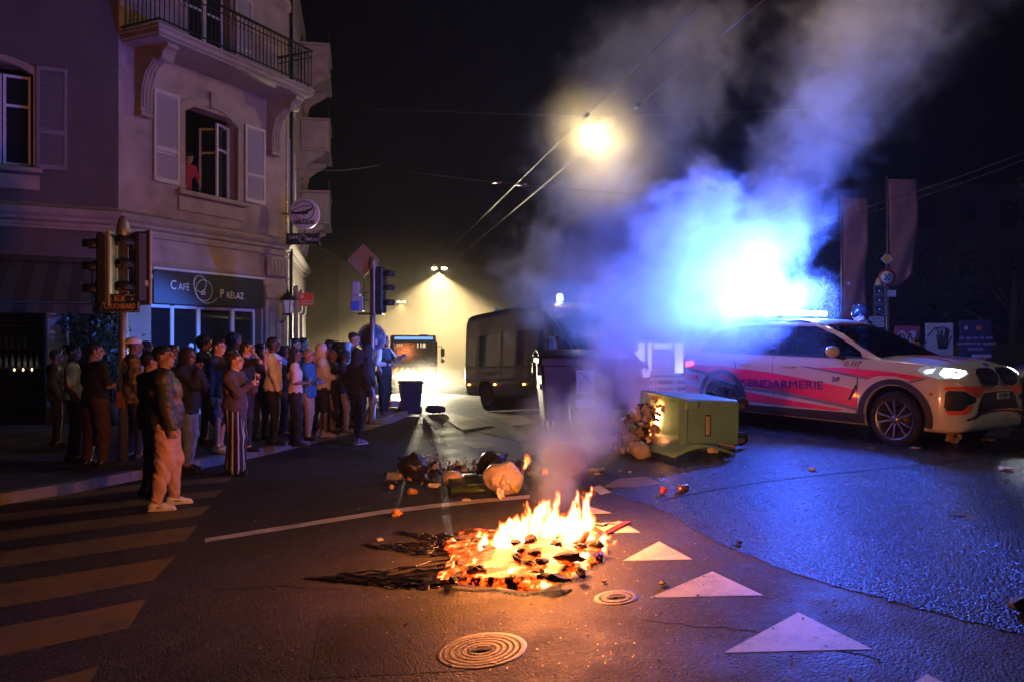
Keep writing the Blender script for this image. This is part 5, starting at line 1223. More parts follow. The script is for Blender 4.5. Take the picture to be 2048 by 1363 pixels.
def flag(label, u0, u1, v0, v1, Y, torn, txt, lean=0.0):
    p = R(u0, 700, Y); g0 = gzf(p.x, Y); t = thing('banner_flag', label, 'flag', (p.x, Y, g0), group='tall banner flags across the junction')
    w = (u1-u0)/FPX*Y; za = zat(v0, Y)-g0; zb = zat(v1, Y)-g0
    m = MB(); m.cyl((0,0,0), (-lean,0,za+.12), .045, .03, n=12); m.tube([(-lean,0,za),(w*.97-lean,0,za+.02)], .018); m.build('pole', M_GALV, t)
    nx_, nz_ = 10, 28; vs = []; fs = []
    for j in range(nz_+1):
        f = j/nz_
        for i in range(nx_+1):
            a = i/nx_; ww = w*(1-.10*f)*(1 if f < .55 else 1-.35*(f-.55)**1.2*torn*2)
            z = za-(za-zb)*f-(.0 if not torn else 0)+( .55*torn*max(0, a-.35)*max(0, f-.8)*5*(a)**1.0)
            y = .10*sin(a*5+f*4)*f*a+.05*sin(f*11+a*7)*a
            vs.append((.05+ww*a-lean*(1-f*.9), y, z))
    for j in range(nz_):
        for i in range(nx_): fs.append((j*(nx_+1)+i, j*(nx_+1)+i+1, (j+1)*(nx_+1)+i+1, (j+1)*(nx_+1)+i))
    o = link('cloth', mk_mesh('cloth', vs, fs, M_FLAG, True), t); o.modifiers.new('thick', 'SOLIDIFY').thickness = .006
    k = txt.split('|')
    for q, s_ in enumerate(k):
        lettering(s_, M_FLAGP, o, face_M((w*(.35+.33*q)-lean*.7, -.03, za-(za-zb)*.27), (0,0,-1), (1,0,0)), w*.32, .002, sx=1.0)
    return t
flag('tall reddish banner flag with torn drooping foot, right of the speed sign', 1779, 1838, 360, 572, 27.5, 1.0, 'BOULEVARD|de PRÉLAZ', .10)
flag('tall reddish banner flag half veiled in blue smoke', 1683, 1734, 398, 640, 27.5, 0, 'PLACE|DU CULOZ', 0)
# poster boards
def poster(label, u0, u1, v0, v1, Y, m_, deco):
    p = R((u0+u1)/2, 700, Y); g0 = gzf(p.x, Y); t = thing('poster_board', label, 'poster', (p.x, Y, g0), group='posters along the fence across the junction')
    w = (u1-u0)/FPX*Y; za = zat(v0, Y)-g0; zb = zat(v1, Y)-g0
    m = MB(); m.box((0,0,(za+zb)/2), (w,.05,za-zb), bev=.01); o = m.build('board', m_, t)
    q = MB(); q.box((-w*.4,.05,za/2), (.06,.06,za)); q.box((w*.4,.05,za/2), (.06,.06,za)); q.build('frame_post', M_GALV, t)
    deco(o, w, za, zb); return t
def d1(o, w, za, zb):
    m = MB()
    for s in (-1,1): m.ball((s*w*.22,-.03,za-.42), (w*.22,.006,.28), 8)
    m.box((0,-.03,za-.75), (w*.7,.006,.45)); m.build('white_print', mat('pinkish_white_print', (.5,.4,.42), .6), o)
    lettering('MWS', M_BLK, o, face_M((0,-.045,za-.45), (1,0,0)), .62, .002, sx=.75); lettering('Le meilleur', M_BLK, o, face_M((-.05,-.045,za-.86), (1,0,0)), .16, .002)
def d2(o, w, za, zb):
    m = MB(); r = random.Random(3)
    for k in range(26):
        x = r.uniform(-.05,.2); z1_ = za-.15-r.uniform(0,.25); m.tube([(x+r.uniform(-.2,.25),-.03,z1_),(x+.02,-.03,za-.8)], r.uniform(.01,.03), 4)
    m.tube([(-.38,-.032,za-.4),(-.15,-.032,za-.15),(.15,-.032,za-.12),(.2,-.032,za-.3)], .02, 5); m.tube([(-.35+.15*cos(t_),-.032,za-.8+.25*sin(t_)) for t_ in np.linspace(2, 5.5, 14)], .02, 5)
    m.build('black_spray', mat('black_spray_paint', (.03,.028,.03), .7), o)
def d3(o, w, za, zb):
    lettering('de qu on le sait\nsouviens tu quand\ndemain.', mat('lilac_print', (.45,.38,.6), .5), o, face_M((0,-.045,za-.72), (1,0,0)), .17, .002)
    m = MB(); m.box((.18,-.03,za-1.12), (.62,.01,.10), bev=.004); m.ball((-.3,-.03,za-.25), (.06,.008,.07), 6); m.build('pale_print', MATS['lilac_print'], o)
    m = MB(); m.ball((.1,-.03,za-.25), (.10,.008,.08), 6); m.ball((.22,-.03,zb+.10), (.13,.008,.1), 6); m.build('orange_print', mat('orange_print', (.5,.2,.08), .5), o)
poster('low magenta poster with white hearts and black scrawl', 1789, 1839, 652, 702, 25, mat('magenta_poster', (.30,.05,.10), .6), d1)
poster('white poster blackened by spray paint', 1851, 1906, 646, 712, 25, mat('white_poster', (.42,.40,.38), .6), d2)
poster('dark violet poster with lines of pale lettering', 1919, 1982, 640, 722, 25, mat('violet_poster', (.035,.025,.08), .6), d3)
t = far('timber_stack', 'low stack of pale planks at the right behind the dark vehicle', 'planks', 2025, Y=22)
for k in range(5):
    m = MB(); m.box((0,0,.55+k*.10), (1.1,.5,.075), bev=.008); m.build('plank', mat('pale_plank', (.28,.22,.16), .7), t)
m = MB(); m.box((-.4,0,.25), (.1,.5,.5)); m.box((.4,0,.25), (.1,.5,.5)); m.build('trestle', M_GALV, t)
# dark wall and trees closing the right side
t = thing('boundary_wall', 'long dark wall behind the posters and flags', 'wall', (16,31,gzf(16,31)))
for k in range(12):
    m = MB(); m.box((-11+k*2.3,0,1.1), (2.26,.25,2.2), bev=.02); m.build('panel', mat('dark_concrete_wall', (.07,.065,.07), .85, dirt=.3), t)
M_LEAF = mat('night_foliage', (.035,.05,.02), .7, var=.4, vscale=3); M_BARK = mat('dark_bark', (.05,.04,.03), .9, bump=.8, bscale=20)
def tree(label, x, y, h, r, n, seed, group='trees behind the dark wall', name='street_tree'):
    rr = random.Random(seed); t = thing(name, label, 'tree', (x,y,gzf(x,y)), group=group)
    m = MB(); m.tube([(0,0,0),(.1,.05,h*.3),(.05,-.1,h*.6)], [.28,.2,.10], 8); cl = []
    for k in range(9):
        a = rr.uniform(0, 6.3); e = (cos(a)*r*rr.uniform(.4,.9), sin(a)*r*rr.uniform(.4,.9), h*rr.uniform(.45,.95)); m.tube([(.08,0,h*rr.uniform(.28,.5)),(e[0]*.5,e[1]*.5,e[2]*.8),e], [.09,.05,.02], 5); cl.append(e)
    m.build('trunk', M_BARK, t)
    vs = []; fs = []
    for k in range(n):
        c = rr.choice(cl); d = Vector((rr.gauss(0,1),rr.gauss(0,1),rr.gauss(0,.8))).normalized()*r*.45*rr.random()**.4; p = Vector(c)+d; s = rr.uniform(.06,.16)
        a = Vector((rr.gauss(0,1),rr.gauss(0,1),rr.gauss(0,1))).normalized(); b = a.orthogonal().normalized()
        i = len(vs); vs += [p-a*s, p+b*s*.5, p+a*s, p-b*s*.5]; fs.append((i,i+1,i+2,i+3))
    link('crown', mk_mesh('crown', [tuple(v) for v in vs], fs, M_LEAF), t)
tree('broad dark tree behind the violet poster', 22, 35, 9, 4, 5000, 1); tree('tall dark tree at the far right edge behind the wall', 29, 33, 10, 4.2, 5000, 2)
tree('rounded dark tree behind the torn flag', 14, 38, 8, 3.5, 5000, 3); tree('thin dark tree left of the veiled flag', 8.5, 40, 7.5, 3, 4000, 4)
# plants on the terrace
def shrub(label, p, h, r, n, seed):
    rr = random.Random(seed); t = thing('terrace_plant', label, 'plant', p, group='plants between the terrace posts')
    m = MB(); m.lathe([(0,0),(.2,0),(.26,.45),(.22,.45),(.2,.4),(0,.4)], n=16); m.build('pot', mat('dark_clay_pot', (.06,.035,.03), .7), t)
    m = MB(); e_ = []
    for k in range(8):
        a = rr.uniform(0, 6.3); e = (cos(a)*r*.6, sin(a)*r*.6, h*rr.uniform(.5,1)); m.tube([(0,0,.4),(e[0]*.3,e[1]*.3,h*.5),e], [.02,.014,.006], 5); e_.append(e)
    m.build('stem', M_BARK, t); vs = []; fs = []
    for k in range(n):
        c = rr.choice(e_); tt = rr.uniform(.3, 1.05); p0 = Vector((c[0]*tt, c[1]*tt, .4+(c[2]-.4)*tt))+Vector((rr.gauss(0,.1),rr.gauss(0,.1),rr.gauss(0,.1)))
        a = Vector((rr.gauss(0,1),rr.gauss(0,1),rr.gauss(-.4,.6))).normalized(); b = a.orthogonal().normalized(); L_ = rr.uniform(.06,.12)
        i = len(vs); vs += [p0, p0+a*L_*.5+b*L_*.22, p0+a*L_, p0+a*L_*.5-b*L_*.22]; fs.append((i,i+1,i+2,i+3))
    link('foliage', mk_mesh('foliage', [tuple(v) for v in vs], fs, mat('glossy_leaf', (.03,.055,.025), .35, var=.3)), t)
P_ = ML @ Vector((-.55,-.5,.12)); shrub('tall leafy plant under the striped curtain, nearer the café wall', P_, 2.75, .55, 2200, 5)
P_ = ML @ Vector((-.15,-1.3,.12)); shrub('leafy plant right of the white terrace post, in front of the taller one', P_, 2.2, .45, 1500, 6)
# overhead wires
def wire(label, name, a, b, sag=.0, r=.012, kinks=()):
    a, b = Vector(a), Vector(b); t = link(name, None) if False else None
    m = MB(); n = 18; pts = [a.lerp(b, i/n)-Vector((0,0,sag*4*(i/n)*(1-i/n))) for i in range(n+1)]; m.tube(pts, r, 5)
    for k in kinks:
        q = a.lerp(b, k)-Vector((0,0,sag*4*k*(1-k))); m.tube([q-(b-a).normalized()*.12, q+(b-a).normalized()*.12], .035, 6)
    o = m.build(name, mat('copper_wire', (.12,.07,.05), .35, metal=.8), None); tag(o, label, 'wire', 'overhead trolley wires'); return o
H_ = 6.0
def hw(u, v, H=H_): Y = (H-CH)*FPX/(CY-v); return R(u, v, Y)
wire('left overhead trolley wire running down the street over the van', 'trolley_wire', hw(1412,-2), hw(852,545), 0, .006, (.13,))
wire('right overhead trolley wire running down the street over the van', 'trolley_wire', hw(1530,-2), hw(898,530), 0, .006, (.13,))
wire('cross span wire sagging across the street above the lamp light', 'span_wire', R(808,342,21), R(1500,400,21), .12, .009, (.27,.34))
wire('upper of two wires at the far right edge', 'trolley_wire', R(1640,440,22), R(2100,285,16), .1, .008); wire('lower of two wires at the far right edge', 'trolley_wire', R(1640,452,22), R(2100,300,16), .1, .008)
wire('thin stay wire from the café corner to the signal', 'stay_wire', MS @ Vector((.6,-.2,6.6)), R(760,330,24), .1, .008)
# street lamps hung over the road
M_BULB = mat('lit_lamp_glass', (1,.85,.5), .3, emit=(1,.80,.42), estr=160)
for k, (u, v, lab) in enumerate(((1190,255,'nearest big glowing street lamp high in the smoke'), (878,536,'second glowing street lamp above the street smoke'), (803,603,'third smaller street lamp farther down the street'), (763,628,'farthest tiny street lamp over the fire engine'))):
    Y = (8-CH)*FPX/(CY-v); p = R(u, v, Y); t = thing('street_lamp', lab, 'street lamp', p, group='street lamps hung over the road')
    s = 1.0
    for dx in ((0,) if k == 0 else (-.42, .42)):
        m = MB(); m.lathe([(.05,.22),(.16,.16),(.26,.02),(.24,.0)], (dx,0,0), n=18); m.build('lamp_shade', M_GALV, t)
        m = MB(); m.ball((dx,0,-.02), (.20,.20,.10) if k == 0 else (.22,.22,.12), 8); m.build('lamp_bulb', M_BULB, t)
    m = MB(); m.tube([(-7,0,.55),(0,0,.30),(7,0,.55)], .012, 5); m.tube([(0,0,.3),(0,0,.2)], .02); m.build('span_wire', MATS['copper_wire'], t)
# far buildings, almost lost in the dark
for k, (x, y, w, d, h, lab) in enumerate(((-24,66,12,34,12,'dark far building block on the left of the smoky street'), (-34,120,16,50,16,'farthest dark building block on the left of the street'), (21,72,14,30,12,'dark building block on the right of the far street'), (30,60,20,18,13,'wide dark building behind the flags'))):
    t = thing('far_building', lab, 'building', (x,y,gzf(x,y))); m = MB(); m.box((0,0,h/2-1), (w,d,h+2)); m.build('wall', mat('far_dark_render', (.05,.045,.045), .9, dirt=.3), t)
    m = MB(); m.prism([(-w/2-.3,-d/2-.3),(w/2+.3,-d/2-.3),(w/2+.3,d/2+.3),(-w/2-.3,d/2+.3)], h, h+.3); m.build('roof', M_BARK, t)
    for j in range(int(h//3.2)):
        for i in range(int(w//2.6)):
            m = MB(); m.box((-w/2+1.4+i*2.6,-d/2-.01,1.8+j*3.2), (1.1,.06,1.7)); m.build('window', M_GLASSD, t)
t = thing('street_lamp', 'added street lamp out of view behind the photographer', 'street lamp', (10.5,-3.5,8.3), group='street lamps hung over the road')  # body of the added lamp behind the camera
m = MB(); m.lathe([(.05,.22),(.16,.16),(.26,.02),(.24,.0)], n=18); m.build('lamp_shade', M_GALV, t); m = MB(); m.ball((0,0,-.02), (.2,.2,.1), 8); m.build('lamp_bulb', M_BULB, t)
t = thing('street_lamp', 'added street lamp out of view above the police car, over the top edge', 'street lamp', (5.2,14.2,9.3), group='street lamps hung over the road')  # body of the added lamp above the frame
m = MB(); m.lathe([(.05,.22),(.16,.16),(.26,.02),(.24,.0)], n=18); m.build('lamp_shade', M_GALV, t); m = MB(); m.ball((0,0,-.02), (.2,.2,.1), 8); m.build('lamp_bulb', M_BULB, t)
# lit shelter and pale barriers far behind, between van and car
M_LITP = mat('lit_white_panel', (.8,.8,.85), .4, emit=(.9,.92,1), estr=1.3, var=0)
t = far('lit_shelter', 'brightly lit white shelter far behind, between the van and the police car', 'shelter', 1318, Y=29); g_ = gzf(t.location.x, 29)
def pz(v): return zat(v, 29)-g_
def pxx(u): return (u-1318)/FPX*29
for a, b, c, d in ((1271,1289,684,745), (1296,1303,684,740), (1308,1328,685,697), (1330,1344,685,697), (1350,1366,684,745)):
    m = MB(); m.box(((pxx(a)+pxx(b))/2,0,(pz(c)+pz(d))/2), (pxx(b)-pxx(a),.08,pz(c)-pz(d)), bev=.01); m.build('lit_panel', M_LITP, t)
m = MB(); m.box((0,.1,pz(680)), (pxx(1372)-pxx(1266),1.2,.1), bev=.02); m.build('roof', M_GALV, t)
m = MB(); m.box((0,.6,pz(715)), (pxx(1366)-pxx(1271),.04,1.3)); m.build('back_pane', mat('pale_shelter_back', (.4,.42,.46), .5), t)
for k in range(3):
    q = thing('street_barrier', 'pale street barrier below the lit shelter, %s of three rails' % ('top','middle','lowest')[k] if False else 'pale low barrier under the lit shelter, the %s one' % ('left','middle','right')[k], 'barrier', (t.location.x-.75+k*.75, 27.5+.3*k, gzf(6, 27.5)), group='pale barriers under the lit shelter')
    m = MB()
    for z in (.35,.6,.85): m.box((0,0,z), (.7,.04,.12), bev=.01)
    for x in (-.3,.3): m.box((x,0,.45), (.04,.06,.9))
    m.build('rail', mat('pale_barrier_paint', (.5,.48,.42), .5), q)
# ---------------------------------------------------------------- containers and rubbish
M_BING = mat('green_bin_plastic', (.15,.34,.29), .45, var=.08, dirt=.12, vscale=5); M_BIND = mat('dark_bin_plastic', (.014,.015,.018), .5, dirt=.2)
def container(label, M, mg, lidopen=None, sticker=False, name='waste_container'):
    """four wheeled container: 1.25 wide (x), .78 deep (y), 1.15 tall (z)"""
    t = thing(name, label, 'waste container', (0,0,0)); t.matrix_world = M
    m = MB(); w, d, h = 1.24, .78, 1.05; ta = .86
    o_ = [(-w/2,-d/2),(w/2,-d/2),(w/2,d/2),(-w/2,d/2)]
    def rr(s, z, rad=.07):
        o = []
        for (cx, cy_), a0 in (((w/2*s-rad,-d/2*s+rad),-90),((w/2*s-rad,d/2*s-rad),0),((-w/2*s+rad,d/2*s-rad),90),((-w/2*s+rad,-d/2*s+rad),180)):
            for k in range(5): a = radians(a0+k*22.5); o.append((cx+rad*cos(a), cy_+rad*sin(a), z))
        return o
    rings = [rr(ta, .13), rr(ta+.01, .18), rr(1.0-.02, h-.12), rr(1.0, h-.12), rr(1.03, h-.10), rr(1.03, h), rr(.985, h), rr(.96, h-.14), rr(ta-.03, .18)]
    vs = sum(rings, []); n = 20; m.add(vs, [(i*n+k, i*n+(k+1)%n, (i+1)*n+(k+1)%n, (i+1)*n+k) for i in range(len(rings)-1) for k in range(n)]+[tuple(range(n))[::-1], tuple(range((len(rings)-1)*n, len(rings)*n))], sm=False)
    b = m.build('body', mg, t)
    for s in (-1, 1):
        q = MB(); q.box((s*(w/2*.955),0,.62), (.012,.30,.085), bev=.005); q.build('handle_recess', M_BLKP, b)
        q = MB(); q.box((s*(w/2*.955+.008),0,.62), (.014,.27,.06), bev=.005); q.build('recess_plate', mat('scuffed_pale_plastic', (.30,.30,.28), .4, dirt=.5), b)
        for yy in (-.30,.30): q = MB(); q.box((s*(w/2+.01),yy,h-.16), (.07,.12,.18), bev=.015); q.build('lifting_lug', mg, t)
    for sx in (-1,1):
        for sy in (-1,1):
            q = MB(); x, y = sx*w*.36, sy*d*.32
            q.box((x,y,.125), (.12,.10,.03)); q.box((x-.045,y,.07), (.012,.07,.12)); q.box((x+.045,y,.07), (.012,.07,.12)); f = q.build('castor_fork', M_RIM, t)
            q = MB(); q.lathe([(0,-.022),(.09,-.022),(.10,-.01),(.10,.01),(.09,.022),(0,.022)], (x,y-.02,.03), 'x', n=20); q.build('castor_wheel', M_TYRE, f)
    lid = MB(); nL = 12; vs = []
    for i in range(nL+1):
        a = i/nL; y = -d/2*1.05+a*d*1.05*1.0; zz = .10*sin(pi*a)+.02
        for x in (-w/2*1.04, w/2*1.04): vs.append((x, y, zz))
    lid.add(vs, [(2*i,2*i+1,2*i+3,2*i+2) for i in range(nL)], sm=True)
    lo = lid.build('lid', mg, t); lo.modifiers.new('thick', 'SOLIDIFY').thickness = .02
    lo.matrix_local = lidopen if lidopen else Matrix.Translation((0,0,h+.01))
    if sticker:
        q = MB(); q.box((.10,-d/2*.975-.006,.70), (.30,.012,.36), bev=.02); st = q.build('pictogram_label', mat('pinkish_label', (.30,.23,.23), .5), t)
        q = MB(); yy = -d/2*.975-.016
        q.tube([(.02,yy,.58),(.02,yy,.70),(.10,yy,.78),(.18,yy,.70),(.18,yy,.58),(.02,yy,.58)], .006, 4); q.tube([(.06,yy,.80),(.10,yy,.76),(.14,yy,.82)], .006, 4); q.tube([(.0,yy,.84),(.08,yy,.80)], .008, 4)
        q.build('pictogram', M_BLK, st)
        q = MB(); q.box((.10,-d/2*.93-.006,.38), (.32,.012,.12), bev=.01); q.build('label', MATS['pinkish_label'], t)
    return t
# tipped green container: its mouth faces left, castors to the right
g = U(1376,903); ang = radians(16)
R3 = Matrix.Translation((g.x+.02, g.y+.25, g.z+.37)) @ Matrix.Rotation(ang, 4, 'Z') @ Matrix.Rotation(radians(2), 4, 'X')
# local z (up of bin) -> world -x ; local y (front) -> world -z... ; local x -> world y
B = Matrix(((0,0,-1),(1,0,0),(0,-1,0))).to_4x4()
container('green container tipped on its side with its burning mouth facing the fire', R3 @ B @ Matrix.Translation((0,0,-.60)) @ Matrix.Diagonal((.86,.86,.92,1)), M_BING, (R3 @ B @ Matrix.Translation((0,0,-.60)) @ Matrix.Diagonal((.86,.86,.92,1))).inverted() @ Matrix.Translation((g.x-.12, g.y-.02, g.z+.035)) @ Matrix.Rotation(ang+pi/2, 4, 'Z'))
# dark upright container in the smoke
dk = R(1150,700,13.6); container('dark upright container with a pinkish bin bag pictogram, standing in the smoke before the van', Matrix.Translation((dk.x, 13.6, gzf(dk.x,13.6)+.0)) @ Matrix.Rotation(radians(6), 4, 'Z') @ Matrix.Diagonal((1.05,1,1.12,1)), M_BIND, sticker=True)
# bin by the kerb in the headlights
q = R(820,800,19.6); t = thing('wheelie_bin', 'dark tilted bin standing in the headlight glare beyond the kerb', 'waste bin', (q.x, 20.6, gzf(q.x, 20.6)), radians(12))
t.location.x = (821-1024)/FPX*20.6
m = MB(); vs = [(-.22,-.22,.03),(.22,-.22,.03),(.22,.22,.03),(-.22,.22,.03),(-.29,-.30,.82),(.29,-.30,.82),(.29,.30,.82),(-.29,.30,.82)]; m.add(vs, [(3,2,1,0),(0,1,5,4),(1,2,6,5),(2,3,7,6),(3,0,4,7),(4,5,6,7)]); m.build('body', M_BIND, t)
m = MB(); m.box((0,0,.85), (.64,.66,.05), bev=.02); m.box((0,.34,.80), (.5,.05,.05), bev=.01); m.build('lid', M_BIND, t)
m = MB(); m.cyl((-.25,.22,.1),(-.31,.22,.1), .1, n=16); m.cyl((.25,.22,.1),(.31,.22,.1), .1, n=16); m.build('wheels', M_TYRE, t)
p = U(797,822); t = thing('barrier_board', 'red and white striped barrier board lying at the kerb behind the bin', 'barrier', (p.x-.1, p.y, gzf(p.x,p.y)+.16))
M_STR = mat('red_film', (.7,.03,.02), .4); M_STW = mat('white_film', (.6,.55,.5), .4)
for k in range(5):
    m = MB(); m.box((-.4+k*.2,0,.05), (.198,.03,.16)); m.build('stripe_panel', [M_STW,M_STR][k%2], t)
p = U(815,820); t = thing('red_marker', 'small upright red marker panel in front of the bin', 'marker', (p.x, p.y, gzf(p.x,p.y)), .3)
m = MB(); m.box((0,0,.19), (.11,.03,.36), bev=.01); m.build('panel', M_STR, t); m = MB(); m.box((0,0,.015), (.2,.16,.03), bev=.01); m.build('foot', M_BLKP, t)
p = U(871,826); t = thing('dropped_bag', 'black holdall lying on the road by the crossing', 'bag', (p.x, p.y, gzf(p.x,p.y)), -.1)
Vb, Qb = sdf_mesh([('c',(-.18,0,.11),(.18,0,.10),.10,.09),('e',(0,.0,.16),(.14,.07,.05))], .02, .05, lambda X: .012*fnoise(X, 24, 3)); link('bag_body', mk_mesh('bag_body', Vb, Qb, M_BIND, True), t)
m = MB(); m.tube([(-.08,-.02,.2),(0,-.03,.27),(.08,-.02,.2)], .01); m.build('handle', M_BLKP, t)

# bin bags: pleated round bodies
M_BAG = mat('pale_bin_bag_film', (.50,.42,.37), .38, var=.12, vscale=7, bump=.6, bscale=26); M_BAGD = mat('black_bin_bag_film', (.02,.018,.018), .3, bump=.7, bscale=30, var=.3)
def bag(label, u, v, r, m_, seed, knot=True, group=None, flat=.85, tilt=(1.1,.2)):
    p = U(u, v); rr = np.random.default_rng(seed); t = thing('rubbish_bag', label, 'rubbish bag', (p.x, p.y+r*.6, gzf(p.x, p.y+r*.6)), group=group)
    ax = Vector((.1,-1,.25)).normalized()
    def disp(X):
        P = X-np.array([0,0,r*flat]); d = P@np.array(ax); q = P-d[...,None]*np.array(ax); a = np.arctan2(q[...,2], q[...,0]); L_ = np.linalg.norm(q, axis=-1)
        front = np.clip(d/r, 0, 1)
        return .028*fnoise(X, 9/r*.35, seed)*r/.2-(.016*front**1.5)*np.cos(a*15+3.5*fnoise(X, 9, seed+1))*np.clip(L_/r, .1, 1)*r/.25+.008*(1-2*np.abs(fnoise(X, 22, seed+2)))
    V_, Q_ = sdf_mesh([('e',(0,0,r*flat),(r*1.05,r*.92,r*flat)), ('e',(r*.3,r*.2,r*.5),(r*.7,r*.7,r*.5))], max(.007, r*.05), .06, disp)
    V_[:,2] = np.maximum(V_[:,2], .002)
    link('film', mk_mesh('film', V_, Q_, m_, True), t)
    if knot:
        c = Vector((0,0,r*flat))+ax*r*.90; m = MB()
        Vk, Qk = sdf_mesh([('c', c-ax*.02, c+ax*.03, .03, .018), ('c', c+ax*.03, c+ax*.07+Vector((.03,0,-.05)), .014, .035), ('c', c+ax*.03, c+ax*.06+Vector((-.02,0,-.07)), .014, .03)], .007, .012, lambda X: .006*fnoise(X, 60, seed))
        link('knot', mk_mesh('knot', Vk, Qk, m_, True), t)
        if seed == 11:
            m = MB()
            for k in range(6): m.tube([c+ax*.02, c+ax*.05+Vector((.04+k*.008,0,-.05-.01*k)), c+ax*.05+Vector((.07+k*.012,-.01*k,-.12-.015*(k%3)))], .005, 4)
            m.build('yellow_tie', mat('yellow_plastic_tie', (.65,.50,.04), .4), t)
    return t
bag('large pale pleated rubbish bag with yellow tie on the fallen green lid', 1006, 992, .20, M_BAG, 11)
bag('large pale rubbish bag behind the flames, half hidden by orange smoke', 1134, 952, .23, mat('pink_lit_bag_film', (.52,.42,.42), .4, bump=.5, bscale=22), 12, flat=.8)
bag('small white crumpled bag left of the fallen green lid', 906, 978, .115, M_BAG, 13, knot=False)
bag('black burnt bag lump at the left end of the rubbish', 822, 962, .17, M_BAGD, 14, knot=False, flat=1.0)
bag('black rubbish bag behind the pale pleated one', 985, 955, .17, M_BAGD, 15, knot=False)
bag('pale torn bag lying on the heap at the container mouth', 1262, 880, .19, M_BAG, 16, knot=False, flat=.9)
bag('brownish bag wedged in the container mouth', 1300, 862, .20, mat('brown_bag_film', (.28,.17,.12), .4, bump=.6, bscale=20), 17, knot=False, flat=1.1)
bag('small grey bag at the foot of the spilled heap', 1282, 918, .12, mat('grey_bag_film', (.38,.34,.33), .3, bump=.8, bscale=30), 18, knot=False)
# crumpled paper and film scraps
M_PAP = mat('crumpled_paper', (.50,.42,.34), .75, var=.2, bump=.5, bscale=60); M_PAPW = mat('white_paper_scrap', (.62,.58,.55), .7, var=.1); M_ORG = mat('orange_peel_scrap', (.55,.26,.08), .7, var=.3)
M_BRN = mat('brown_packaging', (.22,.13,.08), .6, var=.4); M_RED2 = mat('red_packaging', (.5,.04,.03), .45); M_CHAR = mat('charred_stuff', (.012,.010,.009), .7, bump=1, bscale=40, var=.4); M_CLEARF = mat('clear_film', (.5,.5,.5), .15, spec=1, alpha=.55)
def crumple(name, label, cat, p, r, m_, seed, flat=.6, group=None, parent=None, n=2):
    bm = bmesh.new(); bmesh.ops.create_icosphere(bm, subdivisions=n, radius=r); rr = random.Random(seed)
    ph = [rr.uniform(0, 6) for _ in range(6)]
    for v in bm.verts:
        c = v.co/r; f = 1+.28*sin(c.x*5+ph[0])*cos(c.y*6+ph[1])+.22*sin(c.z*9+ph[2]+c.x*7)+rr.uniform(-.20,.20); v.co = c*r*f; v.co.z *= flat; v.co.x *= 1.25
    zm = min(v.co.z for v in bm.verts); 
    for v in bm.verts: v.co.z -= zm
    me = bpy.data.meshes.new(name); bm.to_mesh(me); bm.free(); me.materials.append(m_)
    o = link(name, me, parent); o.location = p; o.rotation_euler = (0,0,rr.uniform(0,6.28))
    if parent is None: tag(o, label, cat, group)
    return o
def at(u, v): p = U(u, v); return (p.x, p.y, p.z+.004)
for (u, v, r, m_, s, fl, lab) in (
    (792,1034,.05,M_ORG,1,.6,'orange crumpled scrap on the long guide line'), (824,988,.05,M_ORG,2,.6,'orange crumpled scrap below the burnt bag'), (868,976,.055,M_PAPW,3,.5,'folded white paper beside the small white bag'),
    (933,1002,.035,M_PAP,4,.3,'flat brownish leaf of paper below the green lid'), (1905,886,.075,M_PAP,5,.9,'crumpled beige paper in front of the police car wheel'), (1624,941,.03,M_PAP,6,.6,'small crumpled scrap on the wet asphalt left of centre'),
    (2010,941,.06,M_PAP,7,.3,'flat pale scrap near the right edge of the wet road'), (1975,882,.07,M_BRN,8,.3,'brown trodden packaging right of the beige paper'), (1830,897,.06,M_PAP,9,.2,'flat paper under the front bumper of the police car'),
    (1327,987,.028,M_RED2,10,.9,'crushed red can piece left of the shiny one'), (1740,897,.045,M_BRN,11,.2,'brown leaf litter below the police car wheel'), (1478,1089,.02,M_CHAR,12,.5,'dark crumb at the edge of the wet asphalt'),
    (1208,1165,.015,M_ORG,13,.5,'tiny orange crumb by the near triangle'), (1195,950,.04,M_PAP,14,.3,'torn wrapper right of the hidden bag'), (1000,1000,.03,M_PAPW,15,1.6,'white paper end hanging from the pleated bag'), (1325,1171,.02,M_PAP,17,.5,'pale crumb left of the white triangle'), (1260,945,.02,M_PAP,18,.4,'small pale flake in front of the container'), (1240,942,.015,M_ORG,19,.4,'small orange flake before the spilled heap'),(760,1083,.025,M_CLEARF,20,.5,'clear film scrap at the tip of the upper tar streak'),(745,1090,.02,M_CHAR,21,.4,'black crumb left of the upper tar streak'),(2045,1225,.05,M_CHAR,22,.8,'dark lump at the right edge of the road')):
    crumple('paper_scrap' if m_ in (M_PAP,M_PAPW,M_ORG) else 'litter_scrap', lab, 'litter', at(u, v), r, m_, s, fl, 'scraps scattered on the road')
p = at(783,979); m = MB(); m.ball((0,0,.03), .03, 10); o = m.build('small_ball', mat('pale_orange_ball', (.6,.38,.22), .5)); o.location = p; tag(o, 'small pale orange ball on the road left of the rubbish', 'ball')
t = thing('plastic_bottle', 'clear plastic bottle lying left of the burnt bag', 'bottle', at(795,960), .1)
m = MB(); m.lathe([(0,-.13),(.045,-.13),(.05,-.12),(.05,.03),(.046,.05),(.05,.07),(.03,.11),(.016,.13),(.016,.16)], (0,0,.05), 'x', n=16); m.build('bottle_body', M_CLEARF, t)
t = thing('paper_cup', 'brown paper cup lying beside the plastic bottle', 'cup', at(815,960), .1); m = MB(); m.lathe([(0,-.04),(.045,-.04),(.052,.05),(.048,.05),(.04,-.03)], (0,0,.05), 'x', n=18); m.build('cup_body', M_ORG, t)
t = thing('drink_can', 'shiny drink can lying on the wet asphalt', 'can', at(1366,983), .6)
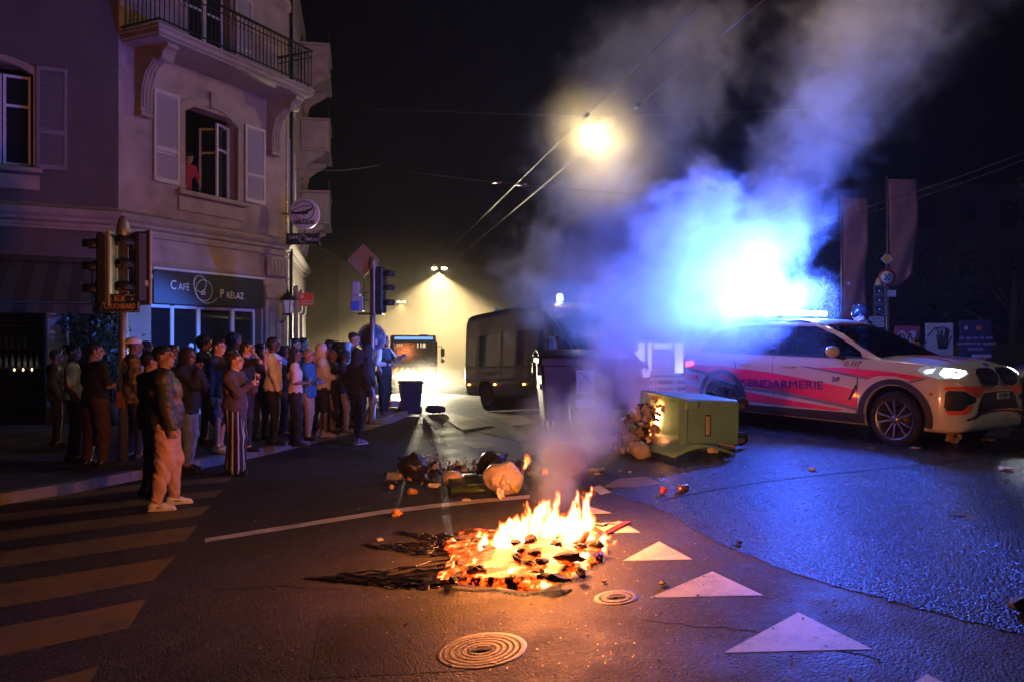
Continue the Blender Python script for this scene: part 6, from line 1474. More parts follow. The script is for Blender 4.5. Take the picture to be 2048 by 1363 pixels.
m = MB(); m.lathe([(0,-.06),(.024,-.06),(.032,-.045),(.032,.045),(.026,.058),(0,.056)], (0,0,.033), 'x', n=18); m.build('can_body', mat('red_silver_can', (.6,.25,.25), .25, metal=.8, var=.5, vscale=30), t)
t = thing('carton', 'blue and white milk carton by the tipped container', 'carton', at(1432,905), .5)
m = MB(); m.box((0,0,.05), (.2,.09,.09), bev=.006); m.build('carton_body', M_PAPW, t); m = MB(); m.box((.03,-.046,.05), (.07,.004,.088)); m.box((.03,0,.097), (.07,.088,.004)); m.build('blue_band', mat('blue_print_band', (.02,.1,.5), .4), t)
m = MB(); m.add([(.1,-.045,.005),(.1,.045,.005),(.17,0,.05),(.1,-.045,.095),(.1,.045,.095)], [(0,1,2),(3,2,4),(0,2,3),(1,4,2)]); m.build('gable', M_PAPW, t)
t = thing('plastic_jug', 'pale plastic jug lying right of the milk carton', 'jug', at(1452,903), .2)
Vb, Qb = sdf_mesh([('c',(-.07,0,.055),(.09,0,.05),.055,.035)], .01, .03, lambda X: .004*fnoise(X, 40, 5)); link('jug_body', mk_mesh('jug_body', Vb, Qb, mat('peach_plastic', (.6,.38,.26), .4), True), t)
t = thing('torn_wrapper', 'long torn transparent wrapper right of the hidden pale bag', 'litter', at(1185,945), .25)
for k in range(3): crumple('film_piece', None, None, (k*.1-.1, .02*k, 0), .06, [M_CLEARF,M_PAP,mat('green_grey_film', (.2,.25,.2), .4)][k], 40+k, .45, parent=t)
# spilled heap: several hundred torn scraps, one mass
bm_heap = MB(); rr = random.Random(21); hc = U(1262,905)
def scrap(mb, c, s, mi, rr):
    M = Matrix.Translation(c) @ Euler((rr.uniform(0,6),rr.uniform(0,6),rr.uniform(0,6))).to_matrix().to_4x4(); n = 3; vs = []
    for i in range(n):
        for j in range(n): vs.append(((i-1)*s*rr.uniform(.6,1.2), (j-1)*s*rr.uniform(.4,.9), rr.uniform(-.45,.45)*s))
    mb.add(vs, [(i*n+j, (i+1)*n+j, (i+1)*n+j+1, i*n+j+1) for i in range(n-1) for j in range(n-1)], mi, M)
for k in range(520):
    a = rr.random(); x = hc.x-.18+.50*a+rr.gauss(0,.05); y = hc.y+.15+rr.gauss(0,.17); top_ = .12+.55*a
    scrap(bm_heap, Vector((x, y, gzf(x,y)+.02+top_*rr.random()**.8)), rr.uniform(.02,.06), rr.choice((0,0,1,2,3,3,4,5)), rr)
hp = bm_heap.build('spilled_rubbish', [M_PAPW, M_PAP, M_BRN, mat('grey_pink_film', (.42,.34,.34), .3, var=.4), M_CHAR, M_CLEARF]); tag(hp, kind='stuff')
o = crumple('green_label_pack', 'small pack with green label on the spilled heap', 'packet', (hc.x+.02, hc.y-.08, gzf(hc.x,hc.y)+.30), .05, mat('pale_green_label', (.25,.45,.22), .5), 77, .9)
# fallen lid with burnt rubbish on it
lp = U(925,985); t = thing('container_cover', 'scorched green container lid lying flat under the pale pleated bag', 'container lid', (lp.x+.12, lp.y+.35, gzf(lp.x,lp.y+.3)+.02), radians(14))
m = MB(); nL = 10; vs = []
for i in range(nL+1):
    a = i/nL
    for x in (-.34,.42): vs.append((x+.10*a, -.42+a*1.05, .03+.07*sin(pi*min(1, a*1.2))))
m.add(vs, [(2*i,2*i+1,2*i+3,2*i+2) for i in range(nL)], sm=True); o = m.build('lid_shell', mat('scorched_green_plastic', (.05,.085,.04), .4, dirt=.5, var=.3), t); o.modifiers.new('thick', 'SOLIDIFY').thickness = .035
m = MB(); m.box((-.05,-.05,.115), (.16,.12,.015), bev=.005); m.build('black_plate', M_CHAR, t); m = MB(); m.tube([(-.15,-.33,.07),(.05,-.36,.075),(.2,-.33,.075)], .008, 5); m.build('lid_rim', M_BING, t)
mb = MB(); rr = random.Random(5)
for k in range(420):
    u = rr.choice((rr.gauss(850,30), rr.gauss(960,45), rr.uniform(800,1100))); v = rr.gauss(948,9); p = U(u, min(max(v, 925), 985)); scrap(mb, Vector((p.x, p.y, gzf(p.x,p.y)+.02+.10*rr.random()**2)), rr.uniform(.012,.045), rr.choice((0,0,0,1,2,3)), rr)
tag(mb.build('burnt_rubbish', [M_CHAR, M_BRN, M_PAP, M_CLEARF]), kind='stuff')
# warning sign lying flat by the fire
t = thing('fallen_road_sign', 'triangular road works warning sign lying flat behind the fire', 'road sign', (0,0,0))
sp = [U(1262,1046), U(1168,1050), U(1208,1074)]
for s_, m_, zz_, nm in ((1.0, M_STR, .02, 'red_border'), (.66, mat('cream_sign_face', (.60,.52,.38), .45), .027, 'sign_face')):
    c = sum(sp, Vector())/3; m = MB(); tri_ = [(c+(p-c)*s_) for p in sp]
    m.add([(p.x,p.y,gzf(p.x,p.y)+zz_-.012) for p in tri_]+[(p.x,p.y,gzf(p.x,p.y)+zz_) for p in tri_], [(0,1,2),(5,4,3),(0,3,4,1),(1,4,5,2),(2,5,3,0)]); m.build(nm, m_, t)
m = MB(); c = sum(sp, Vector())/3; zz_ = gzf(c.x,c.y)+.033; m.tube([(c.x-.10,c.y+.02,zz_),(c.x-.03,c.y-.04,zz_),(c.x+.02,c.y+.03,zz_),(c.x+.09,c.y,zz_)], .008, 4); m.ball((c.x-.12,c.y+.03,zz_), .015, 5); m.build('pictogram', M_BLK, t)
# poles of a bent metal stand behind the pale bag
t = thing('bent_metal_stand', 'thin bent metal rods standing in the smoke between bags and container', 'metal rods', U(1150,900))
m = MB(); m.tube([(-.02,0,0),(-.07,.1,.62)], .010, 6); m.tube([(-.07,.1,.62),(.35,.2,.02)], .010, 6); m.build('rod', M_GALV, t)
# melted plastic: ropy tar running left from the fire
def tar(name, label, spine, width, seed, n=34):
    rr = random.Random(seed); mb = MB(); nn = 60; rows = 9; vs = []; nf = lambda a, b: float(fnoise(np.array([a, b, seed*3.1]), 1.0, seed))
    for i in range(nn+1):
        f = i/nn; q = f*(len(spine)-1); j = min(int(q), len(spine)-2); b = Vector(spine[j]).lerp(Vector(spine[j+1]), q-j); wd = width*(.06+.94*f**1.1)*(1+.45*nf(f*22, 1)+.35*nf(f*61, 4))
        for k in range(rows):
            g = k/(rows-1)-.5; p = U(b.x+14*nf(f*9, k*1.7), b.y+g*1.5*wd+width*.25*nf(f*14, 9)); hz_ = 0 if k in (0, rows-1) else .004+.016*abs(nf(f*30, k*2.3))*(.3+f)
            vs.append((p.x, p.y, gzf(p.x, p.y)+.0025+hz_))
    for i in range(nn):
        for k in range(rows-1):
            if nf(i*.55, k*1.3) > .28 and i < nn*.8: continue      # holes torn in the film
            a = i*rows+k; mb.add([vs[a], vs[a+1], vs[a+rows+1], vs[a+rows]], [(0,1,2,3)], sm=True)
    n = n//3
    for k in range(n):
        o_ = rr.gauss(0, .5); ph = rr.uniform(0, 6); a0 = rr.uniform(0, .45)*abs(o_); pts = []; rad = []
        for i in range(26):
            f = a0+(1-a0)*i/25; q = f*(len(spine)-1); j = min(int(q), len(spine)-2); b = Vector(spine[j]).lerp(Vector(spine[j+1]), q-j)
            v = b.y+o_*width*f**1.1+2.6*sin(f*11+ph)+1.2*sin(f*31+ph*3); p = U(b.x, v); r_ = (.002+.006*f)*rr.uniform(.5,1.6); pts.append((p.x, p.y, p.z+.004+r_*.5+.012*f*rr.random())); rad.append(r_*(.3 if i == 0 else 1))
        mb.tube(pts, rad, 5)
    o = mb.build(name, mat('shiny_melted_plastic', (.010,.008,.007), .22, spec=.9, bump=.6, bscale=60), None); tag(o, label, 'melted plastic', 'streaks of melted plastic'); o['kind'] = 'stuff'; return o
tar('melted_plastic', 'long black streak of melted plastic running left from the front of the fire', [(612,1156),(700,1158),(790,1158),(915,1150)], 30, 1, 36)
tar('melted_plastic', 'shorter ragged black streak behind the first, left of the fire', [(722,1090),(800,1094),(905,1092)], 20, 2, 20); tar('melted_plastic', 'ragged black film strip at the back left of the fire', [(790,1064),(850,1072),(915,1078)], 15, 3, 18)
p = U(700,1158); 
# sparks on the asphalt
M_EMB = mat('glowing_ember', (1,.4,.1), .5, emit=(1,.30,.06), estr=3)
mb = MB(); rr = random.Random(9)
for k in range(90):
    u = rr.gauss(1150,95); v = rr.uniform(1175,1340) if k % 3 else rr.uniform(1100,1200); 
    if k % 3 == 0: u = rr.uniform(1180,1290)
    p = U(u, v); s = rr.choice((.0015,.002,.003)); mb.box((p.x,p.y,p.z+.004), (s*rr.uniform(1,2.5),s,s), M=None)
tag(mb.build('spark_specks', M_EMB), kind='stuff')
mb = MB(); rr = random.Random(19)
for k in range(700):
    u = rr.uniform(380,2040); v = 820+540*rr.random()**1.5; p = U(u, v); s = rr.uniform(.002,.007); mb.box((p.x,p.y,p.z+.005), (s*rr.uniform(1,2.5),s,s*.5), mi=rr.choice((0,0,1)))
tag(mb.build('road_grit', [M_CHAR, M_PAP]), kind='stuff')
# ---------------------------------------------------------------- the fire on the road
fc = U(1045,1150)
fire = thing('street_fire', 'bright fire of burning rubbish in the middle of the road', 'fire', (fc.x, fc.y, fc.z))
M_CRUST = mat('burning_crust', (.02,.012,.008), .8, bump=1, bscale=30)
def emberm():
    m, nt = nt_of('glowing_debris'); N = nt.nodes; L = nt.links; b = N['Principled BSDF']; tc = N.new('ShaderNodeTexCoord')
    n = N.new('ShaderNodeTexNoise'); n.inputs['Scale'].default_value = 8; n.inputs['Detail'].default_value = 8; n.inputs['Roughness'].default_value = .7; L.new(tc.outputs['Object'], n.inputs['Vector'])
    r = N.new('ShaderNodeValToRGB'); e = r.color_ramp.elements; e[0].position = .47; e[0].color = (0,0,0,1); e[1].position = .72; e[1].color = (1,.50,.20,1)
    k = e.new(.56); k.color = (.9,.05,.003,1); L.new(n.outputs['Fac'], r.inputs[0]); L.new(r.outputs[0], b.inputs['Emission Color']); b.inputs['Emission Strength'].default_value = 6
    b.inputs['Base Color'].default_value = (.02,.012,.01,1); return m
M_GLOW = emberm()
# burning bed: flat lumpy mass following the outline seen on the road
outl = [(872,1160),(905,1120),(880,1090),(930,1072),(1010,1062),(1100,1050),(1180,1062),(1212,1092),(1205,1125),(1150,1150),(1110,1172),(1060,1186),(1010,1178),(950,1172)]
bm = bmesh.new(); o2 = [U(*q) for q in outl]; f = bm.faces.new([bm.verts.new((p.x-fc.x, p.y-fc.y, 0)) for p in o2])
for ax_ in (0, 1):
    for c in np.arange(-1.2, 1.3, .035): bmesh.ops.bisect_plane(bm, geom=bm.verts[:]+bm.edges[:]+bm.faces[:], plane_co=(c,0,0) if ax_ == 0 else (0,c,0), plane_no=(1,0,0) if ax_ == 0 else (0,1,0))
bmesh.ops.triangulate(bm, faces=[q for q in bm.faces if len(q.verts) > 4]); bset = {v for v in bm.verts if v.is_boundary}
for v in bm.verts:
    x, y = v.co.x+fc.x, v.co.y+fc.y; g0 = gzf(x, y)-fc.z; P = np.array([x, y, 0.])
    v.co.z = g0+.006+(0 if v in bset else .03+.11*math.exp(-((v.co.x-.12)**2+(v.co.y-.25)**2)/.16)+.030*float(fnoise(P, 16, 5))+.02*float(fnoise(P, 41, 6)))
bmesh.ops.recalc_face_normals(bm, faces=bm.faces); me = bpy.data.meshes.new('ember_bed'); bm.to_mesh(me); bm.free()
if sum(p.normal.z for p in me.polygons) < 0: me.flip_normals()
me.materials.append(M_GLOW); me.polygons.foreach_set('use_smooth', [True]*len(me.polygons)); link('ember_bed', me, fire)
rr = random.Random(31)
deb = [((1060,1150),(1160,1118),.02,.05), ((985,1152),(1100,1132),.012,.03), ((1120,1128),(1175,1100),.03,.07), ((930,1140),(985,1120),.015,.05), ((1040,1168),(1085,1166),.02,.03), ((1000,1120),(1040,1090),.02,.10), ((1165,1110),(1205,1112),.03,.04)]
for a, b, r_, h in deb:
    p, q = U(*a), U(*b); m = MB(); d = (q-p); n = 6; pts = [p.lerp(q, i/n)+Vector((rr.gauss(0,.008), rr.gauss(0,.008), .05+h*i/n+rr.gauss(0,.006))) for i in range(n+1)]
    m.tube([x-fc for x in pts], [r_*rr.uniform(.6,1.2) for _ in pts], 6); m.build('charred_stick', M_CRUST, fire)
for k in range(26):
    u = rr.uniform(890,1195); v = rr.uniform(1085,1176); p = U(u, v); bmc = bmesh.new(); bmesh.ops.create_icosphere(bmc, subdivisions=2, radius=rr.uniform(.02,.055)); sx_, sz_ = rr.uniform(.8,2.2), rr.uniform(.35,.9)
    for q in bmc.verts: q.co = q.co*(1+rr.uniform(-.3,.3)); q.co.x *= sx_; q.co.z *= sz_
    me = bpy.data.meshes.new('charred_lump'); bmc.to_mesh(me); bmc.free(); me.materials.append(M_CRUST); o = link('charred_lump', me, fire); o.location = (p.x-fc.x, p.y-fc.y, gzf(p.x,p.y)-fc.z+.05+.10*math.exp(-((p.x-fc.x-.12)**2+(p.y-fc.y-.25)**2)/.16)); o.rotation_euler = (rr.uniform(-.3,.3), rr.uniform(-.3,.3), rr.uniform(0,6))
# dripping rim of molten plastic at the front
rim = [U(*q) for q in [(905,1176),(950,1180),(990,1178),(1012,1184),(1050,1188),(1085,1184),(1112,1172),(1140,1160),(1165,1150)]]
m = MB(); m.tube([(p.x-fc.x, p.y-fc.y, p.z-fc.z+.012) for p in rim], [.004,.008,.006,.009,.007,.008,.006,.006,.003], 6); m.build('molten_rim', mat('glowing_molten_plastic', (.3,.1,.03), .3, emit=(1,.35,.10), estr=.5), fire)
M_FLAME, nt = nt_of('flame_gas'); N = nt.nodes; L = nt.links; N.remove(N['Principled BSDF'])
at_ = N.new('ShaderNodeAttribute'); at_.attribute_name = 'density'
rp = N.new('ShaderNodeValToRGB'); e = rp.color_ramp.elements; e[0].position = 0.0; e[0].color = (1,.06,.004,1); e[1].position = .75; e[1].color = (1,.56,.27,1); k = e.new(.3); k.color = (1,.19,.025,1)
em = N.new('ShaderNodeEmission'); mu = N.new('ShaderNodeMath'); mu.operation = 'MULTIPLY'; mu.inputs[1].default_value = 650
pw = N.new('ShaderNodeMath'); pw.operation = 'POWER'; pw.inputs[1].default_value = 1.5
L.new(at_.outputs['Fac'], rp.inputs[0]); L.new(rp.outputs[0], em.inputs[0]); L.new(at_.outputs['Fac'], pw.inputs[0]); L.new(pw.outputs[0], mu.inputs[0]); L.new(mu.outputs[0], em.inputs[1])
L.new(em.outputs[0], N['Material Output'].inputs['Volume'])
# ---------------------------------------------------------------- people
def skinm(n, c): return mat('skin_'+n, c, .5, var=.06, vscale=20, sss=.0, bump=.15, bscale=90)
SK = {'fair': skinm('fair', (.50,.30,.22)), 'tan': skinm('tan', (.36,.20,.13)), 'brown': skinm('brown', (.16,.08,.05)), 'dark': skinm('dark', (.07,.035,.022))}
def cloth(n, c, r=.85, **k): return mat('cloth_'+n, c, r, var=k.pop('var', .12), vscale=k.pop('vscale', 6), bump=.25, bscale=140, **k)
HAIRM = {'black': mat('hair_black', (.010,.008,.008), .45, bump=1, bscale=120), 'brown': mat('hair_brown', (.06,.03,.018), .5, bump=1, bscale=120), 'blond': mat('hair_sandy', (.30,.18,.09), .5, bump=1, bscale=120), 'red': mat('hair_auburn', (.12,.035,.03), .5, bump=1, bscale=120)}
M_EYE = mat('eye_dark', (.02,.015,.012), .15, spec=.8)
def head_prims():
    P = [('e',(-.018,0,.032),(.098,.077,.088)), ('e',(.022,0,-.028),(.070,.060,.082)), ('c',(.0,.045,-.055),(.058,.014,-.098),.022,.018), ('c',(.0,-.045,-.055),(.058,-.014,-.098),.022,.018),
         ('c',(.066,0,-.092),(.060,0,-.098),.020,.018), ('c',(.086,-.032,.030),(.086,.032,.030),.011,.011), ('c',(.090,0,.022),(.110,0,-.018),.008,.012), ('c',(.100,-.011,-.020),(.100,.011,-.020),.009,.009),
         ('e',(.055,.040,-.018),(.028,.022,.022)), ('e',(.055,-.040,-.018),(.028,.022,.022)), ('e',(.086,0,-.052),(.013,.024,.007)), ('e',(.083,0,-.065),(.014,.021,.008)),
         ('e',(-.008,.080,-.004),(.020,.009,.031)), ('e',(-.008,-.080,-.004),(.020,.009,.031)), ('c',(-.022,0,-.06),(-.035,0,-.19),.058,.060), ('c',(.0,0,-.08),(-.02,0,-.19),.045,.055)]
    return P
HEADV, HEADQ = sdf_mesh(head_prims(), .0068, .012)
def facecut(x0, z0, sl=.6):
    def d(X): 
        q = np.minimum(X[...,0]-x0-sl*np.maximum(X[...,2]-z0, 0)*0, z0-X[...,2]); return np.clip(q, -.0, .08)*1.6
    return d
HAIR = {}
def hair_mesh(kind):
    if kind in HAIR: return HAIR[kind]
    vox = .0085; k = .02; cut = facecut(.035, .062)
    if kind == 'short': P = [('e',(-.024,0,.040),(.103,.084,.090)), ('e',(-.055,0,-.01),(.055,.07,.055)), ('e',(.04,0,.098),(.05,.06,.022))]; d = lambda X: cut(X)+.004*fnoise(X, 90, 1)
    elif kind == 'fade': P = [('e',(-.018,0,.055),(.104,.082,.082)), ('e',(-.055,0,.01),(.050,.066,.06))]; d = lambda X: cut(X)+.002*fnoise(X, 120, 1)
    elif kind == 'curly': P = [('e',(-.025,0,.055),(.125,.108,.105)), ('e',(-.06,0,-.01),(.065,.085,.075))]; d = lambda X: facecut(.05,.055)(X)+.011*fnoise(X, 75, 2)
    elif kind == 'long': P = [('e',(-.028,0,.042),(.106,.088,.092)), ('c',(-.065,.035,.0),(-.095,.05,-.30),.055,.05), ('c',(-.065,-.035,.0),(-.095,-.05,-.30),.055,.05), ('c',(-.01,.075,.02),(-.01,.095,-.2),.022,.028), ('c',(-.01,-.075,.02),(-.01,-.095,-.2),.022,.028)]; d = lambda X: cut(X)*(X[...,2] > -.12)+.006*fnoise(X*np.array([1,1,.25]), 110, 3)
    elif kind == 'bun': P = [('e',(-.024,0,.040),(.101,.081,.090)), ('e',(-.055,0,.0),(.05,.064,.05)), ('e',(-.075,0,.125),(.045,.045,.04))]; d = lambda X: cut(X)+.003*fnoise(X, 100, 4)
    elif kind == 'pony': P = [('e',(-.024,0,.040),(.101,.081,.090)), ('e',(-.055,0,.0),(.05,.064,.05)), ('c',(-.11,0,.06),(-.15,.0,-.16),.03,.02)]; d = lambda X: cut(X)+.003*fnoise(X, 100, 4)
    elif kind == 'hood': P = [('e',(-.032,0,.026),(.130,.112,.128)), ('c',(-.06,0,-.08),(-.08,0,-.17),.105,.12), ('c',(.02,.06,-.10),(.0,.07,-.17),.04,.05), ('c',(.02,-.06,-.10),(.0,-.07,-.17),.04,.05)]; d = lambda X: np.clip(np.minimum(X[...,0]-.052, np.minimum(.112-X[...,2], .078-np.abs(X[...,1]))), 0, .08)*2.0*(X[...,2] > -.13)+.004*fnoise(X, 45, 5)
    elif kind == 'beanie': P = [('e',(-.020,0,.060),(.108,.088,.085)), ('c',(-.02,-.03,.05),(-.02,.03,.05),.075,.075)]; d = lambda X: np.clip(.030-X[...,2], 0, .1)*1.6+.002*fnoise(X*np.array([1,1,.2]), 160, 6)
    elif kind == 'cap': P = [('e',(-.020,0,.062),(.106,.086,.074)), ('c',(-.10,-.03,.048),(-.165,-.02,.035),.018,.012), ('c',(-.10,.03,.048),(-.165,.02,.035),.018,.012)]; d = lambda X: np.clip(.036-X[...,2], 0, .1)*1.6
    elif kind == 'helmet': P = [('e',(-.02,0,.045),(.125,.105,.115)), ('e',(.05,0,.0),(.065,.08,.08))]; d = lambda X: 0*X[...,0]
    HAIR[kind] = sdf_mesh(P, vox, k, d, .03); return HAIR[kind]
def hand_prims(curl):
    """wrist at origin, hand down -z, thumb to +x, palm towards +y"""
    P = [('e',(0,0,-.045),(.040,.015,.048)), ('c',(0,0,.02),(0,0,-.03),.024,.026)]
    for i, (x, L_) in enumerate(((.029,.070),(.010,.080),(-.010,.074),(-.028,.058))):
        a = Vector((x,0,-.083)); ang = curl*.6; p = a; q1 = p+Vector((0, sin(ang)*L_*.45, -cos(ang)*L_*.45)); ang += curl*.9; q2 = q1+Vector((0, sin(ang)*L_*.32, -cos(ang)*L_*.32)); ang += curl*.6; q3 = q2+Vector((0, sin(ang)*L_*.25, -cos(ang)*L_*.25))
        P += [('c',tuple(p),tuple(q1),.0092,.0086), ('c',tuple(q1),tuple(q2),.0086,.0078), ('c',tuple(q2),tuple(q3),.0078,.0068)]
    P += [('c',(.028,.004,-.02),(.052,.016,-.052),.013,.010), ('c',(.052,.016,-.052),(.056,.030,-.082),.010,.008)]
    return P
HANDS = {k: sdf_mesh(hand_prims(c), .0058, .006) for k, c in (('relaxed', .35), ('grip', 1.05))}
def ik(a, b, l1, l2, pole):
    a, b = Vector(a), Vector(b); d = b-a; L_ = min(d.length, (l1+l2)*.998); d = d.normalized(); b = a+d*L_
    x = (l1*l1-l2*l2+L_*L_)/(2*L_); h = sqrt(max(l1*l1-x*x, 0)); p = Vector(pole); p = (p-d*p.dot(d)); p = p.normalized() if p.length > 1e-5 else d.orthogonal()
    return a+d*x+p*h, b
ARM = {'down': (.03,.25,.80), 'pocket': (.10,.23,.93), 'phone': (.30,.05,1.40), 'high': (.26,.16,1.55), 'chin': (.17,.02,1.46), 'fold': (.21,-.07,1.13), 'fore': (.22,.10,1.14), 'ear': (.12,.10,1.60), 'out': (.40,.36,1.25), 'hip': (.0,.27,.98), 'back': (-.10,.22,.86), 'wheel': (.42,.14,1.25), 'aim': (.46,.03,1.42), 'face2': (.20,.05,1.38), 'sill': (.30,.22,.98)}
NP = [0]
def person(label, u, vh, Y, yaw, skin='tan', hair=('short','black'), top=None, bot=None, w=1.0, armL='down', armR='down', head=(0,0), lean=0.0, style={}, vox=.016, zbase=None, shoe=None, group='crowd watching from the corner', loc=None, H=None, legs='stand', parts=None):
    """top: (material, kind) kind tee|long|hoodie|jacket ; bot: (material, kind) trousers|wide|shorts|skirt|dress|baggy"""
    NP[0] += 1; seed = NP[0]*7
    if loc is None:
        p = R(u, vh, Y); z0 = (gzf(p.x, Y)+(KH+.006 if style.get('kerb', True) else .0)) if zbase is None else zbase
        H = CH+(CY-vh)/FPX*Y-z0; loc = (p.x, Y, z0)
    s = H/1.76; t = thing('person', label, 'person', loc, radians(yaw), group)
    S = lambda p: Vector((p[0]*s, p[1]*s*w if abs(p[1]) < .4 else p[1]*s, p[2]*s))
    ls = sin(lean); lc = cos(lean)
    def B(x, y, z):   # upper body, bent forward at the hips
        zz = z-.95; return Vector((x*lc+zz*ls, y, .95-x*ls+zz*lc))
    wd = w
    sh = {1: B(-.01,.165*wd**.6,1.425), -1: B(-.01,-.165*wd**.6,1.425)}; J = {}
    for sd, pose in ((1, armL), (-1, armR)):
        tg = ARM[pose] if isinstance(pose, str) else pose
        tg = Vector((tg[0], tg[1]*sd*(wd**.7), tg[2])); tg = B(*tg) if lean and pose not in ('sill',) else tg
        pole = Vector((-.5, .55*sd, -.8)) if (isinstance(pose, str) and pose in ('down','pocket','hip','back')) else Vector((-.1, .55*sd, -1))
        J[sd] = ik(sh[sd], tg, .285, .255, pole)
    st = style.get('st', .10); fw = style.get('fw', .04)
    hip = {1: Vector((0,.085*wd,.92)), -1: Vector((0,-.085*wd,.92))}
    if legs == 'sit': kn = {sd: Vector((.42,.13*sd,.90)) for sd in (1,-1)}; an = {sd: Vector((.50,.13*sd,.50)) for sd in (1,-1)}
    else: an = {1: Vector((-fw,st*wd,.085)), -1: Vector((fw,-st*wd,.085))}; kn = {sd: (hip[sd]+an[sd])/2+Vector((.035+style.get('kb', 0)*(sd > 0),.01*sd,.03)) for sd in (1,-1)}
    hc = B(.015,0,1.645)
    sc = lambda v: tuple(Vector(v)*s)
    def tor(i, b=0.0):
        q = wd
        return [('e',sc((0,0,.95)),((.115*q+i)*s,(.165*q+i)*s,(.12+i)*s)), ('e',sc(B(.01*q,0,1.08)),((.108*q**1.3+i+b)*s,(.148*q+i+b)*s,(.15+i)*s)), ('e',sc(B(0,0,1.28)),((.118*q+i)*s,(.170*q+i)*s,(.17+i)*s)),
                ('c',sc(sh[1]),sc(sh[-1]),(.060+i)*s,(.060+i)*s), ('c',sc(B(-.02,0,1.40)),sc(B(-.01,0,1.47)),(.085+i*.6)*s,(.058+i*.4)*s)]
    def arm(sd, i, to=1.0, r0=.050):
        a, (e, h) = sh[sd], J[sd]; o = [('c',sc(a),sc(e),(r0+i)*s,(.041+i)*s)]
        if to > .5: o.append(('c',sc(e),sc(e.lerp(h, (to-.5)*2)),(.040+i)*s,(.030+i*(.9))*s))
        else: o = [('c',sc(a),sc(a.lerp(e, to*2)),(r0+i)*s,(.046+i*1.5)*s)]
        return o
    def leg(sd, i0, i1, i2, to=1.0):
        o = [('c',sc(hip[sd]),sc(kn[sd]),(.088*wd**.7+i0)*s,(.058*wd**.5+i1)*s)]
        if to > .5: o.append(('c',sc(kn[sd]),sc(kn[sd].lerp(an[sd]+Vector((0,0,.02)), (to-.5)*2)),(.056*wd**.5+i1)*s,(.040+i2)*s))
        else: o = [('c',sc(hip[sd]),sc(hip[sd].lerp(kn[sd], to*2)),(.088*wd**.7+i0)*s,(.07+i1)*s)]
        return o
    # skin: one continuous figure
    P = tor(-.012)+arm(1, -.004)+arm(-1, -.004)+leg(1, -.008, -.004, -.002)+leg(-1, -.008, -.004, -.002)
    for sd in (1,-1): P += [('c',sc(an[sd]),sc(an[sd]+Vector((.13,.01*sd,-.045))),.036*s,.026*s)]
    V1, Q1 = sdf_mesh(P, vox, .03); Vs = [V1]; Qs = [Q1]; n = len(V1)
    Rh = Matrix.Rotation(radians(head[0]), 3, 'Z') @ Matrix.Rotation(radians(head[1])+lean*.6, 3, 'Y'); Rn = np.array(Rh)
    hv = (HEADV @ Rn.T)*s*1.0+np.array(sc(hc)); Vs.append(hv); Qs.append(HEADQ+n); n += len(hv)
    HM = {}
    for sd, pose in ((1, armL), (-1, armR)):
        e, h = J[sd]; dz = -(h-e).normalized(); inn = Vector((0,-sd,0)) if (isinstance(pose, str) and pose in ('down','pocket','hip','back','sill','wheel')) else Vector((.25,-sd*.9,.1))
        yy = (inn-dz*inn.dot(dz)).normalized(); xx = yy.cross(dz); MM = Matrix((xx, yy, dz)).transposed()
        hk = 'relaxed' if (isinstance(pose, str) and pose in ('down','back','fold','sill')) else 'grip'; V2, Q2 = HANDS[hk]; V2 = V2.copy(); Q3 = Q2
        if xx.dot(Vector((1,0,0.4))) < 0: V2[:,0] *= -1; Q3 = Q2[:, ::-1]
        V2 = (V2 @ np.array(MM).T)*s+np.array(sc(h)); Vs.append(V2); Qs.append(Q3+n); n += len(V2); HM[sd] = (Vector(sc(h)), MM)
    link('body', mk_mesh('body', np.concatenate(Vs), np.concatenate(Qs), SK[skin], True), t)
    Mh = Matrix.Translation(sc(hc)) @ Rh.to_4x4() @ Matrix.Scale(s, 4)
    def child(name, V_, Q_, m_): return link(name, mk_mesh(name, V_, Q_, m_, True), t)
    m = MB()
    for y in (-.031,.031): m.ball((.081,y,.010), (.012,.016,.010), 6)
    m.build('eyes', M_EYE, t).matrix_local = Mh
    Vh, Qh = hair_mesh(hair[0]); hm = HAIRM[hair[1]] if hair[1] in HAIRM else hair[1]
    if hair[0] in ('beanie','cap','hood'):
        o = child({'beanie':'woollen_hat','cap':'cap','hood':'hood'}[hair[0]], Vh, Qh, hm); o.matrix_local = Mh
        if hair[0] == 'cap' : Vk, Qk = hair_mesh('fade'); o = child('hair', Vk, Qk, HAIRM['black']); o.matrix_local = Mh
    else: o = child('helmet' if hair[0] == 'helmet' else 'hair', Vh, Qh, hm); o.matrix_local = Mh
    if style.get('beard'):
        Vb_, Qb_ = sdf_mesh([('c',(.0,.05,-.045),(.062,.018,-.10),.024,.020), ('c',(.0,-.05,-.045),(.062,-.018,-.10),.024,.020), ('c',(.062,-.01,-.10),(.062,.01,-.10),.022,.022), ('c',(.088,-.02,-.045),(.088,.02,-.045),.007,.007)], .008, .015, lambda X: .003*fnoise(X, 100, 8)); child('beard', Vb_, Qb_, HAIRM['black']).matrix_local = Mh
    if style.get('glasses'):
        m = MB()
        for y in (-.033,.033): m.tube([(.100,y+.022*cos(a),.010+.018*sin(a)) for a in np.linspace(0, 2*pi, 16)], .0022, 4)
        m.tube([(.100,-.011,.012),(.103,0,.015),(.100,.011,.012)], .0022, 4); m.tube([(.100,.055,.014),(.0,.082,.012)], .0022, 4); m.tube([(.100,-.055,.014),(.0,-.082,.012)], .0022, 4)
        m.build('glasses', mat('thin_wire_glasses', (.5,.4,.3), .3, metal=.8), t).matrix_local = Mh
    if style.get('mask'):
        Vb_, Qb_ = sdf_mesh([('e',(.07,0,-.045),(.042,.05,.045))], .008, .01); child('face_mask', Vb_, Qb_, cloth('pale_blue_mask', (.4,.55,.6))).matrix_local = Mh
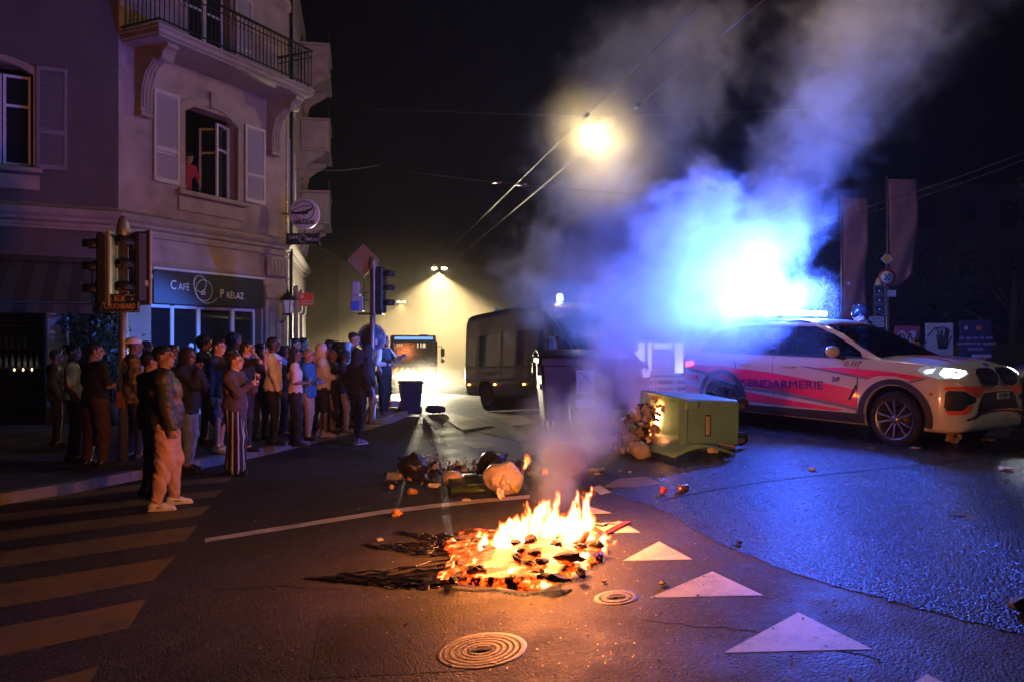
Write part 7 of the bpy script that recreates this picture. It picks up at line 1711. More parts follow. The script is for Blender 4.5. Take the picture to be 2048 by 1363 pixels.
    # clothes
    if top:
        tm, kind = top; i = {'tee':.016,'long':.020,'hoodie':.032,'jacket':.042,'vest':.02}[kind]; to = .42 if kind in ('tee','vest') else .97
        P = tor(i, .008 if kind in ('hoodie','jacket') else 0)+arm(1, i*.8+(.008 if kind == 'jacket' else 0), to)+arm(-1, i*.8+(.008 if kind == 'jacket' else 0), to)
        hem = style.get('hem', .86 if kind != 'tee' else .88)
        P += [('c',sc((0,.045*wd,hem)),sc((0,-.045*wd,hem)),(.105*wd+i)*s,(.105*wd+i)*s,(.98,1.0,1.0)), ('c',sc((0,.06*wd,1.0)),sc((0,-.06*wd,1.0)),(.112*wd+i)*s,(.112*wd+i)*s)]
        if kind in ('hoodie','jacket') and hair[0] != 'hood': P += [('c',sc(B(-.085,.05,1.44)),sc(B(-.085,-.05,1.42)),.068*s,.068*s), ('c',sc(B(-.02,.08,1.48)),sc(B(-.09,0,1.46)),.028*s,.045*s), ('c',sc(B(-.02,-.08,1.48)),sc(B(-.09,0,1.46)),.028*s,.045*s)]
        am = {'tee':.007,'long':.007,'hoodie':.009,'jacket':.009,'vest':.005}[kind]*style.get('fold', 1.0)
        def dsp(X, am=am, s=s, seed=seed, hz=hem-.03):
            
            f1 = fnoise(X@np.array([[1,.3,.5],[-.2,1,.4],[.3,-.5,1.5]]), 17, seed); return am*(.9-2.4*np.abs(f1))+.7*am*fnoise(X@np.array([[1,.3,.9],[-.2,1,.4],[.6,-.5,1.3]]), 48, seed+1)+np.clip(hz*s-X[...,2], 0, .1)*5-(.010*np.exp(-((X[...,2]-(hz+.04)*s)/.02)**2) if kind in ('hoodie','jacket') else 0)*-.5
        Vt, Qt = sdf_mesh(P, vox*.85, .035, dsp)
        if isinstance(tm, tuple):   # two tone: (upper, lower, split height)
            me = mk_mesh('top', Vt, Qt, [tm[0], tm[1]], True); cz = Vt[Qt].mean(1)
            torso = (np.abs(cz[:,1]) < .30*s*wd); mi = (cz[:,2] < tm[2]*s) & (torso | (len(tm) > 3)); me.polygons.foreach_set('material_index', mi.astype(np.int32)); me.update()
            link({'tee':'t_shirt','long':'sweater','hoodie':'hooded_top','jacket':'jacket','vest':'vest'}[kind], me, t)
        else: child({'tee':'t_shirt','long':'sweater','hoodie':'hooded_top','jacket':'jacket','vest':'vest'}[kind], Vt, Qt, tm)
    if bot:
        bm_, kind = bot; k = .03; pel = [('e',sc((0,0,.94)),(.122*wd*s,.172*wd*s,.115*s))]
        if kind == 'trousers': P = pel+leg(1,.012,.014,.012,.98)+leg(-1,.012,.014,.012,.98); am = .006
        elif kind == 'baggy': P = pel+leg(1,.038,.042,.030,.97)+leg(-1,.038,.042,.030,.97); am = .010
        elif kind == 'wide': P = pel+leg(1,.03,.045,.10,.97)+leg(-1,.03,.045,.10,.97); k = .06; am = .008
        elif kind == 'shorts': P = pel+leg(1,.03,.04,.03,.46)+leg(-1,.03,.04,.03,.46); am = .007
        elif kind == 'skirt': P = pel+[('c',sc((0,0,.9)),sc((.0,0,.60)),.155*s,.185*s,(.85,1.05,1))]; am = .008
        elif kind == 'dress': P = pel+[('c',sc((0,0,.95)),sc((.0,0,.42)),.14*s,.18*s,(.85,1.05,1))]; am = .010
        fr = style.get('fold', 1.0)
        if kind == 'wide': d2_ = lambda X: .012*np.cos(np.arctan2(X[...,1], X[...,0])*15)*np.clip((.8*s-X[...,2])/.8, 0, 1)+.004*fnoise(X, 20, seed)+np.clip(.02-X[...,2], 0, .1)*1.5
        else: d2_ = lambda X: am*fr*(1-2.6*np.abs(fnoise(X@np.array([[1,.2,.7],[-.2,1,.5],[.2,-.4,1.4]]), 18, seed+3)))+.7*am*fr*fnoise(X@np.array([[1,.3,.9],[-.2,1,.4],[.6,-.5,1.3]]), 46, seed+4)+np.clip(.035*s-X[...,2], 0, .1)*1.5
        Vb_, Qb_ = sdf_mesh(P, vox*.85, k, d2_); child({'trousers':'trousers','baggy':'trousers','wide':'wide_trousers','shorts':'shorts','skirt':'skirt','dress':'dress'}[kind], Vb_, Qb_, bm_)
    if shoe and legs == 'stand':
        for sd in (1,-1):
            a = an[sd]; P = [('c',sc((a.x-.045,a.y,.055)),sc((a.x+.07,a.y+.005*sd,.050)),.042*s,.040*s), ('c',sc((a.x+.07,a.y+.005*sd,.045)),sc((a.x+.165,a.y+.012*sd,.032)),.040*s,.030*s,(1,1.15,.9)), ('c',sc((a.x-.02,a.y,.07)),sc((a.x-.015,a.y,.11)),.045*s,.042*s)]
            Vb_, Qb_ = sdf_mesh(P, min(vox, .010), .02, lambda X: np.clip(.012*s-X[...,2], 0, .05)*2); o = child('shoe', Vb_, Qb_, shoe[0])
            P = [('c',sc((a.x-.05,a.y,.016)),sc((a.x+.165,a.y+.012*sd,.014)),.046*s,.044*s,(1,1,.34))]; Vb_, Qb_ = sdf_mesh(P, .009, .01); link('sole', mk_mesh('sole', Vb_, Qb_, shoe[1], True), o)
    t['_h'] = 0; del t['_h']
    return t, HM, s, sc, Mh, J, B
M_PHONE = mat('black_phone', (.01,.01,.012), .2); M_SCR = mat('lit_phone_screen', (.3,.3,.4), .1, emit=(.6,.7,1), estr=.8)
def phone(pr, sd, label, lit=True):
    t, HM, s = pr[0], pr[1], pr[2]; h, MM = HM[sd]; c = h+MM @ Vector((0,.02,-.10))*s
    o = thing('phone', label, 'phone', (0,0,0), group='phones held up by the crowd')
    o.matrix_world = Matrix.Translation(t.location) @ Matrix.Rotation(t.rotation_euler.z, 4, 'Z') @ Matrix.Translation(c)
    m = MB(); m.box((0,0,.02), (.010,.075,.15), bev=.004); m.build('case', M_PHONE, o)
    m = MB(); m.box((-.0062,0,.02), (.002,.066,.138)); m.build('screen', M_SCR, o); return o
BLK = cloth('black', (.012,.012,.014)); BLK2 = cloth('washed_black', (.025,.024,.027)); WHT = cloth('white', (.60,.58,.58)); CRM = cloth('cream', (.55,.50,.46)); PNK = cloth('pinkish_white', (.58,.48,.48))
DEN = cloth('pale_denim', (.16,.18,.22), var=.35, vscale=9); GJN = cloth('grey_denim', (.30,.30,.34), var=.2); NVY = cloth('navy', (.015,.02,.04)); BRN = cloth('brown', (.07,.03,.02)); BEI = cloth('beige', (.34,.25,.19)); BLU = cloth('strong_blue', (.02,.13,.33)); PUR = cloth('mauve_grey', (.085,.055,.075))
SHW = (mat('white_sneaker', (.62,.58,.55), .45, dirt=.1), mat('white_sole', (.60,.56,.52), .6)); SHB = (mat('black_shoe', (.015,.015,.016), .4), mat('dark_sole', (.03,.03,.03), .7)); SHM = (mat('black_white_sneaker', (.12,.12,.12), .4, var=.9, vscale=22), SHW[1])
# foreground man
MUST = mat('jacket_mustard_shell', (.20,.125,.025), .5, var=.15, bump=.2, bscale=60); OLV = mat('jacket_brown_shell', (.055,.052,.028), .5, var=.15, bump=.2, bscale=60)
PEACH = mat('peach_cotton', (.50,.29,.21), .8, var=.10, vscale=5, bump=.35, bscale=40)
fg = person('stocky man in a brown and mustard jacket and peach trousers standing on the zebra', 330, 693, 8.5, 24, 'tan', ('fade','black'), ((OLV, MUST, 9), 'jacket'), (PEACH, 'baggy'), w=1.24, armL='down', armR=(.07,.27,.78), head=(-22,-8), style={'kerb': False, 'st': .12, 'fw': -.09, 'fold': 1.0, 'hem': .90}, vox=.0095, shoe=SHW, lean=-.03)
t = fg[0]; jk = [c for c in t.children if c.name.startswith('jacket')][0]; me = jk.data; Vj = np.array([v.co[:] for v in me.vertices]); s = fg[2]
mi = [1 if (.30 < 0 or ((.0 < 1) and (1.22*s > c.z > 1.05*s*0+1.10*s) and c.x > -.18*s)) and not (abs(c.y) > .22*s and c.z > 1.16*s) else 0 for c in (p.center for p in me.polygons)]
mi = [1 if (1.14*s < c.z < 1.37*s and abs(c.y) < .20*s) else 0 for c in (p.center for p in me.polygons)]; me.polygons.foreach_set('material_index', mi)
for k, sd in enumerate((1,-1)):   # green curved mark on the sneakers
    a = Vector(((.09 if sd > 0 else -.09), .12*1.24*sd, 0)); m = MB(); y = a.y-.052 if True else 0
    m.add([(a.x*s+.02,(a.y-.045)*s,.055),(a.x*s+.10,(a.y-.044)*s,.045),(a.x*s+.02,(a.y-.046)*s,.040),(a.x*s-.03,(a.y-.044)*s,.062)], [(0,1,2,3)]); m.build('green_mark', mat('dark_green_leather', (.01,.10,.06), .4), t)
person('dark clothed man almost hidden behind the man in the mustard jacket', 300, 704, 9.1, 30, 'tan', ('short','black'), (BLK,'hoodie'), (BLK,'trousers'), style={'kerb': False}, shoe=SHB)
person('man in a white t-shirt, leftmost of the crowd, seen from behind by the leafy plants', 146, 690, 10.9, 25, 'tan', ('fade','black'), (WHT,'tee'), (BLK,'trousers'), armL='pocket', armR='pocket', head=(-25,0), shoe=SHB)
person('man in black t-shirt and long brown shorts, back turned, left of the name pole', 190, 686, 10.5, 62, 'tan', ('short','black'), (BLK,'tee'), (BRN,'baggy'), w=1.12, armL='fore', armR='fore', head=(-45,5), shoe=SHB)
CAMO = cloth('camouflage', (.20,.15,.12), var=.75, vscale=16)
person('person in a camouflage jacket and white cap right behind the street name pole', 268, 676, 11.1, 35, 'brown', ('cap', WHT), (CAMO,'jacket'), (BLK2,'trousers'), armL='fore', armR='pocket', shoe=SHB)
person('man in a black hooded top and pale ripped jeans holding a hand to his chin', 376, 697, 10.9, -12, 'brown', ('hood', BLK), (BLK,'hoodie'), (DEN,'trousers'), armL='chin', armR='chin', head=(-8,0), shoe=SHB, vox=.013, style={'kerb': False})
# striped wide trousers: vertical pale lines round the leg
STRM, nt = nt_of('striped_cloth'); N = nt.nodes; L = nt.links; tc = N.new('ShaderNodeTexCoord'); sp_ = N.new('ShaderNodeSeparateXYZ'); L.new(tc.outputs['Object'], sp_.inputs[0]); at2 = N.new('ShaderNodeMath'); at2.operation = 'ARCTAN2'; L.new(sp_.outputs[1], at2.inputs[0]); L.new(sp_.outputs[0], at2.inputs[1])
ml = N.new('ShaderNodeMath'); ml.operation = 'MULTIPLY'; ml.inputs[1].default_value = 18; L.new(at2.outputs[0], ml.inputs[0]); sn = N.new('ShaderNodeMath'); sn.operation = 'SINE'; L.new(ml.outputs[0], sn.inputs[0]); gt = N.new('ShaderNodeMath'); gt.operation = 'GREATER_THAN'; gt.inputs[1].default_value = .72; L.new(sn.outputs[0], gt.inputs[0])
mx = N.new('ShaderNodeMix'); mx.data_type = 'RGBA'; L.new(gt.outputs[0], mx.inputs[0]); mx.inputs[6].default_value = (.012,.012,.025,1); mx.inputs[7].default_value = (.55,.45,.38,1); L.new(mx.outputs[2], N['Principled BSDF'].inputs['Base Color']); N['Principled BSDF'].inputs['Roughness'].default_value = .8
wm = person('woman with glasses filming in a mauve sweater and wide striped trousers', 470, 706, 10.7, -4, 'fair', ('bun','brown'), (PUR,'hoodie'), (STRM,'wide'), w=1.12, armL='phone', armR=(.28,.08,1.32), head=(0,-3), style={'glasses': 1, 'kerb': False, 'hem': .80}, vox=.012, shoe=SHB)
phone(wm, -1, 'phone held out by the woman in striped trousers')
person('tall person with thick curly hair in dark clothes before the café door', 408, 674, 12.9, 5, 'brown', ('curly','black'), (BLK,'hoodie'), (BLK,'trousers'), shoe=SHB)
PLD = cloth('dark_plaid', (.12,.12,.12), var=.8, vscale=40)
person('woman with glasses, dark top, plaid skirt and bare legs', 437, 679, 11.9, -15, 'fair', ('short','black'), (BLK2,'long'), (PLD,'skirt'), armL='face2', armR='down', style={'glasses': 1}, shoe=SHW)
person('person with round black curls behind the woman with the skirt', 467, 669, 12.9, 10, 'brown', ('curly','black'), (NVY,'tee'), (BLK,'trousers'), armL='face2', shoe=SHB)
q = person('young man in a black t-shirt raising both hands with a phone beside the white sweatshirt', 493, 683, 12.0, 5, 'fair', ('short','black'), (BLK,'tee'), (BLK2,'trousers'), armL='high', armR='ear', shoe=SHB); phone(q, 1, 'phone raised by the young man in the black t-shirt')
q = person('tall man in a white sweatshirt with red and blue print, arm raised', 546, 675, 12.7, 2, 'dark', ('short','black'), (WHT,'long'), (BLK,'trousers'), armL='high', armR=(.16,.24,.88), style={'hem': .92}, shoe=SHB, vox=.013); phone(q, 1, 'phone raised by the tall man in the white sweatshirt')
m = MB()
for k in range(3): m.tube([(.145+.02*cos(a),-.15+.03*k+.022*cos(a)*.5,1.32+.035*sin(a)) for a in np.linspace(0, 5.2, 12)], .006, 4)
m.build('chest_print', mat('red_blue_print', (.4,.03,.08), .5, var=.3), q[0])
q = person('woman with long black hair in a knotted pinkish t-shirt and wide black trousers', 590, 696, 12.55, 12, 'brown', ('long','black'), (PNK,'tee'), (BLK,'baggy'), armL='fore', armR='fore', head=(-5,5), shoe=SHB, vox=.013); phone(q, -1, 'phone held low by the woman with long black hair')
cb = MB(); h = q[1][-1][0]; cb.tube([h+Vector((0,0,-.08)), h+Vector((-.1,-.05,-.35)), h+Vector((-.22,-.02,-.18)), h+Vector((-.28,.0,-.45)), h+Vector((-.2,0,-.7))], .004, 4); o = cb.build('charging_cable', mat('blue_white_cable', (.3,.4,.7), .4), None); o.matrix_world = Matrix.Translation(q[0].location) @ Matrix.Rotation(q[0].rotation_euler.z, 4, 'Z'); tag(o, 'thin pale cable hanging from the hand of the woman with long black hair', 'cable')
person('sandy haired man in a strong blue shirt and beige trousers with folded arms', 616, 699, 13.3, -10, 'tan', ('fade','blond'), (BLU,'long'), (BEI,'trousers'), armL='fold', armR='fold', shoe=SHB, vox=.013)
person('person in a cream hooded top with the hood up and black shorts, bare legged', 645, 689, 13.9, 12, 'brown', ('hood', CRM), (CRM,'hoodie'), (BLK,'shorts'), armL='fore', armR='fold', shoe=(cloth('pale_sandal', (.4,.3,.3)), SHW[1]), vox=.013, style={'hem': .93})
person('woman with auburn hair in a long black dress, looking at the road', 664, 700, 14.3, -20, 'brown', ('pony','red'), (BLK,'long'), (BLK,'dress'), armL='fore', armR='down', shoe=(BRN, SHB[1]))
person('girl with dark curly hair and pale grey jeans, hands at her face', 690, 703, 14.2, 0, 'brown', ('curly','black'), (NVY,'long'), (GJN,'trousers'), armL='face2', armR='face2', shoe=SHM)
person('person with a white hood drawn round a dark face', 697, 686, 15.3, -12, 'dark', ('hood', WHT), (WHT,'hoodie'), (BLK,'trousers'), shoe=SHB)
person('tall short haired man in a black t-shirt seen in profile behind the white hood', 707, 666, 15.7, -3, 'tan', ('fade','black'), (BLK,'tee'), (BLK,'trousers'), w=1.08, shoe=SHB)
person('slim man all in black with the hood up standing at the kerb edge, back turned', 716, 700, 13.75, 55, 'brown', ('hood', BLK), (BLK,'hoodie'), (BLK,'trousers'), w=1.05, armL='pocket', armR='pocket', style={'kerb': False, 'fw': -.07}, shoe=SHM, vox=.013)
person('person in a dark hooded top and pale grey jeans just behind the far signal pole', 737, 690, 15.6, 20, 'brown', ('hood', BLK2), (BLK2,'hoodie'), (GJN,'trousers'), armL='fore', armR='pocket', style={'kb': .12}, shoe=SHM)
person('bearded man in black woollen hat and vest with white sleeves, one arm stretched out', 768, 672, 18.0, -28, 'tan', ('beanie', BLK), ((WHT, BLK, 9), 'long'), (BLK,'baggy'), armL=(.42,.16,1.32), armR='fore', head=(10,0), style={'beard': 1}, shoe=SHM)
t = bpy.data.objects; bm2 = [o for o in COL.objects if o.name.startswith('sweater') and o.parent and 'white sleeves' in o.parent.get('label', '')][0]
mi = [1 if abs(p.center.y) < .17 and p.center.x < .24 else 0 for p in bm2.data.polygons]; bm2.data.polygons.foreach_set('material_index', mi)
person('short haired man at the wall behind the blue shirt, leftmost of the far row', 577, 692, 14.6, 10, 'tan', ('fade','black'), (NVY,'tee'), (BLK,'trousers'), shoe=SHB)
person('man with dark hair in the far row, head just right of the white sweatshirt', 590, 677, 15.4, 0, 'tan', ('short','black'), (BLK2,'tee'), (BLK,'trousers'), shoe=SHB)
person('man with black hair in the far row under the round dark sign', 606, 676, 15.9, 5, 'tan', ('short','black'), (BLU,'tee'), (BLK,'trousers'), shoe=SHB)
person('dark haired person in the far row between the cream hood and the auburn hair', 659, 680, 15.9, 0, 'brown', ('short','black'), (BLK,'long'), (BLK,'trousers'), shoe=SHB)
person('person with a pale blue face mask in the far row behind the auburn hair', 674, 683, 15.4, -30, 'brown', ('short','black'), (BLK2,'long'), (BLK,'trousers'), style={'mask': 1}, shoe=SHB)
person('short dark haired person in the far row left of the white hood', 688, 684, 16.2, 5, 'brown', ('short','black'), (BLK,'tee'), (BLK,'trousers'), shoe=SHB)
for (lab, u, v, Y, yw, hk, tp_) in (('dark person squeezed between the camouflage jacket and the black hooded man', 345, 690, 12.3, -5, 'short', BLK), ('person in navy behind the raised phones, face turned to the camera', 520, 690, 13.4, -50, 'curly', NVY), ('dark figure in shadow between the white shirt and the terrace post', 112, 700, 12.5, 20, 'short', BLK2),
        ('person in a black hood between the sweatshirt and the long haired woman', 566, 694, 13.9, 15, 'hood', BLK), ('dark capped figure by the café pier behind the camouflage jacket', 292, 684, 12.6, 10, 'beanie', BLK2), ('short person in black between cream hood and blue shirt', 630, 706, 14.9, -8, 'long', BLK)):
    person(lab, u, v, Y, yw, 'brown', (hk, BLK if hk in ('hood','beanie') else 'black'), (tp_,'hoodie'), (BLK,'trousers'), armL=random.choice(['down','pocket','fold']), armR=random.choice(['down','pocket','chin']), head=(random.uniform(-20,20),0), shoe=SHB)
# man at the window
wp = MC @ Vector((2.12,.42,0)); person('man in a red polo shirt leaning out of the dark first floor window', 0, 0, 0, -38, 'tan', ('short','black'), (cloth('red', (.32,.012,.02)),'tee'), (BLK,'trousers'), armL='sill', armR='sill', head=(0,15), lean=.35, loc=(wp.x, wp.y, 4.50), H=1.78, group='single onlookers and officers')
# officers
OFB = cloth('police_black', (.014,.014,.018), .5)
op = person('officer in black with GENDARMERIE on the back, leaning over behind the police car', 1736, 610, 14.2, 165, 'tan', ('helmet', mat('dark_helmet', (.02,.02,.025), .25)), (OFB,'jacket'), (OFB,'trousers'), armL='aim', armR='aim', lean=.18, style={'kerb': False}, shoe=SHB, group='single onlookers and officers')
bp_ = op[0]; o = link('back_label', text_me('GENDARMERIE', .075, .002, bold=.002), bp_); o.data.materials.append(mat('reflective_white', (.6,.6,.6), .4)); o.matrix_local = face_M(Vector(op[3](op[6](-.19,0,1.36))), (0,-1,0), Vector((sin(.3),0,cos(.3))))
person('officer in a black cap crouched behind the car bonnet in front of the posters', 1835, 676, 15.4, 170, 'tan', ('cap', BLK), (OFB,'jacket'), (OFB,'trousers'), style={'kerb': False}, shoe=SHB, group='single onlookers and officers')
dl = car.matrix_basis @ Vector((-.18,-.0,.27)); dr = person('masked driver with hands on the wheel inside the police car', 0, 0, 0, math.degrees(atan2(CAR_FWD.y, CAR_FWD.x)), 'fair', ('fade','black'), (OFB,'long'), (OFB,'trousers'), armL='wheel', armR='wheel', loc=tuple(car.matrix_basis @ Vector((-.02,.38,-.20))), H=1.72, legs='sit', group='single onlookers and officers')
# ---------------------------------------------------------------- smoke: voxel grids from fields
def gn(o, build):
    ng = bpy.data.node_groups.new('field', 'GeometryNodeTree')
    ng.interface.new_socket('Geometry', in_out='INPUT', socket_type='NodeSocketGeometry')
    ng.interface.new_socket('Geometry', in_out='OUTPUT', socket_type='NodeSocketGeometry')
    gi = ng.nodes.new('NodeGroupInput'); go = ng.nodes.new('NodeGroupOutput')
    ng.links.new(build(ng), go.inputs[0])
    md = o.modifiers.new('field', 'NODES'); md.node_group = ng
class F:
    """tiny expression builder for node fields"""
    def __init__(s, ng): s.ng = ng; s.pos = ng.nodes.new('GeometryNodeInputPosition').outputs[0]
    def _in(s, n, i, v):
        if isinstance(v, (int, float)): n.inputs[i].default_value = v
        elif isinstance(v, (tuple, list, Vector)): n.inputs[i].default_value = tuple(v)
        else: s.ng.links.new(v, n.inputs[i])
    def m(s, op, a, b=0.0, c=None):
        n = s.ng.nodes.new('ShaderNodeMath'); n.operation = op; s._in(n, 0, a); s._in(n, 1, b)
        if c is not None: s._in(n, 2, c)
        return n.outputs[0]
    def v(s, op, a, b=(0,0,0)):
        n = s.ng.nodes.new('ShaderNodeVectorMath'); n.operation = op; s._in(n, 0, a)
        if op == 'SCALE': s._in(n, 3, b)
        else: s._in(n, 1, b)
        return n.outputs['Value'] if op in ('LENGTH', 'DOT_PRODUCT', 'DISTANCE') else n.outputs[0]
    def noise(s, p, sc, det=4, rough=.55, col=False, dist=0.0):
        n = s.ng.nodes.new('ShaderNodeTexNoise'); s.ng.links.new(p, n.inputs['Vector']); n.inputs['Scale'].default_value = sc
        n.inputs['Detail'].default_value = det; n.inputs['Roughness'].default_value = rough; n.inputs['Distortion'].default_value = dist
        return n.outputs['Color'] if col else n.outputs['Fac']
    def warp(s, p, sc, amt, det=2):
        c = s.noise(p, sc, det, col=True); return s.v('ADD', p, s.v('SCALE', s.v('SUBTRACT', c, (.5,.5,.5)), amt))
    def ramp(s, x, a, b, c=0.0, d=1.0, smooth=False):
        n = s.ng.nodes.new('ShaderNodeMapRange'); s._in(n, 0, x)
        if smooth: n.interpolation_type = 'SMOOTHSTEP'
        for i, q in enumerate((a, b, c, d)): n.inputs[i+1].default_value = q
        return n.outputs[0]
    def seg(s, p, a, b, ra, rb, flat=1.0):
        """1 on the segment, 0 at its radius"""
        a = Vector(a); d = Vector(b)-a; L2 = d.dot(d)
        q = s.v('SUBTRACT', p, a); t = s.m('MULTIPLY', s.v('DOT_PRODUCT', q, tuple(d)), 1/L2)
        t = s.ramp(t, 0, 1)
        off_ = s.v('SUBTRACT', q, s.v('SCALE', tuple(d), t)) ; 
        if flat != 1.0: off_ = s.v('MULTIPLY', off_, (1, flat, 1))
        r = s.m('MULTIPLY_ADD', t, rb-ra, ra); return s.m('SUBTRACT', 1.0, s.m('DIVIDE', s.v('LENGTH', off_), r))
def vcube(f, dens, lo, hi, vox, m):
    n = f.ng.nodes.new('GeometryNodeVolumeCube'); f.ng.links.new(dens, n.inputs['Density'])
    n.inputs['Min'].default_value = lo; n.inputs['Max'].default_value = hi
    for i, a in enumerate('XYZ'): n.inputs['Resolution '+a].default_value = max(8, int((hi[i]-lo[i])/vox))
    sm = f.ng.nodes.new('GeometryNodeSetMaterial'); f.ng.links.new(n.outputs[0], sm.inputs[0]); sm.inputs['Material'].default_value = m
    return sm.outputs[0]
def volmat(name, col, dens, aniso=0.0):
    m, nt = nt_of(name); N = nt.nodes; L = nt.links; N.remove(N['Principled BSDF'])
    v = N.new('ShaderNodeVolumePrincipled'); v.inputs['Color'].default_value = (*col, 1); v.inputs['Density'].default_value = dens
    v.inputs['Anisotropy'].default_value = aniso; L.new(v.outputs[0], N['Material Output'].inputs['Volume']); m.cycles.volume_sampling = 'MULTIPLE_IMPORTANCE'
    return m
def volobj(name, m, parent=None):
    me = bpy.data.meshes.new(name); me.from_pydata([(0,0,0)], [], []); me.materials.append(m); return link(name, me, parent)

# --- the big smoke between van and car
M_SMOKE = volmat('grey_smoke', (.90,.89,.88), 1.25, .2)
sm_o = volobj('smoke_cloud', M_SMOKE); tag(sm_o, kind='stuff')
def px(u, v, Y): return tuple(R(u, v, Y))
PLUMES = [ # from, to (pixel, pixel, depth), radii, density
    ((1300,830,10.9), (1330,640,11.6), .38, .85, 1.0),
    ((1330,650,11.4), (1560,610,12.0), 1.0, .60, .55),
    ((1320,600,11.8), (1400,440,12.2), 1.15, .85, 1.0),
    ((1480,580,12.2), (1540,440,12.6), .95, .95, .6),
    ((1545,460,12.6), (1640,260,13.0), .9, 1.15, .20),
    ((1640,260,13.0), (1780,-60,13.4), 1.15, 2.0, .10),
    ((1400,430,12.4), (1400,340,13.0), .55, .5, .3),
    ((1330,600,13.0), (1120,560,14.5), 1.0, 1.3, .24),
    ((1345,720,10.7), (1540,655,11.1), .34, .36, .9),
    ((1250,560,13.2), (1180,330,14.5), 1.1, 1.4, .14),
    ((1180,330,14.5), (1340,100,14.5), 1.3, 1.8, .07),
    ((1340,300,13.6), (1330,120,13.6), 1.1, 1.3, .055),
    ((1150,900,9.0), (1210,800,9.9), .26, .50, 1.3),
    ((1210,800,9.9), (1290,660,11.4), .50, .9, 1.0),
    ((1130,940,8.3), (1090,860,9.0), .22, .38, 1.2),
    ((1110,1045,7.1), (1135,930,7.9), .30, .36, 1.7),
    ((1150,980,7.6), (1165,880,8.6), .26, .40, 1.2),
]
def build_smoke(ng):
    f = F(ng); p = f.v('MULTIPLY', f.pos, (1,1,.92))
    p = f.pos
    w = f.warp(p, .75, 1.15, 2); w = f.warp(w, 2.4, .42, 2)
    n1 = f.noise(w, 2.3, 6, .68); n2 = f.noise(w, .62, 3, .5)
    tot = None
    for a, b, ra, rb, d in PLUMES:
        e = f.seg(w, px(*a), px(*b), ra, rb)
        e = f.m('ADD', e, f.m('MULTIPLY', f.m('SUBTRACT', n1, .5), 2.3))
        e = f.m('MULTIPLY', f.ramp(e, .05, .62, 0, 1, True), d)
        tot = e if tot is None else f.m('MAXIMUM', tot, e)
    tot = f.m('MULTIPLY', tot, f.ramp(n2, .33, .62, .25, 1.25))
    return vcube(f, tot, (-2.6,6.6,.2), (8.6,17.0,7.6), .055, M_SMOKE)
gn(sm_o, build_smoke)

# --- thin smoke lying over the far road
M_FARS = volmat('drifting_far_smoke', (.86,.85,.82), 1.0, .35)
fs_o = volobj('street_smoke', M_FARS); tag(fs_o, kind='stuff')
def build_far(ng):
    f = F(ng); p = f.pos; w = f.warp(p, .11, 7, 2); n = f.noise(w, .16, 4, .6)
    sx = f.ng.nodes.new('ShaderNodeSeparateXYZ'); ng.links.new(p, sx.inputs[0])
    e = f.seg(p, (-4,30,0), (-20,125,1), 9.5, 20)
    hgt = f.ramp(sx.outputs[2], 0, 13, 1, 0, True); fr = f.ramp(sx.outputs[1], 46, 64, 0.0, 1, True)
    d = f.m('MULTIPLY', f.m('MULTIPLY', f.ramp(e, 0, .5, 0, 1, True), f.ramp(n, .36, .66, .25, 1.7)), f.m('MULTIPLY', hgt, fr))
    return vcube(f, f.m('MULTIPLY', d, .05), (-44,24,-3.4), (14,140,13), .8, M_FARS)
gn(fs_o, build_far)

# --- smoke puff added round the nearest hanging lamp to widen its halo
lo_ = volobj('lamp_halo_smoke', M_FARS); tag(lo_, kind='stuff')
def build_ls(ng):
    f = F(ng); w = f.warp(f.pos, .5, 1.2, 2); n = f.noise(w, .9, 4, .6); c = R(1195,265,22.6)
    e = f.seg(w, tuple(c), (c.x+.3, c.y, c.z-.8), 1.9, 2.2)
    return vcube(f, f.m('MULTIPLY', f.ramp(e, 0, 1.0, 0, 1, True), f.ramp(n, .3, .7, .06, .34)), (c.x-3,c.y-3,c.z-4), (c.x+3.5,c.y+3,c.z+3), .16, M_FARS)
gn(lo_, build_ls)

# --- low mist added in front of the fire engine to carry headlight glare
mi_ = volobj('headlight_glare_mist', M_FARS); tag(mi_, kind='stuff')
def build_mist(ng):
    f = F(ng); w = f.warp(f.pos, .35, 1.6, 2); n = f.noise(w, .5, 4, .6); a = R(812,768,38.5); b = R(905,772,36.5)
    e = f.seg(f.v('MULTIPLY', w, (1,1,1.6)), (a.x,a.y,a.z*1.6), (b.x,b.y,b.z*1.6), 2.2, 2.0)
    return vcube(f, f.m('MULTIPLY', f.ramp(e, 0, .9, 0, 1, True), f.ramp(n, .3, .7, .008, .045)), (a.x-4,32,-2.4), (b.x+4,43,2.4), .22, M_FARS)
gn(mi_, build_mist)
fl_o = volobj('flames', M_FLAME, None); tag(fl_o, kind='stuff')
def W3(u, v, dz=0): p = U(u, v); return (p.x, p.y, p.z+dz)
TONGUES = [] # base pixel, height, lean, radius
rr = random.Random(4)
for (u, v, h, r) in ((1150,1105,.50,.15),(1170,1100,.50,.11),(1130,1115,.30,.14),(1085,1100,.42,.15),(1060,1105,.48,.13),(1030,1110,.42,.15),(1000,1115,.34,.14),(965,1120,.22,.12),(930,1125,.11,.09),(915,1092,.07,.07),(905,1148,.09,.07),(960,1155,.10,.09),(1010,1160,.11,.10),
                     (1060,1160,.11,.10),(1110,1150,.12,.09),(1185,1110,.15,.08),(1200,1095,.10,.06),(1010,1075,.16,.10),(1070,1070,.24,.11),(1120,1075,.30,.11),(950,1085,.12,.10),(980,1140,.12,.10),(1035,1140,.16,.12),(1090,1135,.18,.12),(940,1150,.10,.08),(1075,1168,.08,.08),(1020,1175,.06,.07),(1140,1140,.14,.10),(1190,1125,.10,.08)):
    b = W3(u, v, -.03); TONGUES.append((b, (b[0]+.04+rr.uniform(-.05,.08), b[1]+rr.uniform(-.03,.05), b[2]+h), r, .015))
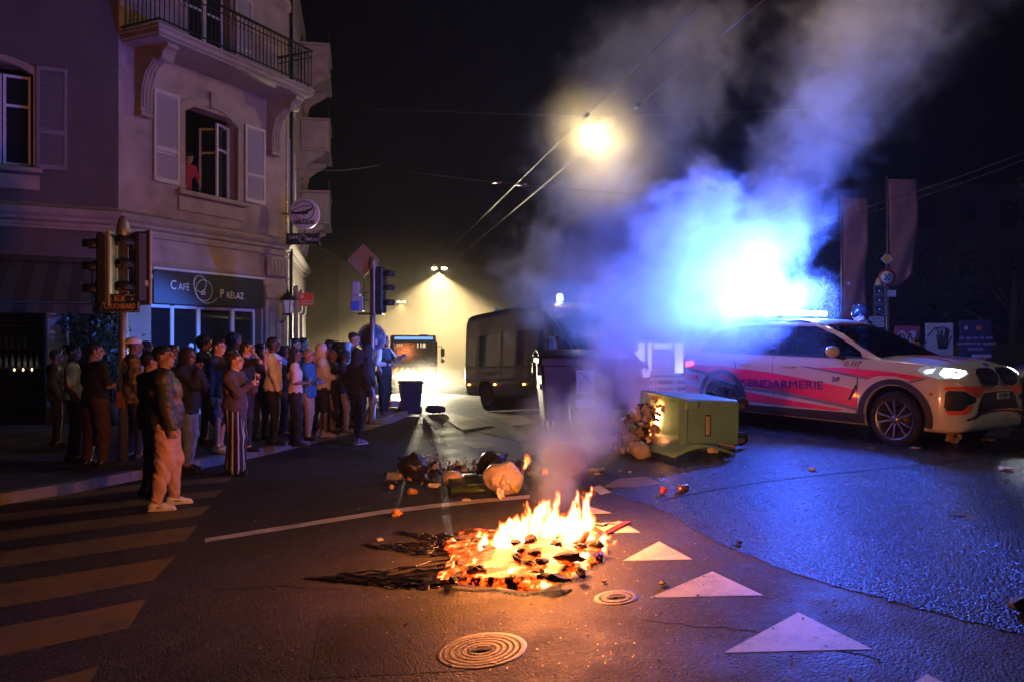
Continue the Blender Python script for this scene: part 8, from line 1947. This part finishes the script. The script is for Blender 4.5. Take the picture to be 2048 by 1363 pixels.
def build_flame(ng):
    f = F(ng); p = f.pos
    # stretch the turbulence upwards
    q = f.v('MULTIPLY', p, (1,1,.42)); c = f.noise(q, 6.5, 3, .6, col=True); w = f.v('ADD', p, f.v('MULTIPLY', f.v('SUBTRACT', c, (.5,.5,.5)), (.30,.22,.30)))
    c2 = f.noise(f.v('MULTIPLY', p, (1,1,.5)), 20, 2, .5, col=True); w = f.v('ADD', w, f.v('MULTIPLY', f.v('SUBTRACT', c2, (.5,.5,.5)), (.07,.05,.07)))
    n = f.noise(f.v('MULTIPLY', w, (1,1,.35)), 13, 4, .62); tot = None
    for a, b, ra, rb in TONGUES:
        e = f.seg(w, a, b, ra, rb); tot = e if tot is None else f.m('MAXIMUM', tot, e)
    d = f.m('ADD', tot, f.m('MULTIPLY', f.m('SUBTRACT', n, .52), 2.6)); d = f.m('MULTIPLY', f.ramp(d, 0, 1.1), f.ramp(tot, -.02, .12))
    return vcube(f, d, (-.75,4.9,.05), (1.05,7.1,1.05), .0115, M_FLAME)
gn(fl_o, build_flame)
# flames inside the tipped container and two small tongues on the rubbish
fl2 = volobj('flames', M_FLAME, None); tag(fl2, kind='stuff')
def build_f2(ng):
    f = F(ng); p = f.pos; c = f.noise(f.v('MULTIPLY', p, (1,1,.45)), 6, 3, .6, col=True); w = f.v('ADD', p, f.v('MULTIPLY', f.v('SUBTRACT', c, (.5,.5,.5)), (.25,.2,.3)))
    n = f.noise(f.v('MULTIPLY', w, (1,1,.4)), 12, 4, .6); tot = None
    for a, b, ra, rb in ((R(1312,850,10.5), R(1318,805,10.5), .10, .05), (R(1318,830,10.7), R(1322,800,10.6), .12,.05), (R(1305,880,10.4), R(1312,855,10.4), .06,.03), (R(1052,925,8.6), R(1050,905,8.6), .035,.006), (R(1086,948,8.3), R(1082,932,8.3), .025,.005)):
        e = f.seg(w, tuple(a), tuple(b), ra, rb); tot = e if tot is None else f.m('MAXIMUM', tot, e)
    d = f.m('ADD', tot, f.m('MULTIPLY', f.m('SUBTRACT', n, .5), 2.2)); d = f.m('MULTIPLY', f.ramp(d, 0, 1.2, 0, .8), f.ramp(tot, 0, .12))
    return vcube(f, d, (0,8.1,.2), (2.3,10.9,1.2), .018, M_FLAME)
gn(fl2, build_f2)
mb = MB(); mb.box((0,110,11), (330,262,28)); 
hz = mb.build('haze', volmat('night_air', (.85,.85,.85), .0004, .3)); tag(hz, kind='stuff'); hz.display_type = 'WIRE'
